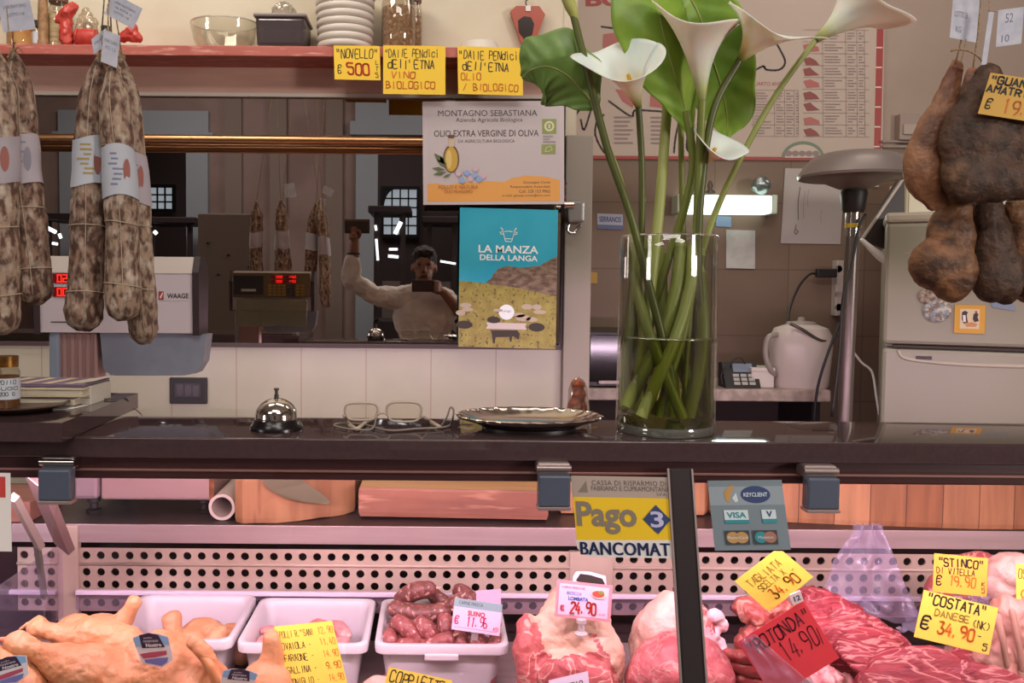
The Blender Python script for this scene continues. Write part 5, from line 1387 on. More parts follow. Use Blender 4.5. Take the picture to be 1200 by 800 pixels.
# ================================================================== STAFF WORKTOP BEHIND THE CASE
BLK = wood_mat('block_wood', 'b0805a', '926444', 'z', 5, .65, '8a5a3c'); BLKT = wood_mat('block_top', 'd3a978', 'bb8e5e', 'x', 5, .6)
PLK = tile_mat('plank_block', 'b88660', '5f3d2c', .083, .40, (0.02, .3, 0), '93603f', .0012, .6, grain=(6, 6, .5))
def block(label, pts, Y0, pt_top, z0, h, cat='chopping block', ma=BLK):
    """butcher block: outline in plan (x, y), standing on the worktop"""
    c0 = Vector((sum(p[0] for p in pts) / len(pts), sum(p[1] for p in pts) / len(pts), z0))
    t = thing('chopping_block', c0, label, cat, 'wooden chopping blocks on the worktop')
    mb = MB()
    n = len(pts)
    rnd = random.Random(int(abs(c0.x) * 1000))
    rows_ = []
    for k, zz in enumerate((0, .012, h * .5, h - .006, h)):
        s_ = (.985, 1, 1, 1, .985)[k]
        rows_.append([(c0.x + (p[0] - c0.x) * s_, c0.y + (p[1] - c0.y) * s_, z0 + zz + (rnd.uniform(0, .004) if k == 0 else 0)) for p in pts])
    vs = [v for r_ in rows_ for v in r_]
    fs = [(k * n + i, k * n + (i + 1) % n, (k + 1) * n + (i + 1) % n, (k + 1) * n + i) for k in range(4) for i in range(n)] + [tuple(range(n))[::-1], tuple(4 * n + i for i in range(n))]
    mb.add(vs, fs).build('block_body', ma, t)
    MB().add([(c0.x + (p[0] - c0.x) * .985, c0.y + (p[1] - c0.y) * .985, z0 + h + .0004) for p in pts], [tuple(range(n))]).build('cutting_face', BLKT, t)
    return t
xa, xb = P(275, 590, 2.03).x, P(416, 590, 2.12).x
o_ = [(xa, 2.035), (xa + .02, 2.022)] + [(xa + .02 + .26 * k / 10, 2.022 + .11 * (k / 10) ** 2.2) for k in range(1, 11)] + [(xb, 2.30), (xb - .06, 2.38), (xa + .06, 2.38), (xa, 2.32)]
block('thick round wooden chopping block left on the steel worktop, knife against it', o_, 0, 0, WT, .108)
xa, xb = P(420, 590, 2.07).x, P(643, 590, 2.045).x
block('rectangular reddish wooden chopping board in front, its top edge pale', [(xa, 2.075), (xb, 2.05), (xb + .01, 2.37), (xa, 2.38)], 0, 0, WT + .006, .072, 'chopping board', wood_mat('board_wood', 'a06a56', '7d4e40', 'x', 5, .6, 'd09a80'))
xa, xb = P(646, 590, 2.15).x, P(835, 590, 2.15).x
block('wooden chopping block half hidden behind the yellow payment sticker', [(xa + .02, 2.13), (xb - .03, 2.12), (xb, 2.16), (xb, 2.38), (xa, 2.38)], 0, 0, WT, .105, 'chopping block', PLK)
xa = P(838, 590, 2.09).x
o_ = [(xa, 2.12), (xa + .05, 2.085), (xa + .3, 2.055), (xa + .6, 2.025), (xa + .95, 2.02), (xa + 1.2, 2.06), (xa + 1.25, 2.38), (xa, 2.38)]
block('long wooden chopping block at the right under the fridge side', o_, 0, 0, WT, .112, 'chopping block', PLK)
# knife
kb = [P(305, 561, 2.008), P(318, 575, 2.010), P(335, 584, 2.013), P(360, 588.5, 2.017), P(384, 590.5, 2.021), P(387, 588, 2.022), P(378, 579, 2.021), P(358, 566, 2.018), P(350, 558, 2.016)]
t = thing('butcher_knife', kb[4], 'wide butcher knife leaning over the edge of the left chopping block', 'knife')
MB().prism(kb, (0, .0025, 0)).build('blade', mat('knife_steel', '8d8a72', .35, .75), t)
MB().cap_tube([P(318, 556, 2.01), P(296, 535, 2.03), P(280, 520, 2.04)], [.012, .013, .012], 12, .6).build('handle', BLACKP, t, smooth=True)
# paper roll
pr0, pr1 = P(260, 597, 2.05), Vector((P(278, 575, 2.3).x + .02, 2.34, WT + .033))
pr0.z = WT + .033
t = thing('paper_roll', Vector((pr0.x, pr0.y, WT)), 'hollow pale cardboard tube lying on the worktop left of the blocks', 'tube')
MB().tube([pr0, pr1], .032, 28, cap=False).tube([pr0, pr1], .025, 28, cap=False).build('tube', mat('tube_paper', 'b7a79c', .7), t, smooth=True)
ax = (pr1 - pr0).normalized(); u_ = ax.cross(Vector((0, 0, 1))).normalized(); w_ = u_.cross(ax)
vs = []
for k in range(28):
    a = 2 * pi * k / 28
    for r_ in (.0322, .0248): vs.append(pr0 + (u_ * math.cos(a) + w_ * math.sin(a)) * r_ - ax * .0005)
MB().add(vs, [(2 * k, 2 * k + 1, (2 * k + 3) % 56, (2 * k + 2) % 56) for k in range(28)]).build('rim', mat('tube_rim', 'c9bab0', .7), t)
tag(MB().b2((P(0, 630, 2.1).x - .4, 2.02, WT), (P(42, 615, 2.05).x, 2.2, WT + .05), .003).build('wooden_board', wood_mat('plank_red', '9c6a58', '85564a', 'x', 5, .6)), 'reddish wooden plank on the worktop at the left edge behind the struts', 'board')

# ================================================================== TRAYS
TRW = mat('tray_plastic', 'd4cfd6', .35, sss=.0)
def tray(label, x0, x1, y0=1.715, y1=1.975, zr=.766):
    c0 = Vector(((x0 + x1) / 2, (y0 + y1) / 2, .655))
    t = thing('food_tray', c0, label, 'tray', 'white plastic trays in the display case')
    ins, d = .012, .016
    def loop(ix, iy, z, r=.022):
        pts = []
        X0, X1, Y0, Y1 = x0 + ix, x1 - ix, y0 + iy, y1 - iy
        for (cx, cy_, a0) in ((X1 - r, Y1 - r, 0), (X0 + r, Y1 - r, pi / 2), (X0 + r, Y0 + r, pi), (X1 - r, Y0 + r, 3 * pi / 2)):
            for k in range(6):
                a = a0 + pi / 2 * k / 5
                pts.append((cx + r * math.cos(a), cy_ + r * math.sin(a), z))
        return pts
    loops = [loop(.026, .026, .656), loop(.014, .014, zr - .022), loop(.001, .001, zr - .020), loop(0, 0, zr - .003), loop(.002, .002, zr), loop(.010, .010, zr), loop(.013, .013, zr - .004), loop(.019, .019, zr - .02), loop(.030, .030, .661)]
    n = 24; vs = [p for l in loops for p in l]
    fs = [(i * n + k, i * n + (k + 1) % n, (i + 1) * n + (k + 1) % n, (i + 1) * n + k) for i in range(len(loops) - 1) for k in range(n)]
    fs += [tuple(range(n))[::-1], tuple((len(loops) - 1) * n + k for k in range(n))]
    MB().add(vs, fs).build('tub', TRW, t, smooth=True, angle=50)
    MB().b2((c0.x - .035, y0 - .003, zr - .032), (c0.x + .035, y0 + .014, zr - .018), .003).build('grip', TRW, t)
    return t
tray('white plastic tray holding chicken thighs, leftmost of the three', -.683, -.412, zr=.772)
tray('white plastic tray holding pink meat strips, middle of the three', -.404, -.133)
tray('white plastic tray heaped with sausages, rightmost of the three', -.120, .157)

# ================================================================== CHICKEN
SKIN = mat('chicken_skin', 'cf8f62', .42, c2='d8a47c', scale=14, lo=.35, hi=.7, bump=.5, bscale=130, c3='c2713f', s3=15, lo3=.56, hi3=.76, spec=.45)
SKIN2 = mat('chicken_thigh', 'd09468', .45, c2='d8a680', scale=16, bump=.2, bscale=120, c3='d8875c', s3=20, lo3=.58, hi3=.75)
def pb(x, y, Y): return P(x, y, Y)
def R(n, Y=1.5): return n * Y / F
def E(x, y, Y, rx, ry, rz, rot=None): return ('e', P(x, y, Y), (R(rx, Y), ry, R(rz, Y)), rot)
def T(pts, rads, Y=1.5): return ('t', [P(a, b, c) for a, b, c in cr(pts, 4)], [R(q[0], Y) for q in cr([(r_,) for r_ in rads], 4)], 16)
def meat(name, label, cat, prims, vox, m, part='flesh', amp=.003, sc=30, seed=1, smooth=6, group=None):
    b = blob(prims, vox, smooth, amp, sc, seed)
    lo = min(v.z for v in b.v); cx_ = sum(v.x for v in b.v) / len(b.v); cy_ = sum(v.y for v in b.v) / len(b.v)
    t = thing(name, (cx_, cy_, lo), label, cat, group)
    b.build(part, m, t, smooth=True)
    return t
PINK = mat('joint_pink', 'd9835f', .45, c2='e0a070', scale=40)
t = meat('whole_chicken', 'plucked whole chicken with both legs stretched left, shield label on its breast', 'chicken', [
    E(188, 792, 1.50, 56, .08, 52, (0, .25, 0)), E(140, 818, 1.48, 70, .08, 44), E(230, 812, 1.48, 46, .07, 40),
    T([(150, 760, 1.55), (108, 748, 1.55), (78, 744, 1.545), (55, 739, 1.54), (44, 736, 1.54)], [26, 27, 14, 10, 14]),
    T([(140, 806, 1.46), (104, 790, 1.45), (70, 776, 1.445), (40, 762, 1.44), (20, 754, 1.44)], [36, 36, 22, 12, 15]),
    T([(90, 830, 1.45), (60, 815, 1.45), (40, 812, 1.45)], [45, 30, 14]),
    T([(226, 752, 1.46), (238, 762, 1.45), (250, 782, 1.445), (262, 800, 1.445)], [9, 9, 9, 8])], .003, SKIN, 'body', .0035, 34, 2, 3)
for pts in (((44, 736, 1.54), (34, 731, 1.538), (24, 737, 1.536)), ((18, 752, 1.44), (6, 749, 1.44), (-8, 748, 1.44))):
    MB().cap_tube([P(*p) for p in cr(pts, 4)], [.010, .009, .008, .006, .005, .004, .003, .003, .003], 10).build('leg_end', PINK, t, smooth=True)
MB().cap_tube([P(*p) for p in cr(((258, 800, 1.432), (248, 782, 1.436), (238, 768, 1.442), (228, 757, 1.452)), 4)], [R(8), R(6), R(4), R(2)] and [R(7) - R(3) * k / 12 for k in range(13)], 10).build('wing_tip', mat('wing_orange', 'd98a55', .45, c2='e0a070', scale=30), t, smooth=True)
meat('whole_chicken', 'second plucked chicken behind, only its raised leg and back showing', 'chicken', [
    T([(122, 742, 1.62), (140, 732, 1.62), (150, 718, 1.62), (157, 706, 1.62)], [20, 15, 11, 10]), E(118, 745, 1.63, 34, .05, 26), E(90, 745, 1.64, 30, .04, 26),
    E(110, 790, 1.62, 60, .045, 40)], .0035, SKIN, 'body', .002, 30, 5, 5)
tA = meat('whole_chicken', 'third chicken standing in front of the handwritten list, showing a rounded leg end', 'chicken', [
    T([(318, 746, 1.50), (319, 760, 1.50), (318, 785, 1.50), (318, 830, 1.50)], [10, 12, 19, 28]), E(312, 810, 1.49, 36, .05, 38), E(290, 838, 1.48, 50, .05, 34)], .0035, SKIN, 'body', .002, 30, 8, 4)
meat('whole_chicken', 'chicken at the lower left corner carrying a dark label', 'chicken', [E(0, 815, 1.42, 60, .06, 44), E(-50, 790, 1.42, 40, .05, 50), T([(10, 800, 1.41), (-20, 772, 1.42), (-40, 760, 1.42)], [26, 22, 16])], .004, SKIN, 'body', .003, 30, 9, 5)
# legs in tray 1
for lab, pr, sd in (('chicken thigh in the left tray with its bone end up', [T([(201, 724, 1.84), (204, 740, 1.83), (212, 765, 1.82)], [11, 12, 20], 1.83), E(212, 765, 1.82, 26, .03, 22)], 1),
                    ('large folded chicken thigh in the left tray, middle piece', [E(243, 744, 1.86, 30, .035, 19, (0, .3, 0)), E(228, 752, 1.84, 24, .035, 20), E(258, 750, 1.85, 20, .03, 18)], 2),
                    ('chicken thigh at the right end of the left tray', [E(272, 752, 1.88, 22, .035, 22), E(282, 762, 1.86, 16, .03, 18)], 3),
                    ('chicken drumstick lying at the front of the left tray', [T([(258, 742, 1.79), (252, 752, 1.78), (246, 770, 1.78), (240, 790, 1.77)], [11, 14, 20, 18], 1.78)], 4),
                    ('pale chicken piece at the left end of the left tray', [E(186, 758, 1.86, 24, .035, 18), E(190, 775, 1.84, 26, .03, 18)], 5)):
    meat('chicken_thigh', lab, 'chicken', pr, .0035, SKIN2, 'flesh', .003, 40, sd, 4, 'chicken pieces in the left tray')
# pink strips in tray 2
STR = mat('strip_pink', 'd8868a', .4, c2='e0a09e', scale=50, lo=.4, hi=.6, c3='ecc8c0', s3=35, lo3=.58, hi3=.68)
rnd = random.Random(11)
for k in range(39):
    lay, q_ = divmod(k, 13)
    Y = 1.775 + .042 * (q_ // 4 if q_ < 12 else 1) + rnd.uniform(-.008, .008); x0 = -.364 + .036 * (q_ % 4) + rnd.uniform(-.006, .006); z0 = .690 + .020 * lay + rnd.uniform(0, .008)
    p = [Vector((x0 + .014 * j * rnd.uniform(.6, 1.3), Y + .008 * j * rnd.uniform(-1, 1), z0 + .005 * math.sin(j + k))) for j in range(5)]
    mb = MB().cap_tube([Vector(q) for q in cr(p, 3)], .016, 12, .7); mb.noise(.004, 60, k)
    o = mb.build('meat_strip', STR, smooth=True)
    tag(o, 'pink raw meat strip lying in the middle tray behind the handwritten list', 'meat strip', 'pink strips in the middle tray')

# ================================================================== SAUSAGES
SAU = mat('sausage_red', '8d4848', .42, c2='a56262', scale=120, detail=3, lo=.42, hi=.6, bump=.2, bscale=90, c3='e0b4ac', s3=110, lo3=.60, hi3=.68)
SAD = mat('sausage_dark', '6d3e3a', .42, c2='8a5450', scale=120, detail=3, lo=.42, hi=.6, bump=.25, bscale=90, c3='d2a596', s3=110, lo3=.58, hi3=.66)
SS = [ # x0,y0,x1,y1, bend, r, Y, dark, label
 (470, 702, 503, 690, -3, 11, 1.90, 1, 'dark fatty sausage on the very top of the heap, tilted'),
 (505, 694, 520, 704, 2, 9, 1.94, 1, 'dark sausage end peeping out behind the top one'),
 (538, 692, 552, 702, 0, 10.5, 1.92, 1, 'dark sausage pointing back at the heap top right, left of the pink card'),
 (462, 713, 520, 716, 5, 11.5, 1.86, 1, 'long dark sausage lying across the upper heap'),
 (522, 712, 536, 704, 2, 10.5, 1.885, 1, 'dark sausage beside the long one, running under the white tag'),
 (466, 728, 490, 750, -3, 10.5, 1.79, 0, 'red sausage pointing down at the left front of the heap'),
 (493, 730, 508, 748, -3, 10.5, 1.785, 0, 'plump red sausage in the middle front of the heap'),
 (521, 726, 524, 742, 3, 11, 1.81, 0, 'red sausage left of the white tag, upright'),
 (456, 744, 458, 758, 0, 10, 1.775, 0, 'short red sausage end in the left front corner of the tray'),
 (470, 756, 486, 757, 0, 10, 1.765, 0, 'short red sausage along the front edge of the tray, left'),
 (496, 757, 525, 748, 2, 10, 1.765, 0, 'red sausage slanting at the tray front, under its neighbours'),
 (538, 745, 540, 758, 0, 10, 1.77, 0, 'red sausage standing beneath the white tag, left one'),
 (560, 744, 561, 760, 0, 10, 1.765, 0, 'red sausage standing beneath the white tag, middle one'),
 (581, 748, 582, 760, 0, 10, 1.765, 0, 'red sausage at the right front corner of the tray'),
 (560, 722, 580, 735, 0, 11, 1.83, 0, 'red sausage behind the white tag at the right side'),
 (505, 742, 545, 735, 2, 11, 1.84, 0, 'red sausage lying underneath the middle of the heap'),
 (460, 736, 500, 722, 2, 11, 1.86, 1, 'dark sausage lying underneath the left of the heap'),
]
for (x0, y0, x1, y1, bd, r_, Y, dk, lab) in SS:
    mid = ((x0 + x1) / 2 + bd * .3, (y0 + y1) / 2 + bd, Y)
    c_ = [P(*p) for p in cr([(x0, y0, Y + .01), mid, (x1, y1, Y - .005)], 6)]
    t = thing('sausage', c_[len(c_) // 2] - Vector((0, 0, R(r_, Y))), lab, 'sausage', 'sausages heaped in the right tray')
    rr_ = R(r_, Y); n = len(c_)
    mb = MB().cap_tube(c_, [rr_ * (.86 + .14 * math.sin(pi * k / (n - 1))) for k in range(n)], 18); mb.noise(.0016, 60, x0); 
    mb.build('casing', SAD if dk else SAU, t, smooth=True)
    d = (c_[-1] - c_[-2]).normalized()
    MB().tube([c_[-1] + d * rr_ * .8, c_[-1] + d * (rr_ + .008)], [.003, .0012], 6).build('tied_end', mat('casing_end', 'd8b8a4', .6), t)
for k in range(14):
    X = -.085 + .034 * (k % 7); Y = 1.79 + .10 * (k // 7)
    rnd2 = random.Random(k)
    c_ = [Vector((X, Y - .035, .681)), Vector((X + rnd2.uniform(-.004, .004), Y, .684)), Vector((X, Y + .035, .681))]
    t = thing('sausage', c_[1] - Vector((0, 0, .019)), 'red sausage of the bottom layer in the right tray', 'sausage', 'sausages in the bottom layer')
    MB().cap_tube([Vector(q) for q in cr(c_, 4)], .0172, 14).build('casing', SAU, t, smooth=True)
for k in range(10):
    X = -.07 + .036 * (k % 5); Y = 1.815 + .085 * (k // 5)
    c_ = [Vector((X, Y - .03, .717)), Vector((X, Y, .72)), Vector((X, Y + .03, .717))]
    t = thing('sausage', c_[1] - Vector((0, 0, .019)), 'red sausage of the second layer in the right tray', 'sausage', 'sausages in the second layer')
    MB().cap_tube([Vector(q) for q in cr(c_, 4)], .0172, 14).build('casing', SAU, t, smooth=True)

# ================================================================== MEAT
FAT = mat('meat_fat', 'd8b8a4', .45, c2='cfa690', scale=18, lo=.35, hi=.7, bump=.8, bscale=60, c3='c98878', s3=16, lo3=.60, hi3=.72, dist=.8)
PALEM = mat('meat_pale', 'dcb0a4', .42, c2='e3c3b4', scale=16, bump=.8, bscale=60, c3='bd7c70', s3=14, lo3=.58, hi3=.72, dist=1.0)
LEAN = mat('meat_lean', 'a84a50', .4, c2='b8605f', scale=16, lo=.35, hi=.7, bump=.8, bscale=80, c3='dca89c', s3=16, lo3=.47, hi3=.53, dist=1.2, vein=True)
ROAST = mat('meat_roast', 'b8545c', .4, c2='c46c70', scale=14, bump=.8, bscale=70, c3='d09290', s3=16, lo3=.47, hi3=.53, dist=1.2, vein=True)
BEEF = mat('meat_beef', '7d2430', .42, c2='a03c46', scale=26, lo=.35, hi=.65, bump=1.0, bscale=60, spec=.35, stretch=(.45, 1.7, 1.9), c3='cf8c88', s3=15, lo3=.47, hi3=.525, dist=1.2, vein=True)
RIBS = mat('meat_rib', '8d3a38', .4, c2='a8524c', scale=30, bump=.4, bscale=70, c3='d09a8a', s3=24, lo3=.56, hi3=.64, dist=1.0)
vt = meat('veal_loin', 'large veal loin with pale fat cover and red lean, under the pink framed tag', 'veal', [
    T([(617, 730, 1.60), (618, 760, 1.575), (626, 800, 1.56), (632, 840, 1.55)], [13, 17, 21, 24], 1.57), E(664, 796, 1.535, 36, .035, 34), E(692, 806, 1.535, 32, .035, 32),
    E(672, 745, 1.62, 46, .07, 56), E(690, 780, 1.60, 42, .07, 62), E(640, 775, 1.60, 34, .06, 56), E(668, 706, 1.66, 26, .05, 24), E(668, 810, 1.58, 58, .07, 50)], .004, FAT, 'fat_cover', .006, 26, 3, 5)
def nz2(x, y, k=1.0): return noise.noise(Vector((x * .045, y * .045, k))) + .5 * noise.noise(Vector((x * .11, y * .11, k + 3)))
def loin(x, y, c):
    n_ = nz2(x, y)
    return (y > 706 and x < 618 + (y - 708) * .42 + n_ * 10) or (y > 764 + n_ * 8 + max(0, 662 - x) * .25 + abs(x - 680) * .12 and x < 716) or abs((x - 706) - (y - 768) * .55 + n_ * 5) < 5 + n_ * 3 and 742 < y < 800
two_tone(vt.children[0], LEAN, loin)
meat('meat_joint', 'pale skinned joint of meat standing left behind the dark upright', 'meat', [E(768, 745, 1.66, 28, .06, 44, (0, .35, 0)), E(785, 735, 1.67, 26, .06, 42), E(757, 765, 1.65, 20, .06, 30), E(780, 775, 1.66, 40, .06, 50)], .004, PALEM, 'flesh', .005, 24, 4, 5)
rt = meat('roast_joint', 'smooth pink roasting joint in front, crossing behind the dark upright', 'meat', [E(790, 800, 1.56, 58, .075, 58), E(815, 798, 1.56, 46, .07, 54), E(768, 795, 1.56, 36, .06, 38)], .004, ROAST, 'flesh', .005, 20, 5, 6)
ft = meat('meat_joint', 'red joint with a frilled white fat edge, right of the dark upright', 'meat', [E(822, 740, 1.65, 16, .04, 32), E(816, 770, 1.65, 22, .04, 36)], .0035, LEAN, 'flesh', .004, 30, 6, 4)
b = blob([E(838 + 5 * math.sin(k * 2.1), 722 + 10 * k, 1.63 + .006 * (k % 2), 11, .014, 9) for k in range(7)] + [E(826, 755, 1.62, 14, .014, 26)], .003, 3, .003, 60, 3); b.build('fat_frill', mat('fat_white', 'e6c8cc', .4, c2='e0b4bc', scale=50), ft, smooth=True)
# rib rack
for k in range(5):
    y_ = 770 + k * 13
    meat('beef_rib', 'dark beef rib of the rack beneath the red tag, %s' % ('topmost', 'second from the top', 'third from the top', 'fourth from the top', 'lowest')[k], 'beef rib',
         [T([(852 + 2 * k, y_ - 4, 1.58), (872, y_, 1.56), (905, y_ + 6, 1.55), (930, y_ + 14, 1.54)], [7, 8, 8, 8], 1.56)], .003, RIBS, 'flesh', .003, 60, k, 2, 'beef ribs under the red tag')
meat('beef_cut', 'dark dry edged beef piece under the yellow rotated tag', 'beef', [E(880, 716, 1.66, 22, .04, 15, (0, .3, 0)), E(905, 710, 1.67, 24, .04, 17), E(925, 735, 1.66, 34, .05, 30), E(900, 760, 1.64, 40, .05, 34)], .0035, RIBS, 'flesh', .005, 50, 7, 3)
# large beef sirloin piece
meat('beef_sirloin', 'large marbled beef sirloin sloping right behind the red tag', 'beef', [
    E(958, 714, 1.66, 30, .05, 26, (0, .5, 0)), E(985, 726, 1.64, 38, .06, 26, (0, .45, 0)), E(1015, 742, 1.64, 40, .06, 22, (0, .35, 0)), E(965, 748, 1.62, 50, .06, 30), E(1045, 752, 1.64, 20, .05, 14, (0, .3, 0)), E(980, 770, 1.61, 60, .06, 26)], .0035, BEEF, 'flesh', .005, 45, 8, 3)
def steak(label, cxp, cyp, Y, rx, ry, th, tilt, spin, m, seed, fatm=None, group='beef steaks stacked at the lower right'):
    c0 = P(cxp, cyp, Y)
    t = thing('beef_steak', c0, label, 'steak', group)
    Rm = Euler((tilt, 0, spin)).to_matrix()
    A = Rm @ Matrix(((rx, 0, 0), (0, ry, 0), (0, 0, 1)))
    wob = lambda a, z: 1 + .10 * math.sin(2 * a + seed) + .06 * math.sin(3 * a + seed * 2) + .025 * math.sin(7 * a + seed)
    h = th / 2
    prof = [(0, -h), (.5, -h), (.93, -h), (1.0, -h * .6), (1.02, 0), (1.0, h * .6), (.93, h * .95), (.7, h), (.45, h * 1.05), (.2, h), (0, h)]
    mb = MB().lathe(c0, prof, 48, A, wob); mb.noise(.0035, 45, seed)
    mb.build('lean', m, t, smooth=True)
    if fatm:
        fb = MB(); K = 48
        loops = []
        for (r_, z_) in ((.985, -h * .8), (1.05, -h * .75), (1.07, 0), (1.05, h * .85), (.985, h * 1.0)):
            loops.append([c0 + A @ Vector((r_ * wob(a, 0) * math.cos(a), r_ * wob(a, 0) * math.sin(a), z_)) for a in [pi * .15 + pi * 1.0 * k / 23 for k in range(24)]])
        vs = [v for l in loops for v in l]; n = 24
        fs = [(i * n + k, i * n + k + 1, (i + 1) * n + k + 1, (i + 1) * n + k) for i in range(4) for k in range(n - 1)]
        o = fb.add(vs, fs); o.noise(.002, 60, seed); o.build('fat_edge', fatm, t, smooth=True)
    return t
FW = mat('fat_pink', 'e0b0a8', .4, c2='d89a94', scale=40)
steak('thin beef steak lying highest of the stack, its edge curving upward right', 1022, 757, 1.545, .066, .045, .011, .50, .30, BEEF, 2)
steak('thin beef steak second from the top of the stack', 1026, 766, 1.53, .068, .045, .011, .46, .26, BEEF, 3)
steak('thin beef steak third from the top of the stack', 1030, 775, 1.515, .070, .045, .011, .42, .2, BEEF, 4)
steak('thick ribeye steak in front below the white price tag, marbled face showing', 1078, 800, 1.475, .115, .055, .040, .75, -.05, BEEF, 5)
steak('thick steak at the lower right, partly under the yellow price tag', 1142, 812, 1.46, .085, .055, .045, .8, -.35, BEEF, 7)
meat('meat_trimmings', 'ragged pale pink meat piece below the red tag', 'meat', [E(965, 800, 1.53, 26, .04, 20), E(985, 808, 1.53, 22, .03, 18), E(945, 815, 1.53, 26, .04, 16)], .003, mat('trim_pink_meat', 'd6848a', .4, c2='e4b0ac', scale=40, lo=.42, hi=.58, bump=.4, bscale=70), 'flesh', .007, 60, 9, 2)
meat('beef_cut', 'red beef mass filling the case beneath the plastic film', 'beef', [E(1060, 815, 1.66, 70, .06, 46), E(1130, 806, 1.64, 60, .06, 50), E(1010, 825, 1.64, 60, .06, 40)], .005, BEEF, 'flesh', .005, 40, 10, 4)
sh = meat('veal_shank', 'pale veal shank with round bone end in the upper right of the case', 'veal', [E(1190, 672, 1.78, 32, .05, 26), E(1205, 690, 1.77, 30, .05, 40), E(1172, 690, 1.78, 22, .04, 22)], .004, PALEM, 'flesh', .004, 30, 11, 4)
meat('veal_shank', 'red tipped veal shank behind the orange price tag', 'veal', [E(1150, 660, 1.82, 18, .03, 14), E(1135, 668, 1.83, 24, .03, 20), E(1120, 700, 1.83, 40, .04, 36)], .004, LEAN, 'flesh', .003, 30, 12, 4)
rk = meat('veal_rack', 'greyish veal rack with upright bones at the right edge, right of the costata tag', 'veal', [E(1180, 760, 1.62, 26, .05, 66), E(1200, 770, 1.62, 30, .05, 80), E(1165, 790, 1.60, 24, .05, 46)], .004, mat('veal_grey', 'b98478', .45, c2='c99a8c', scale=26, bump=.4, bscale=60, c3='8d5a50', s3=18, lo3=.56, hi3=.68), 'flesh', .006, 40, 13, 3)
MB().cap_tube([P(*p) for p in cr(((1168, 722, 1.585), (1174, 745, 1.57), (1180, 780, 1.56)), 4)], [R(5) - R(2) * k / 8 for k in range(9)], 12).build('rib_bone', mat('bone_brown', 'b08878', .5), rk, smooth=True)
MB().cap_tube([P(*p) for p in cr(((1186, 716, 1.585), (1192, 745, 1.57), (1198, 785, 1.56)), 4)], [R(4) - R(1) * k / 8 for k in range(9)], 12).build('rib_bone', mat('bone_brown', 'a06a5a', .5), rk, smooth=True)
# plastic film
FILM = clear('plastic_film', 'f6f3fa', .02, .18, .22, .13, 'cac2de')
def film(label, pts4, Y, nu, nv, seed, amp):
    (a, b, c_, d) = [Vector((q[0], q[1], q[2] if len(q) > 2 else Y)) for q in pts4]
    def fn(u, v):
        q = a.lerp(b, u).lerp(d.lerp(c_, u), v)
        p = P(q.x, q.y, q.z)
        n_ = noise.noise(Vector((u * 3.1 + seed, v * 3.3, seed))) + .5 * noise.noise(Vector((u * 7 + seed, v * 6, seed)))
        return p + Vector((.3 * n_ * amp * (v), n_ * amp - abs(math.sin(u * 8 + v * 3)) * amp * .5, .3 * n_ * amp * v))
    return tag(MB().sheet(fn, nu, nv, .0005).build('plastic_film', FILM, smooth=True), label, 'plastic film')
film('large crumpled sheet of clear plastic film rising behind the beef', ((1000, 612, 1.86), (1030, 612, 1.86), (1082, 740, 1.74), (950, 700, 1.74)), 1.8, 24, 24, 1, .03)
film('clear plastic film bunched behind the two handwritten price tags', ((1060, 712, 1.78), (1160, 690, 1.78), (1150, 742, 1.70), (1050, 740, 1.70)), 1.75, 24, 18, 2, .025)

# ================================================================== PRICE TAGS IN THE CASE
def tagged(name, label, TL, TR, BL, Yt, Yb, m, foot=True, group='price tags in the display case', th=.0008, outline=None):
    c = Card(name, label, 'price tag', P(*TL, Yt), P(*TR, Yt), P(*BL, Yb), m, th, group=group, outline=outline)
    if foot:
        q = c.at(.5, 1.0, -.002)
        MB().bar(c.at(.5, .92, -.003), c.at(.5, 1.28, -.012), .014, .002, up=c.n).build('spike', clear('tag_plastic', 'f2eef4', .1, .4, .1, .3), c.o)
    return c
c = tagged('price_list', 'long yellow handwritten poultry price list standing before the middle tray', (321, 734), (389, 727), (341, 824), 1.52, 1.47, YEL2)
for k, (a, b) in enumerate((('POLLI R."SANI', '12.90'), ('OVAIOLA -', '11.40'), ('FARAONE -', '14.90'), ('GALLINA -', '9.90'), ('CONIGLIO -', '14.90'), ('PETTO -', '9.90'))):
    c.hand(a, .06, .16 + .155 * k, .58 if k == 0 else .5, .085, INK, .12); c.hand(b, .72, .15 + .155 * k, .25, .085, INKO, .12)
c.done()
c = tagged('price_tag', 'yellow handwritten tag at the bottom edge below the sausage tray', (456, 781), (530, 797), (440, 840), 1.45, 1.42, YEL2)
c.hand('COPPIETTE', .06, .28, .85, .22, INK, .12); c.hand('€ 12.90', .1, .75, .7, .3, INKO); c.done()
meat('meat_joint', 'pale pink meat at the bottom edge in front of the trays', 'meat', [E(445, 826, 1.50, 36, .04, 34), E(480, 830, 1.50, 46, .04, 30), E(420, 832, 1.50, 36, .04, 26)], .004, PALEM, 'flesh', .003, 30, 14, 4)
c = tagged('price_tag', 'white plastic pork price tag standing in the sausage tray', (533, 700), (589, 708), (529, 737), 1.745, 1.735, LIL)
c.rect(0, 0, 1, .26, mat('tag_teal', '8fb0b4', .5), 'tag_header'); c.print('CARNE FRESCA', .35, .12, .5, INK, hf=.1); c.print('SUINO', .48, .42, .36, mat('print_red', 'c23530', .5), hf=.16, bold=.03)
c.hand('€', .05, .78, .1, .24, INKP, .13); c.hand('11.96', .30, .82, .42, .30, INKP, .15); c.hand('KG', .86, .86, .1, .1, INKP); c.line([(.05, .9), (.95, .9)], .0006, INKP); c.done()
c = tagged('price_tag', 'blank pink card peeking out behind the white pork tag', (558, 692), (587, 690), (558, 720), 1.78, 1.775, mat('card_pink', 'eeb4cc', .5), False); c.done()
c = tagged('price_tag', 'pink framed printed tag reading twenty-four ninety on the veal loin', (653, 679), (718, 686), (650, 722), 1.55, 1.545, mat('tag_frame_pink', 'e79aa4', .45), True)
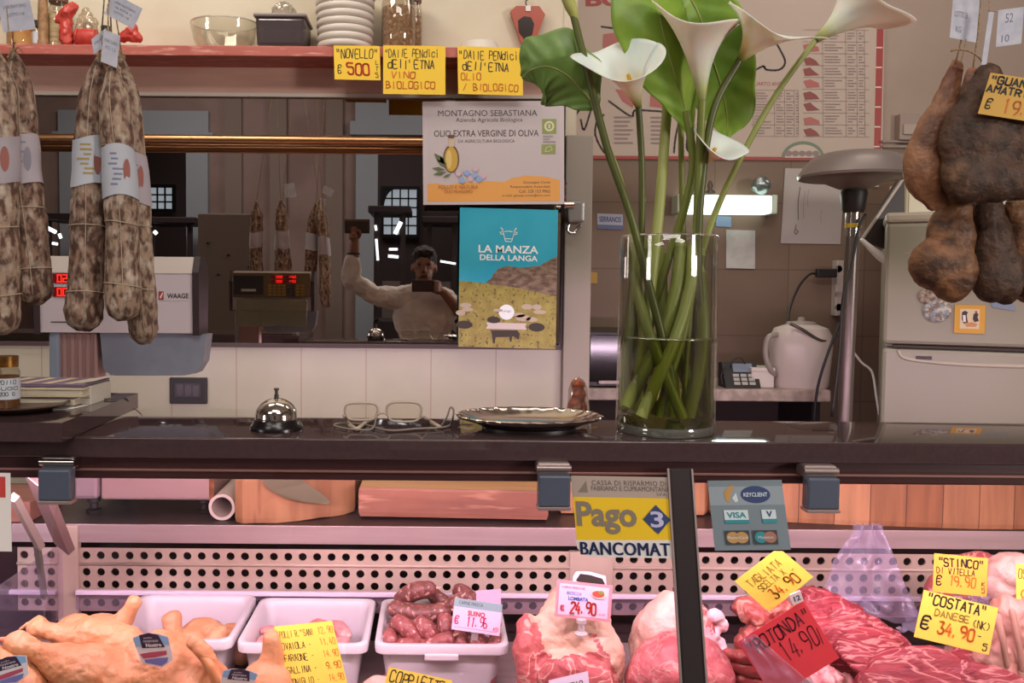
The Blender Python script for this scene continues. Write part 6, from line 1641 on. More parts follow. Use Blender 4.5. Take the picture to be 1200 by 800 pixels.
c.rect(.05, .08, .94, .92, LIL, 'tag_face'); c.print('CARNI FRESCHE', .30, .17, .42, INKP, hf=.07); BLU = mat('ink_blue', '3a62b8', .5)
c.print('BISTECCA', .32, .32, .26, BLU, hf=.09); c.print('LOMBATA', .40, .46, .36, BLU, hf=.10, bold=.03); c.hand('€', .10, .82, .08, .14, INKP); c.hand('24.90', .27, .84, .46, .30, INKR, .2); c.print('AL KG', .84, .82, .12, INKP, hf=.06)
c.disc(.76, .26, .15, .14, mat('dish_white', 'e8d8d0', .5), 'dish_print'); c.disc(.75, .27, .11, .09, mat('dish_red', 'c8574a', .5), 'dish_meat'); c.disc(.80, .22, .05, .05, mat('dish_green', '8d9a4a', .5), 'dish_salad'); c.done()
c = tagged('price_tag', 'tag with black cow silhouette standing behind the pink framed tag', (672, 669), (712, 673), (671, 690), 1.565, 1.56, LIL, False, outline=[(.08, .0), (.5, -.05), (.95, .1), (1, 1), (0, 1), (0, .3)])
c.poly([(.08, .5), (.2, .1), (.5, .12), (.85, .25), (.93, .5), (.92, 1), (.82, 1), (.8, .75), (.45, .7), (.3, .75), (.28, 1), (.2, 1), (.18, .6)], INK, 'cow_print'); c.done()
t = thing('tag_stand', P(681, 742, 1.545), 'clear plastic tag stand pushed into the veal loin', 'stand')
MB().lathe(P(681, 744, 1.542), [(0, 0), (.011, 0), (.012, .004), (.006, .008), (.005, .02), (.009, .024), (.009, .03), (0, .031)], 16).build('stand_body', clear('stand_plastic', 'f6eef4', .15, .5, .1, .4), t, smooth=True, angle=40)
c = tagged('price_tag', 'white printed tag at the bottom edge in front of the veal loin', (643, 797), (689, 786), (646, 835), 1.47, 1.45, LIL, False)
c.print('VITELLO', .6, .3, .5, INK, hf=.15, bold=.03); c.done()
c = tagged('price_tag', 'yellow tag with cut corner, rotated over the dark beef by the upright', (861, 681), (908, 645), (901, 717), 1.50, 1.50, YEL2, outline=[(0, 0), (.98, -.0), (1.10, .12), (1.13, .98), (.05, 1.0), (0, .93)])
c.hand('TAGLIATA', .14, .34, .75, .18, mat('ink_faint', 'a38a3a', .6), .12); c.hand('SCELTA X', .22, .55, .6, .15, mat('ink_faint', 'a38a3a', .6), .12); c.hand('34.90', .30, .86, .62, .25, INKO, .13); c.hand('-', .92, .62, .1, .1, INKO); c.done()
c = tagged('price_tag', 'red handwritten tag rotated over the beef ribs', (864, 752), (941, 704), (907, 818), 1.475, 1.475, mat('paper_red', 'ee4a56', .4))
c.hand('"ROTONDA"', .06, .30, .9, .20, mat('ink_dark_red', '6a2030', .6), .13); c.hand('14.90', .42, .66, .48, .30, mat('ink_dark_red', '6a2030', .6), .11); c.hand('/', .92, .7, .06, .25, mat('ink_dark_red', '6a2030', .6)); c.done()
fl = film('wrinkled clear film drawn over the lower corner of the red tag', ((866, 750, 1.468), (884, 742, 1.468), (950, 800, 1.462), (905, 816, 1.462)), 1.46, 20, 14, 5, .004)
c = Card('tag_clip', 'small white clip joining the yellow rotated tag and the red tag', 'clip', P(926, 697, 1.468), P(938, 692, 1.468), P(930, 709, 1.468), WPLA, .004); c.print('12', .5, .5, .6, NAVY, hf=.5, bold=.03); c.done()
c = tagged('price_tag', 'orange handwritten veal shank tag beside the plastic film', (1095, 648), (1158, 654), (1093, 693), 1.66, 1.65, ORG)
c.hand('"STINCO"', .08, .30, .84, .20, INK, .17); c.hand('DI VITELLA', .06, .50, .70, .15, INK, .15); c.hand('€', .06, .80, .12, .24, INK, .14); c.hand('19.90', .30, .80, .48, .25, INKO, .16); c.hand('K', .90, .74, .07, .10, INK); c.hand('5', .90, .92, .07, .12, INK); c.done()
c = tagged('price_tag', 'pale yellow handwritten costata tag leaning on the steaks', (1083, 691), (1170, 712), (1071, 746), 1.53, 1.515, YEL2)
c.hand('"COSTATA"', .06, .24, .80, .20, INK, .15); c.hand('DANESE', .20, .46, .46, .13, mat('ink_faint', 'a38a3a', .6), .13); c.hand('(NK)', .72, .52, .22, .16, INK, .14); c.hand('€', .05, .78, .14, .26, INK, .12); c.hand('34.90', .28, .80, .48, .24, INKO, .17); c.hand('5', .90, .93, .07, .14, INK); c.hand('-', .80, .72, .1, .1, INK); c.done()
c = tagged('price_tag', 'yellow tag cut off by the right edge, above the veal rack', (1191, 660), (1240, 664), (1191, 716), 1.62, 1.61, YEL2)
c.hand('OSSO BUCO', .05, .3, .9, .2, INK); c.hand('9.90', .1, .85, .6, .3, INKO); c.done()
# labels on the chickens
SHB = mat('label_light_blue', '8fb4e0', .4); SHW = mat('label_white', 'e4dce2', .4); SHN = mat('label_plum', '3a2844', .4); SHR = mat('label_red', 'b8506a', .4); SHV = mat('label_violet', '7a74b8', .4)
def shield(label, TL, TR, BL, Y, flip=False, dY=0):
    c = Card('chicken_label', label, 'label', P(*TL, Y), P(*TR, Y + .004), P(*BL, Y + dY), SHW, .0012, group='labels on the chickens', outline=[(.02, .1), (.3, 0), (.7, 0), (1, .12), (.97, .8), (.62, 1), (.12, .85), (.05, .4)])
    c.poly([(.04, .12), (.28, .05), (.30, .36), (.06, .36)], SHB, 'label_corner'); c.poly([(.74, .04), (.98, .14), (.97, .36), (.76, .34)], SHB, 'label_corner')
    c.poly([(.22, .04), (.5, -.02), (.74, .05), (.84, .42), (.22, .42)], SHN, 'label_panel')
    c.print('pollo', .44, .13, .22, SHW, hf=.06); c.print('nostrano', .5, .22, .4, SHW, hf=.07); c.print('Nostro', .55, .34, .42, SHW, hf=.11, bold=.03)
    c.poly([(.12, .58), (.45, .54), (.86, .52), (.84, .64), (.5, .70), (.18, .72)], SHR, 'label_band'); c.poly([(.2, .75), (.6, .72), (.86, .72), (.8, .86), (.62, .95), (.22, .84)], SHV, 'label_foot')
    c.done()
shield('shield shaped label on the breast of the front chicken', (153, 743), (196, 741), (163, 783), 1.405, dY=-.012)
shield('shield shaped dark label on the chicken in the lower left corner', (-14, 776), (30, 764), (-8, 808), 1.35, dY=-.01)
shield('tilted shield shaped label between the front chicken and the list', (262, 782), (304, 786), (250, 812), 1.40, dY=-.01)
# ================================================================== RECESS AT THE RIGHT
rY = 3.385
# meat chart
pTL, pTR, pBL = P(668, -75, rY), P(1038, -75, rY), P(668, 186, rY)
c = Card('meat_chart', 'large butcher chart with cow outline and cut tables behind the lilies', 'poster', pTL, pTR, pBL, mat('chart_paper', 'b8a69a', .6), .004)
def cs(x, y):                                   # picture point -> chart coordinates
    q = P(x, y, rY) - c.TL
    return (q.dot(c.u) / c.u.length_squared, q.dot(c.v) / c.v.length_squared)
CRD = mat('chart_red', '9c3b38', .5); CBL = mat('chart_black', '3a2a2a', .5); CGR = mat('chart_grey', '8d7a78', .6); CMT = mat('chart_meat', 'a8605a', .5); CMD = mat('chart_meat_dark', '84423c', .5)
c.poly([cs(1030, -74), cs(1038, -74), cs(1030, 186), cs(1022, 186)], CRD, 'border'); c.poly([cs(668, 182), cs(1024, 182), cs(1024, 186), cs(668, 186)], CRD, 'border')
for k in range(10):
    y = 6 + k * 23.2; x = 1036 - (y + 74) * .031
    c.poly([cs(x - 6, y), cs(x + 1, y), cs(x + 1, y + 1.6), cs(x - 6, y + 1.6)], mat('chart_tick', 'd8c8c0', .5), 'tick')
a, b = cs(752, -1)
c.print('BOVINO', a, b, .36, CRD, hf=.062, bold=.04)
for pts in ([(704, 31), (735, 34), (780, 30), (850, 28), (880, 26), (902, 40), (915, 60), (919, 72), (912, 80), (897, 80), (893, 76), (878, 84), (864, 90), (860, 100)],
            [(672, 160), (671, 140), (680, 126), (688, 120)], [(679, 140), (683, 152), (692, 126)], [(712, 118), (738, 136), (742, 129), (760, 129), (790, 131)], [(698, 140), (696, 158), (706, 178), (712, 178)], [(700, 142), (706, 134)], [(795, 138), (790, 160), (788, 178)], [(804, 160), (803, 172), (808, 180)], [(860, 100), (852, 120), (846, 140)]):
    c.line([cs(*p) for p in cr(pts, 3)], .0075, CBL, 'cow_outline')
for pts, m_ in ((((706, 40), (730, 36), (737, 50), (720, 60), (705, 56)), CMT), (((768, 75), (778, 80), (776, 92), (764, 90)), CMD), (((720, 104), (745, 108), (740, 126), (728, 118)), CMT), (((762, 93), (776, 92), (775, 126), (760, 124)), CMT), (((664, 118), (680, 120), (672, 136), (665, 138)), CMD),
                (((854, 38), (863, 42), (860, 58), (852, 52)), CMD), (((700, 64), (716, 60), (722, 76), (706, 80)), CMT), (((858, 105), (875, 106), (876, 118), (862, 120)), CMT), (((740, 60), (756, 56), (758, 70), (744, 74)), CMD)):
    c.poly([cs(*p) for p in pts], m_, 'cut_picture')
for k in range(7):
    for x in (718, 761): c.poly([cs(x, 136 + 5 * k), cs(x + 22 - 3 * (k % 3), 136 + 5 * k), cs(x + 22 - 3 * (k % 3), 138 + 5 * k), cs(x, 138 + 5 * k)], CGR, 'small_print')
def table(x0, x1, y0, y1, nrow, cols):
    for k in range(nrow + 1):
        y = y0 + (y1 - y0) * k / nrow
        c.line([cs(x0, y), cs(x1, y)], .0016, CGR, 'table_line')
    for q in cols: c.line([cs(q, y0), cs(q, y1)], .0016, CGR, 'table_line')
    r2 = random.Random(3)
    for k in range(nrow):
        yy = y0 + (y1 - y0) * k / nrow
        for a0, a1 in zip(cols[:-1], cols[1:]):
            for j in range(3):
                if a1 - a0 < 3: continue
                w = (a1 - a0) * r2.uniform(.4, .8)
                c.poly([cs(a0 + 2, yy + 3 + 3.2 * j), cs(a0 + 2 + w, yy + 3 + 3.2 * j), cs(a0 + 2 + w, yy + 4.2 + 3.2 * j), cs(a0 + 2, yy + 4.2 + 3.2 * j)], CGR, 'small_print')
table(940, 1017, 33, 158, 9, (963, 990, 1003, 1012)); table(878, 934, 104, 158, 4, (881, 906, 918, 929, 934))
for k, y in enumerate((55, 71, 83, 97, 111, 124, 141, 154)):
    c.poly([cs(940, y - 4), cs(948, y - 6), cs(958 - (k % 3) * 3, y - 2), cs(959, y + 3), cs(942 + 2 * (k % 2), y + 4)], CMD if k % 3 else CMT, 'cut_picture')
for k, y in enumerate((112, 126)): c.poly([cs(858, y - 5), cs(872, y - 5), cs(876, y + 4), cs(862, y + 5)], CMT, 'cut_picture')
a, b = cs(897, 97); c.print('QUARTO ANT.', a, b, .1, CRD, hf=.02)
a, b = cs(939, 183); c.disc(a, b, .068, .075, mat('chart_green', '6d7a68', .5), 'oval_badge', a0=0, a1=pi); c.disc(a, b, .058, .06, mat('chart_paper2', 'bfae9f', .5), 'oval_badge_inner', a0=0, a1=pi)
for k in range(5): c.disc(cs(922 + 8 * k, 178)[0], cs(922 + 8 * k, 178)[1], .012, .014, CGR, 'badge_print', n=8)
c.done()
# lamp with chrome reflector
t = thing('wall_lamp', P(868, 250, 3.30), 'bright fluorescent wall lamp behind the lily stems', 'lamp')
a, b = P(800, 228, 3.30), P(905, 250, 3.30)
MB().b2((a.x, 3.30, b.z), (b.x, 3.385, a.z), .008).build('diffuser', mat('lamp_white', 'f4fff4', .4, emit='eafff0', estr=2.1), t)
MB().b2((b.x - .003, 3.297, b.z - .003), (b.x + .02, 3.388, a.z + .003), .006).build('end_cap', mat('lamp_cap', 'b9c4b4', .4), t)
MB().b2((a.x - .02, 3.297, b.z - .003), (a.x + .003, 3.388, a.z + .003), .006).build('end_cap', mat('lamp_cap', 'b9c4b4', .4), t)
area('wall_lamp_light', (((a.x + b.x) / 2), 3.27, (a.z + b.z) / 2), (((a.x + b.x) / 2), 2.4, 1.2), .34, .06, 1.3, (.86, 1.0, .9))
q = P(892, 217, 3.33)
t = thing('crumpled_ball', q - Vector((0, 0, .035)), 'crumpled foil ball on top of the fluorescent lamp', 'foil ball')
mb = MB().ell(q, (.038, .036, .034), None, 24, 16); mb.noise(.008, 40, 3)
mb.build('ball', mat('foil', '8f9a9a', .3, .8), t)
t = thing('small_ornament', P(832, 228, 3.33), 'tiny dark and white ornament standing on the fluorescent lamp', 'ornament')
MB().lathe(P(832, 228, 3.33), [(0, 0), (.022, 0), (.02, .01), (.008, .02), (.012, .035), (.006, .05), (0, .056)], 14).build('figure', mat('ornament_dark', '55483c', .4), t, smooth=True)
MB().b2(tuple(P(820, 228, 3.335)), tuple(P(824, 211, 3.355)), .002).build('card', WHT, t)
# papers and small signs on the tiled wall
def wallcard(name, label, cat, x0, y0, x1, y1, m, Y=3.388, th=.001, skew=0):
    return Card(name, label, cat, P(x0 + skew, y0, Y), P(x1 + skew, y0 + 1, Y), P(x0, y1, Y), m, th)
c = wallcard('wall_sign', 'small blue and white sign on the stone tiles left of the vase stems', 'sign', 700, 250, 730, 268, mat('sign_pale', 'a8aabc', .5)); c.rect(0, .72, 1, 1, mat('sign_blue', '5a6688', .5), 'sign_band'); c.print('SERRANOS', .5, .36, .85, NAVY, hf=.36, bold=.02); c.done()
c = wallcard('wall_note', 'small plain blue note under the fluorescent lamp', 'note', 839, 253, 857, 265, mat('note_blue', '6f8aa8', .5)); c.done()
c = wallcard('paper_sheet', 'small white paper taped to the tiles right of the vase', 'paper', 851, 269, 885, 314, mat('paper_cool', 'b9b4ae', .6, c2='a8a49e', scale=14)); c.done()
c = wallcard('paper_sheet', 'large white paper with handwriting on the tiles left of the lamp pole', 'paper', 915, 197, 985, 285, mat('paper_grey', 'aaa09c', .6), skew=5)
for k, (x, y0, y1) in enumerate(((.27, .25, .68), (.36, .3, .66), (.42, .28, .5), (.66, .55, .72))):
    c.line(cr([(x, y0), (x - .02, (y0 + y1) / 2), (x, y1)], 4), .003 if k == 0 else .0018, CGR if k else TXT, 'handwriting')
c.line([(.24, .75), (.22, .85), (.25, .88), (.28, .84), (.24, .81)], .003, TXT, 'handwriting'); c.done()
c = wallcard('wall_note', 'small yellow label stuck low on the tiles left of the vase', 'note', 683, 318, 700, 331, mat('note_yellow', 'a8842c', .5)); c.done()
# pipes and socket on the far right
t = thing('wall_pipe', P(1050, 168, 3.38), 'two thin pale pipes running along the wall at the right', 'pipe')
for y in (166, 172): MB().tube([P(1034, y, 3.375), P(1150, y, 3.375)], .006, 8).build('tube', mat('pipe_grey', '9a8880', .4), t, smooth=True)
t = thing('wall_socket', P(1064, 165, 3.38), 'grey socket box above the thin pipes, left of the pork cheeks', 'socket')
a, b = P(1055, 133, 3.36), P(1078, 164, 3.36); MB().b2((a.x, 3.36, b.z), (b.x, 3.40, a.z), .004).build('box', mat('socket_beige', '97847c', .5), t)
MB().b2((a.x + .012, 3.352, b.z + .02), (b.x - .012, 3.362, b.z + .06), .003).build('cover', mat('socket_beige2', 'a8968c', .5), t)
# shelf/worktop in the recess
zs0, zs1 = P(850, 470, 3.0).z, P(850, 456, 3.0).z
t = thing('back_worktop', (1.3, 3.2, 0.0), 'beige marbled worktop along the tiled wall behind the vase', 'worktop')
MB().b2((WX + .01, 3.0, zs0), (1.40, 3.392, zs1), .004).build('worktop_slab', mat('worktop_beige', 'a8948a', .4, c2='8d7a70', scale=30), t)
MB().b2((WX + .01, 3.06, 0), (WX + .04, 3.392, zs0)).build('side_panel', DARKM, t); MB().b2((1.36, 3.06, 0), (1.39, 3.392, zs0)).build('side_panel', DARKM, t)
MB().b2((WX + .04, 3.36, 0), (1.36, 3.38, zs0)).build('back_panel', mat('under_dark', '3a2c28', .8), t)
MB().b2((WX + .04, 3.08, .55), (1.36, 3.36, .57)).build('lower_shelf', mat('under_dark', '3a2c28', .8), t)
# black oven
a, b = P(688, 388, 3.03), P(726, 452, 3.03)
t = thing('microwave_oven', Vector(((a.x + b.x) / 2, 3.2, zs1)), 'black microwave oven on the worktop left of the vase', 'oven')
MB().b2((a.x, 3.03, zs1), (b.x + .12, 3.36, a.z), .006).build('housing', mat('oven_black', '1d1614', .35), t)
MB().b2((a.x + .01, 3.024, zs1 + .02), (b.x + .03, 3.032, a.z - .012), .002).build('door', mat('oven_glass', '120d0d', .1), t)
MB().b2((a.x + .04, 3.012, zs1 + .012), (b.x + .10, 3.024, zs1 + .026), .003).build('handle', mat('oven_handle', '8a7f78', .3, .6), t)
# payment terminal
t = thing('card_terminal', P(865, 455, 3.06), 'black card payment terminal in its cradle on the worktop, right of the vase', 'card terminal')
pa, pb_ = P(851, 455, 3.03), P(884, 422, 3.10)
pr_ = [(pa.x, 3.03, zs1), (pb_.x, 3.03, zs1), (pb_.x - .012, 3.07, zs1 + .085), (pa.x + .022, 3.07, zs1 + .085)]
MB().prism([(pa.x, 3.03, zs1), (pa.x, 3.12, zs1), (pa.x, 3.12, zs1 + .085), (pa.x, 3.085, zs1 + .09)], (pb_.x - pa.x, 0, 0)).build('body', BLACKP, t)
sl = Vector((0, .055, .09)).normalized()
def face(u0, u1, v0, v1, nm, m_):
    X0 = pa.x + (pb_.x - pa.x) * u0; X1 = pa.x + (pb_.x - pa.x) * u1; B0 = Vector((0, 3.03, zs1)); L = .1055
    q = [Vector((X0, 0, 0)) + B0 + sl * L * v0, Vector((X1, 0, 0)) + B0 + sl * L * v0, Vector((X1, 0, 0)) + B0 + sl * L * v1, Vector((X0, 0, 0)) + B0 + sl * L * v1]
    MB().prism(q, Vector((0, -.0035, .002))).build(nm, m_, t)
face(.28, .85, .60, .92, 'screen', mat('terminal_screen', '6d7684', .3))
for i in range(3):
    for j in range(3): face(.25 + .22 * i, .42 + .22 * i, .12 + .15 * j, .23 + .15 * j, 'key', mat('terminal_key', '9a9690', .5))
MB().tube(cr([P(856, 430, 3.06), P(860, 421, 3.06), P(868, 419.5, 3.06), P(873, 426, 3.06)], 5), .003, 6).build('strap', BLACKP, t, smooth=True)
MB().tube(cr([P(852, 428, 3.05), P(845, 440, 3.05), P(847, 452, 3.05)], 5), .003, 6).build('cable', BLACKP, t, smooth=True)
# white kettle-like dispenser and box
a, b = P(880, 431, 3.06), P(906, 453, 3.06)
t = thing('paper_box', Vector(((a.x + b.x) / 2, 3.1, zs1)), 'small white box between card terminal and white dispenser', 'box')
MB().b2((a.x, 3.05, zs1), (b.x, 3.15, a.z), .004).build('box', mat('white_box', 'bfb3ab', .5), t); MB().b2((a.x - .002, 3.048, a.z - .012), (b.x + .002, 3.152, a.z + .002), .002).build('lid', mat('white_box', 'bfb3ab', .5), t)
q = P(937, 455, 3.10); q.z = zs1
W2 = px(36, 3.1)
t = thing('water_kettle', q, 'white plastic kettle with rounded top on the worktop beside the lamp pole', 'kettle')
hh = px(74, 3.1)
MB().lathe(q, [(0, 0), (W2 * .86, 0), (W2 * .9, .01), (W2 * 1.0, hh * .62), (W2 * .98, hh * .8), (W2 * .84, hh * .93), (W2 * .5, hh * .99), (0, hh)], 36, Matrix(((1, 0, 0), (0, .8, 0), (0, 0, 1)))).build('body', mat('kettle_white', 'c2b4ac', .3), t, smooth=True, angle=40)
MB().lathe(q + Vector((0, 0, hh * .97)), [(0, 0), (W2 * .5, 0), (W2 * .45, .014), (W2 * .12, .018), (W2 * .1, .03), (0, .032)], 24, Matrix(((1, 0, 0), (0, .8, 0), (0, 0, 1)))).build('lid', mat('kettle_lid', '9a8d86', .3), t, smooth=True, angle=40)
MB().tube(cr([P(910, 392, 3.06), P(900, 396, 3.05), P(897, 415, 3.05), P(902, 432, 3.05), P(908, 440, 3.06)], 5), .010, 10).build('handle', mat('kettle_grey', '8a7d76', .4), t, smooth=True)
MB().tube(cr([P(926, 379, 3.02), P(940, 386, 3.01), P(962, 399, 3.02), P(975, 396, 3.06)], 5), .006, 8).build('band', mat('kettle_band', '6d625c', .25, .6), t, smooth=True)
# power strip, plug, cable
t = thing('power_strip', P(983, 370, 3.37), 'upright white power strip with black plug on the wall by the pole', 'power strip')
a, b = P(978, 305, 3.37), P(988, 370, 3.37); MB().b2((a.x, 3.35, b.z), (b.x, 3.392, a.z), .004).build('strip', mat('strip_plastic', 'a99c94', .5), t)
for k in range(4):
    q = P(983, 315 + 15 * k, 3.35); MB().tube([q, q + Vector((0, .006, 0))], .014, 12).build('outlet', mat('outlet_grey', '7d716b', .5), t)
MB().b2(tuple(P(958, 325, 3.34)), tuple(P(978, 315, 3.365)), .004).build('plug', BLACKP, t)
MB().tube(cr([P(958, 320, 3.35), P(948, 322, 3.34), P(936, 336, 3.3), P(926, 360, 3.2), P(924, 378, 3.15), P(930, 384, 3.08)], 6), .0045, 8).build('cable', BLACKP, t, smooth=True)
# heat lamp on a pole
lY = 2.5
t = thing('heat_lamp', Vector((P(990, 490, lY).x, lY, 0)), 'tall lamp with grey dish shade on a steel pole at the right', 'lamp')
lx = P(1001, 220, lY)
zz = lambda y: P(1001, y, lY).z
rS = px(62, lY)
MB().lathe((lx.x, lY, 0), [(0, zz(178)), (rS * .50, zz(179)), (rS * .72, zz(183)), (rS * .88, zz(193)), (rS, zz(206)), (rS * .98, zz(209)), (rS * .90, zz(208)), (rS * .55, zz(213)), (rS * .28, zz(221)), (0, zz(223))], 56).build('shade', mat('shade_grey', '8a7f7b', .4, .3), t, smooth=True, angle=50)
MB().lathe((lx.x - .002, lY, 0), [(0, zz(204)), (.022, zz(206)), (.03, zz(216)), (.028, zz(226)), (0, zz(226))], 20).build('bulb', mat('bulb_metal', 'a89a90', .2, .8), t, smooth=True)
MB().lathe((lx.x, lY, 0), [(0, zz(223)), (px(14, lY), zz(223)), (px(15, lY), zz(226)), (px(12.5, lY), zz(246)), (px(11, lY), zz(249)), (0, zz(249))], 28).build('collar', mat('collar_black', '1c1413', .5), t, smooth=True, angle=40)
xb_ = P(990, 490, lY).x
MB().tube([(lx.x, lY, zz(247)), (xb_, lY, zz(480)), (xb_ - .01, lY, 0.02)], px(8, lY), 20).build('pole', mat('pole_steel', '6d625d', .35, .6), t, smooth=True, angle=40)
MB().tube([(lx.x + .0, lY, zz(249)), (lx.x - .002, lY, zz(278))], px(7.2, lY) + .003, 20).build('sleeve', mat('sleeve_chrome', 'a39c98', .2, .9), t, smooth=True, angle=40)
MB().tube([(lx.x, lY, zz(262)), (lx.x, lY, zz(267))], px(7.2, lY) + .0045, 20).build('yellow_band', mat('band_yellow', 'c2a12e', .5), t)
MB().tube(cr([Vector((lx.x + .02, lY - .03, zz(252))), P(1006, 268, lY - .035), P(998, 310, lY - .04), P(988, 350, lY - .045), P(983, 420, lY - .04), P(975, 488, lY - .03)], 6), .0042, 8).build('cord', BLACKP, t, smooth=True)
MB().lathe((xb_ - .01, lY, 0), [(0, 0), (.16, 0), (.16, .02), (.03, .04), (0, .04)], 32).build('foot', DARKM, t, smooth=True, angle=40)
tag(MB().tube(cr([P(984, 378, 2.95), P(968, 420, 2.95), P(958, 455, 2.96), P(954, 492, 2.97)], 6), .005, 8).build('cable', BLACKP), 'black cable hanging in front of the worktop beside the kettle', 'cable')
tag(MB().tube(cr([P(1000, 412, 2.96), P(1010, 425, 2.97), P(1022, 436, 2.97), P(1027, 465, 2.97), P(1031, 490, 2.97)], 6), .004, 8).build('cable', WPLA), 'thin white cable hanging between lamp pole and fridge', 'cable')
# tilted dark tray with white arm
t = thing('tilted_panel', P(1030, 305, 2.9), 'dark tilted panel with pale edge and white handle beside the fridge', 'panel')
q = [P(1060, 200, 2.92), P(1060, 290, 2.92), P(1040, 292, 2.92), P(1010, 280, 2.92)]
MB().prism(q, (0, .02, 0)).build('panel', mat('panel_dark', '332826', .5), t)
MB().bar(P(1011, 279, 2.90), P(1060, 207, 2.90), .007, .008, (0, -1, 0)).build('edge', mat('panel_edge', 'a39488', .4), t)
MB().cap_tube([P(1010, 281, 2.9), P(1022, 292, 2.9), P(1032, 300, 2.89), P(1040, 307, 2.89)], [.007, .011, .016, .014], 12).build('handle', WPLA, t, smooth=True)
MB().bar(P(1040, 280, 2.93), P(1075, 260, 2.93), .02, .02, (0, -1, 0)).build('arm', BLACKP, t)
# fridge, turned a little towards the counter
fY = 2.70
fO = P(1034, 400, fY); fA = math.radians(-26)
fz = P(1050, 250, fY).z; fs = P(1050, 405, fY).z
FRM3 = Matrix.Rotation(fA, 3, 'Z')
fN = FRM3 @ Vector((0, -1, 0))
def FPt(x, y, off=0.0):
    d = ray(x, y); o = Vector((fO.x, fY, 0)) + fN * off
    return EYE + d * ((o - EYE).dot(fN) / d.dot(fN))
def FL(x, y): return FRM3.inverted() @ (FPt(x, y) - Vector((fO.x, fY, 0)))   # on the fridge's own axes
FRW = mat('fridge_white', '968f7e', .35)
t = thing('fridge', (0, 0, 0), 'white fridge freezer with magnets at the right behind the hanging pork', 'fridge')
fx0, fx1 = 0.0, .58
MB().b2((.004, .045, 0.02), (fx1 - .004, .50, fz - .004), .008).build('body', FRW, t)
d1 = MB().b2((0, 0, fs + .006), (fx1, .04, fz - .03), .012).build('door', FRW, t)
MB().b2((-.002, -.004, fz - .03), (fx1 + .002, .50, fz + .002), .010).build('lid', mat('fridge_lid', 'b5a998', .35), t)
d2 = MB().b2((0, 0, 0.06), (fx1, .04, fs - .006), .012).build('door', FRW, t)
MB().b2((.03, -.002, fs - .004), (fx1 - .03, .04, fs + .004)).build('gasket', mat('gasket_dark', '3a2c28', .6), t)
gr = cr([(.045, fs - .012), (.06, fs - .035), (.12, fs - .045), (.25, fs - .050), (.42, fs - .046), (fx1 - .05, fs - .036)], 5)
MB().tube([(x, .001, z) for x, z in gr], .006, 8).build('grip_edge', mat('fridge_edge', 'b8ad9e', .3), d2, smooth=True)
a, b = FL(1073, 420.5), FL(1092, 417.5); MB().b2((a.x, -.003, a.z), (b.x, 0, b.z)).build('badge', DARKM, d2)
a, b = FL(1060, 297), FL(1078, 295.5); MB().b2((a.x, -.0015, a.z), (b.x, 0, b.z)).build('crease', mat('fridge_crease', 'a89684', .4), d1)
t.location = (fO.x, fY, 0); t.rotation_euler = (0, 0, fA)
def magnet(label, x, y, rx, ry, m, ring, rnd_=True):
    q = FPt(x, y)
    if rnd_:
        t = thing('fridge_magnet', q.copy(), label, 'magnet', 'magnets on the fridge door')
        A = Matrix(((1, 0, 0), (0, 0, 1), (0, -ry / rx, 0)))
        MB().lathe(q + Vector((0, -.0005, 0)), [(0, 0), (px(rx, fY), 0), (px(rx, fY), -.005), (px(rx * .92, fY), -.007), (0, -.007)], 28, A).build('disc', m, t, smooth=True, angle=40)
        t.rotation_euler = (0, 0, fA)
        return t
magnet('round pale magnet with brown patterns and blue right side on the fridge', 1098, 364, 14, 13, mat('magnet_blue', '7a6a58', .5, c2='8fa0b4', scale=60, lo=.4, hi=.6, c3='c9bca8', s3=80, lo3=.5, hi3=.6), None)
magnet('small round patterned magnet directly under the pork cheek', 1091, 347, 13, 10, mat('magnet_brown', '6d5a4a', .5, c2='b3a290', scale=90, lo=.4, hi=.6), None)
c = Card('fridge_magnet', 'square yellow picture magnet with two dark birds on the fridge', 'magnet', FPt(1119, 357, .006), FPt(1155, 357.5, .006), FPt(1118, 390, .006), mat('magnet_yellow', 'd39b35', .5), .005)
c.rect(.18, .14, .82, .84, mat('magnet_cream', 'd8c4a2', .5), 'picture'); c.poly([(.24, .26), (.34, .20), (.44, .26), (.40, .34), (.42, .50), (.46, .66), (.30, .66), (.24, .50)], CBL, 'bird_print'); c.poly([(.27, .36), (.36, .36), (.38, .60), (.29, .60)], WHT, 'breast_print')
c.poly([(.62, .32), (.70, .26), (.78, .32), (.75, .42), (.80, .56), (.66, .60), (.60, .50)], CBL, 'hen_print'); c.poly([(.66, .22), (.72, .20), (.74, .27), (.68, .28)], CRD, 'comb_print')
c.poly([(.34, .64), (.56, .60), (.76, .66), (.70, .76), (.40, .77)], mat('magnet_orange', 'c98a5a', .5), 'plate_print'); c.done()
c = Card('fridge_magnet', 'small blue tilted magnet under the middle pork cheek', 'magnet', FPt(1161, 352, .004), FPt(1188, 356, .004), FPt(1163, 360, .004), mat('magnet_slate', '7d8aa0', .5), .003)
c.done()
a, b = P(1062, 214, 2.95), P(1125, 248, 2.95)
t = thing('cereal_box', Vector(((a.x + b.x) / 2, 3.0, fz + .002)), 'pale cream carton lying on top of the fridge', 'box')
MB().b2((a.x, 2.95, fz + .002), (b.x, 3.06, P(1060, 214, 2.95).z), .004).build('box', mat('box_cream', 'c2b594', .5), t)
MB().b2((a.x + .01, 2.947, fz + .02), (a.x + .10, 2.951, P(1060, 224, 2.95).z)).build('front_print', mat('box_print', 'd8d0b8', .5), t)
t = thing('carton', P(1185, 235, 2.9), 'white carton with blue square on top of the fridge, behind the pork', 'box')
a, b = P(1162, 190, 2.9), P(1230, 245, 2.9)
MB().b2((a.x, 2.90, fz + .002), (b.x, 3.1, a.z), .004).build('box', mat('box_white', 'cfc4b8', .5), t)
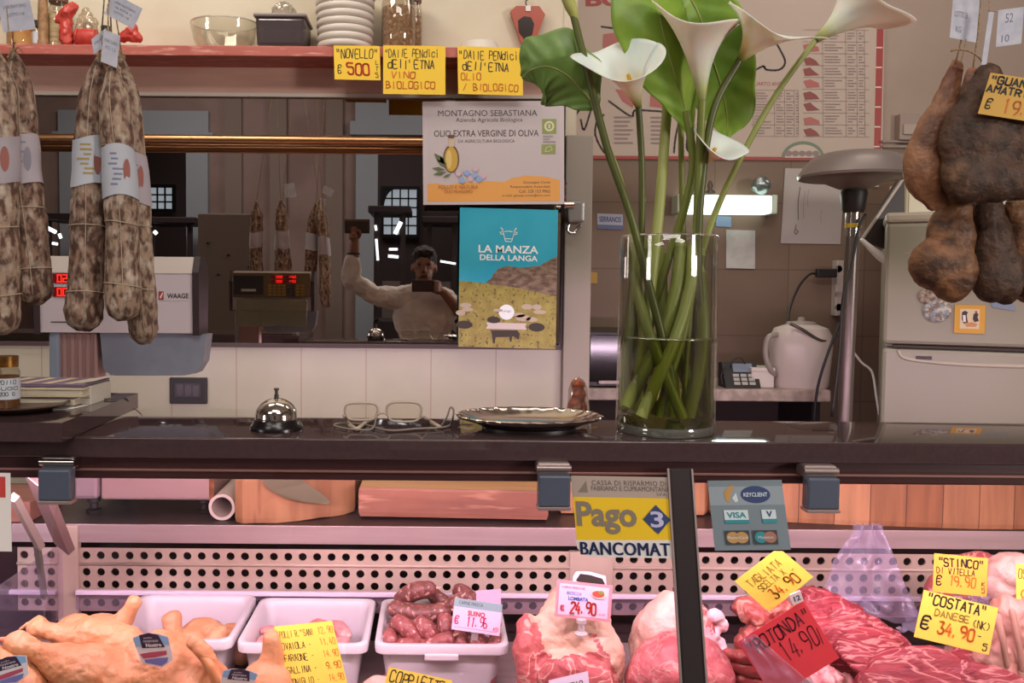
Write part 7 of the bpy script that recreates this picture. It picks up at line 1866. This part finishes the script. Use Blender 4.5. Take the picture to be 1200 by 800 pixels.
MB().b2(( P(1166, 239, 2.897).x, 2.897, P(1166, 238, 2.897).z), (P(1173, 230, 2.897).x, 2.901, P(1173, 230, 2.897).z)).build('blue_square', mat('print_sq', '4a68b0', .5), t)

# ================================================================== ON THE RED SHELF
kY = 2.60
def sp(x, Y=kY): return P(x, 50, Y).x
def hz(n): return px(n, kY)
CORK = mat('cork_brown', '6d4a38', .6)
jar('jar of orange preserve with brown lid at the left end of the red shelf', sp(24), kY, hz(15), SHT, hz(38), None, CORK, None, (), mat('preserve_orange', 'd89a5a', .5, c2='e0b478', scale=30))
jar('small pale jar with black lid beside the orange preserve on the shelf', sp(42), kY + .01, hz(6), SHT, hz(30), None, BLACKP, LBL, (), mat('salt_white', 'd0c8c0', .6))
t = thing('pepper_mill', Vector((sp(51), kY, SHT)), 'tall tan wooden grinder standing on the red shelf, reaching the top edge', 'pepper mill')
MB().lathe((sp(51), kY, SHT), [(0, 0), (hz(6.5), 0), (hz(6.5), .02), (hz(5.5), .03), (hz(6), .09), (hz(5), .15), (hz(6.5), .17), (hz(6), .20), (0, .20)], 24).build('body', mat('mill_wood', 'a5805a', .5, c2='8a6644', scale=60), t, smooth=True, angle=40)
MB().lathe((sp(51), kY, SHT + .20), [(0, 0), (hz(5), 0), (hz(6), .02), (hz(3), .04), (0, .045)], 20).build('knob', mat('mill_wood', 'a5805a', .5), t, smooth=True)
jar('tall glass jar of layered pasta behind the red bundle', sp(64), kY + .03, hz(12), SHT, hz(60), None, CORK, None, (), mat('pasta_cream', 'd9c7a0', .5, c2='efe4cc', scale=40, stretch=(.2, .2, 3), c3='a8906a', s3=30))
REDG = mat('ribbon_red', 'b8362f', .4, c2='c94b40', scale=30)
t = thing('red_bow', Vector((sp(77), 2.57, SHT)), 'red ribbon bundle standing upright on the red shelf', 'ribbon')
b = blob([('t', [P(78, 48, 2.57), P(77, 30, 2.57), P(79, 20, 2.57)], [hz(8), hz(7), hz(6)]), ('t', [P(68, 24, 2.57), P(78, 15, 2.565), P(86, 8, 2.57)], [hz(4), hz(7), hz(6)]), ('t', [P(72, 46, 2.565), P(73, 30, 2.56)], [hz(4), hz(3)])], .004, 3, .005, 50, 2); b.build('bundle', REDG, t, smooth=True)
q = P(103, 40, 2.58)
t = thing('red_cup', Vector((q.x, 2.58, SHT)), 'red round cup lying on its side on the red shelf', 'cup')
A = Matrix(((0, 0, 1), (0, 1, 0), (-1, 0, 0)))
MB().lathe((q.x - hz(14), 2.58, SHT + hz(11)), [(hz(7), 0), (hz(10), .004), (hz(11), .03), (hz(10), hz(24)), (0, hz(25)), (0, hz(23)), (hz(8.5), hz(22)), (hz(9), .03), (hz(7), .003)], 28, A).build('cup_body', REDG, t, smooth=True, angle=50)
MB().tube(cr([P(90, 34, 2.56), P(88, 40, 2.55), P(91, 47, 2.56)], 5), .004, 8).build('handle', REDG, t, smooth=True)
t = thing('red_bow', Vector((P(155, 45, 2.58).x, 2.58, SHT)), 'red folded ribbon on the shelf right of the salami tag', 'ribbon')
b = blob([('t', [P(144, 44, 2.57), P(155, 38, 2.57), P(158, 30, 2.57)], [hz(6), hz(7), hz(3)]), ('e', P(158, 44, 2.575), (hz(9), .02, hz(6)))], .004, 3, .005, 50, 4); b.build('bundle', REDG, t, smooth=True)
t = thing('clear_bag', Vector((P(100, 30, 2.64).x, 2.66, SHT)), 'clear bag of dried herbs behind the red cup on the shelf', 'bag')
b = blob([('e', Vector((P(99, 20, 2.64).x, 2.655, SHT + .07)), (hz(13), .02, .075))], .006, 3, .012, 30, 3); b.build('bag_film', clear('herb_bag', 'efe6d8', .08, .4, .15, .3, 'd0bfa8'), t, smooth=True)
b = blob([('e', Vector((P(99, 30, 2.64).x, 2.655, SHT + .05)), (hz(8), .012, .045))], .005, 2, .01, 40, 5); b.build('herbs', mat('herbs', 'b09a7c', .8, c2='8d7a5c', scale=60), t, smooth=True)
jar('small dark lidded jar between red cup and salami tags', sp(118), kY + .04, hz(6), SHT, hz(28), None, BLACKP, None, (), mat('salt_white', 'd0c8c0', .6))
# glass bowl
q = Vector((sp(262), 2.61, SHT)); rb = hz(39)
t = thing('glass_bowl', q, 'wide clear glass bowl on the red shelf', 'bowl')
hb = hz(31)
MB().lathe(q, [(0, 0), (rb * .70, 0), (rb * .78, .006), (rb * .9, hb * .4), (rb * .99, hb * .9), (rb, hb), (rb * .96, hb), (rb * .86, hb * .4), (rb * .72, .010), (0, .008)], 48, Matrix(((1, 0, 0), (0, .8, 0), (0, 0, 1)))).build('bowl_wall', clear('bowl_glass', 'f8f5ee', .05, .6, .02, .05), t, smooth=True, angle=50)
MB().lathe(q, [(rb * .975, hb), (rb * 1.005, hb + .002), (rb * .99, hb + .005), (rb * .96, hb + .002)], 48, Matrix(((1, 0, 0), (0, .8, 0), (0, 0, 1)))).build('rim', clear('bowl_rim', 'ffffff', .25, .7, .02, .3, 'e8dfcc'), t, smooth=True)
# dark plastic container
x0, x1 = sp(303), sp(361)
t = thing('food_container', Vector(((x0 + x1) / 2, 2.61, SHT)), 'smoky plastic container with a clear bag on top, on the red shelf', 'container')
MB().box(((x0 + x1) / 2, 2.61, SHT + hz(17)), (x1 - x0, .13, hz(34)), None, .012, taper=.94).build('tub', clear('smoky_plastic', '8f8482', .08, .4, .12, .45, '6d6266'), t)
MB().b2((x0 - .004, 2.54, SHT + hz(33)), (x1 + .004, 2.68, SHT + hz(37)), .004).build('lid', mat('lid_grey', '8d8282', .3), t)
MB().b2((x0 + .02, 2.55, SHT + .003), (x1 - .03, 2.67, SHT + hz(20)), .01).build('contents', mat('contents_grey', '5a5054', .6), t)
b = blob([('e', Vector((sp(332), 2.61, SHT + hz(47))), (hz(14), .03, hz(10)))], .005, 3, .012, 40, 6)
t = thing('clear_bag', Vector((sp(332), 2.61, SHT + hz(37))), 'small crumpled clear bag on top of the smoky container', 'bag'); b.build('bag_film', clear('crumple_bag', 'f4efe6', .2, .6, .1, .25, 'd8cfc4'), t, smooth=True)
# stack of white bowls
WB = mat('bowl_white', 'd9d0c6', .35)
hbw = hz(8.3)
for k in range(9):
    q = Vector((sp(404) + .0006 * ((k * 7) % 5 - 2), 2.61, SHT + k * hbw)); r_ = hz(32 + .35 * k)
    o = MB().lathe(q, [(0, .001), (r_ * .88, .001), (r_ * .93, hbw * .12), (r_ * .97, hbw * .22), (r_, hbw * .42), (r_ * 1.0, hbw * .72), (r_ * .97, hbw * .97), (r_ * .9, hbw * 1.0), (r_ * .86, hbw * .9), (0, hbw * .9)], 44).build('white_bowl', WB, smooth=True, angle=60)
    tag(o, 'white ribbed plastic bowl, %s of the stack on the red shelf' % ('lowest', 'second from the bottom', 'third from the bottom', 'fourth from the bottom', 'fifth from the bottom', 'sixth from the bottom', 'seventh from the bottom', 'eighth from the bottom', 'topmost')[k], 'bowl', 'white bowls stacked on the shelf')
# jar of crumbs
jar('tall clear jar of brown crumbs beside the white bowls', sp(467), 2.61, hz(20), SHT, hz(72), None, CORK, None, (), mat('crumbs', 'a5856a', .7, c2='8a6a52', scale=120, c3='c4a888', s3=90))
jar('slim clear jar of brown crumbs behind the taller one', sp(486), 2.65, hz(8), SHT, hz(66), None, CORK, None, (), mat('crumbs', 'a5856a', .7))
q = Vector((sp(562), 2.61, SHT))
t = thing('plate', q, 'white plate with raised rim on the shelf above the notes', 'plate')
MB().lathe(q, [(0, 0), (hz(26), 0), (hz(21), hz(11)), (hz(19), hz(11)), (0, hz(9))], 40).build('dish', WB, t, smooth=True, angle=40)
# kite-shaped ornament
kY2 = 2.672
q = [P(598, 13, kY2), P(605, 7, kY2), P(632, 7, kY2), P(639, 17, kY2), P(624, 56, kY2), P(613, 56, kY2)]
t = thing('wall_ornament', P(618, 56, kY2), 'kite shaped red ornament with dark centre hanging above the shelf', 'ornament')
MB().prism(q, (0, .02, 0)).build('frame', mat('ornament_red', 'a84a34', .3), t)
q2 = [P(607, 24, kY2 - .001), P(614, 19, kY2 - .001), P(622, 20, kY2 - .001), P(626, 28, kY2 - .001), P(624, 40, kY2 - .001), P(616, 48, kY2 - .001), P(608, 38, kY2 - .001)]
MB().prism(q2, (0, .004, 0)).build('dark_centre', mat('ornament_black', '2a1a16', .2), t)
MB().b2(tuple(P(616, 13, kY2 - .004)), tuple(P(622, 7, kY2 + .0)), .001).build('clip', WHT, t)
MB().tube(cr([P(617, 7, kY2 + .01), P(616, 2, kY2 + .01), P(619, -1, kY2 + .02)], 4), .002, 6).build('hook', DARKM, t)

# ================================================================== THE PHOTOGRAPHER (seen in the mirror)
DIMS = mat('skin', '8d6250', .55)
pt = thing('person', Vector((-.06, -.24, 0)), 'person in a white shirt photographing, mirrored with one arm raised', 'person')
def V(*a): return Vector(a)
hc = V(-.075, -.19, 1.625)
prims = [('e', hc + V(0, 0, .025), (.074, .092, .098)), ('e', hc + V(0, .022, -.045), (.056, .068, .072)), ('t', [hc + V(0, .085, .0), hc + V(0, .100, -.025)], [.010, .016]),
         ('e', hc + V(.075, -.01, -.01), (.012, .02, .032)), ('e', hc + V(-.075, -.01, -.01), (.012, .02, .032)), ('t', [hc + V(-.035, .078, .028), hc + V(.035, .078, .028)], .012), ('t', [hc + V(-.022, .083, -.062), hc + V(.022, .083, -.062)], .009),
         ('t', [hc + V(0, -.03, -.05), V(-.08, -.23, 1.48), V(-.08, -.24, 1.42)], [.052, .055, .07]),
         ('t', [V(-.22, -.24, 1.41), V(-.08, -.24, 1.43), V(.06, -.24, 1.40)], [.075, .08, .075]), ('e', V(-.08, -.24, 1.28), (.18, .11, .17)), ('e', V(-.07, -.24, 1.08), (.155, .10, .16)), ('e', V(-.06, -.25, .95), (.17, .115, .12)),
         ('t', [V(-.24, -.24, 1.41), V(-.40, -.22, 1.44), V(-.545, -.19, 1.53)], [.062, .050, .042]), ('t', [V(-.545, -.19, 1.53), V(-.535, -.15, 1.66), V(-.515, -.11, 1.79)], [.043, .040, .028]), ('e', V(-.512, -.10, 1.835), (.040, .020, .046)),
         ('t', [V(.08, -.24, 1.39), V(.15, -.22, 1.27), V(.20, -.17, 1.22)], [.060, .050, .043]), ('t', [V(.20, -.17, 1.22), V(.14, -.12, 1.36), V(.05, -.06, 1.46)], [.043, .038, .027]), ('e', V(.022, -.045, 1.495), (.022, .026, .045), (0, -.5, 0)),
         ('t', [V(-.14, -.25, .93), V(-.15, -.24, .50), V(-.15, -.26, .09)], [.085, .062, .042]), ('t', [V(.03, -.25, .93), V(.04, -.24, .50), V(.04, -.26, .09)], [.085, .062, .042]),
         ('t', [V(-.15, -.28, .05), V(-.16, -.12, .035)], [.045, .035]), ('t', [V(.04, -.28, .05), V(.05, -.12, .035)], [.045, .035])]
for k in range(4):                             # left hand curled round the wallet, right hand on the phone
    z = 1.86 - .021 * k
    prims.append(('t', [V(-.535, -.105, z), V(-.548, -.078, z + .004), V(-.528, -.060, z + .006), V(-.505, -.058, z + .004 + .002 * k)], [.0105, .010, .009, .008]))
    x = .012 - .02 * 0
    prims.append(('t', [V(.028, -.035, 1.52 - .018 * k), V(.016, -.004, 1.527 - .019 * k), V(-.006, .012, 1.527 - .019 * k), V(-.03, .014, 1.525 - .019 * k)][:3], [.010, .009, .008]))
prims.append(('t', [V(-.49, -.095, 1.81), V(-.478, -.07, 1.83), V(-.485, -.058, 1.85)], [.013, .011, .009]))
prims.append(('t', [V(.022, -.05, 1.455), V(-.005, -.048, 1.462), V(-.025, -.043, 1.468)], [.013, .011, .009]))
blob(prims, .0065, 2).build('body', DIMS, pt, smooth=True)
SHIRT = mat('shirt_white', 'e2dad4', .8, c2='d2c8c2', scale=9, bump=.5, bscale=14)
sh = blob([('t', [V(-.22, -.24, 1.41), V(-.08, -.24, 1.43), V(.06, -.24, 1.40)], [.088, .090, .088]), ('e', V(-.08, -.24, 1.28), (.20, .128, .19)), ('e', V(-.07, -.24, 1.08), (.178, .122, .18)), ('e', V(-.065, -.245, .95), (.188, .128, .10)),
           ('t', [V(-.24, -.24, 1.41), V(-.40, -.22, 1.44), V(-.548, -.19, 1.53)], [.080, .068, .062]), ('t', [V(-.548, -.19, 1.53), V(-.54, -.165, 1.61), V(-.532, -.145, 1.665)], [.062, .060, .052]),
           ('t', [V(.08, -.24, 1.39), V(.15, -.22, 1.27), V(.205, -.17, 1.215)], [.078, .068, .060]), ('t', [V(.205, -.17, 1.215), V(.17, -.14, 1.30)], [.060, .052])], .008, 3, .012, 11, 3)
sh.build('shirt', SHIRT, pt, smooth=True)
MB().tube([V(-.08, -.235, 1.50) + V(.075 * math.cos(a * pi / 10), .07 * math.sin(a * pi / 10), -.03 * math.sin(a * pi / 10)) for a in range(20)], .012, 8, closed=True).build('collar', SHIRT, pt, smooth=True)
blob([('e', V(-.06, -.25, .93), (.185, .13, .10)), ('t', [V(-.14, -.25, .92), V(-.15, -.24, .50), V(-.15, -.26, .11)], [.10, .075, .062]), ('t', [V(.03, -.25, .92), V(.04, -.24, .50), V(.04, -.26, .11)], [.10, .075, .062])], .01, 3).build('trousers', mat('trousers_dark', '2c2a30', .8), pt, smooth=True)
for x in (-.155, .045): blob([('t', [V(x, -.29, .05), V(x - .005, -.10, .04)], [.054, .042])], .007, 2).build('shoe', BLACKP, pt, smooth=True)
blob([('e', hc + V(0, -.012, .050), (.086, .098, .088)), ('e', hc + V(0, -.05, .0), (.082, .06, .08)), ('e', hc + V(0, .06, .085), (.066, .04, .032))], .006, 3, .008, 40, 2).build('hair', mat('hair_dark', '1c1414', .7), pt, smooth=True)
for x in (-.03, .03): MB().ell(hc + V(x, .079, .012), (.012, .008, .007)).build('eye', mat('eye_dark', '2a1c18', .3), pt, smooth=True)
MB().cap_tube([hc + V(-.02, .091, -.058), hc + V(0, .095, -.056), hc + V(.02, .091, -.058)], .005, 8).build('mouth', mat('lip', '7a4840', .5), pt, smooth=True)
MB().tube([V(-.53, -.137, 1.70) + V(.038 * math.cos(a * pi / 10), .038 * math.sin(a * pi / 10), .004) for a in range(20)], .006, 8, closed=True).build('bracelet', BLACKP, pt, smooth=True)
t = thing('mobile_phone', V(-.09, -.02, 1.46), 'dark mobile phone held level in front of the mirrored face', 'phone')
MB().b2((-.150, -.018, 1.462), (.012, -.008, 1.538), .004).build('phone_body', mat('phone_back', '3a2422', .3), t)
MB().b2((-.146, -.0195, 1.466), (.008, -.018, 1.534), .001).build('screen', mat('phone_screen', '1c1a1c', .2), t)
MB().lathe((-.012, -.0078, 1.515), [(0, 0), (.007, 0), (.007, .0015), (0, .0015)], 16, Matrix(((1, 0, 0), (0, 0, 1), (0, 1, 0)))).build('lens', mat('phone_lens', '0a0a0c', .1), t)
t = thing('wallet', V(-.50, -.07, 1.80), 'flat dark object held up in the raised mirrored hand', 'wallet')
MB().b2((-.580, -.084, 1.83), (-.42, -.066, 1.92), .006).build('cover', mat('wallet_brown', '2c1c1a', .5), t)
MB().b2((-.575, -.066, 1.905), (-.43, -.0645, 1.915), .0004).build('stitching', mat('wallet_thread', '6a4a3a', .6), t)
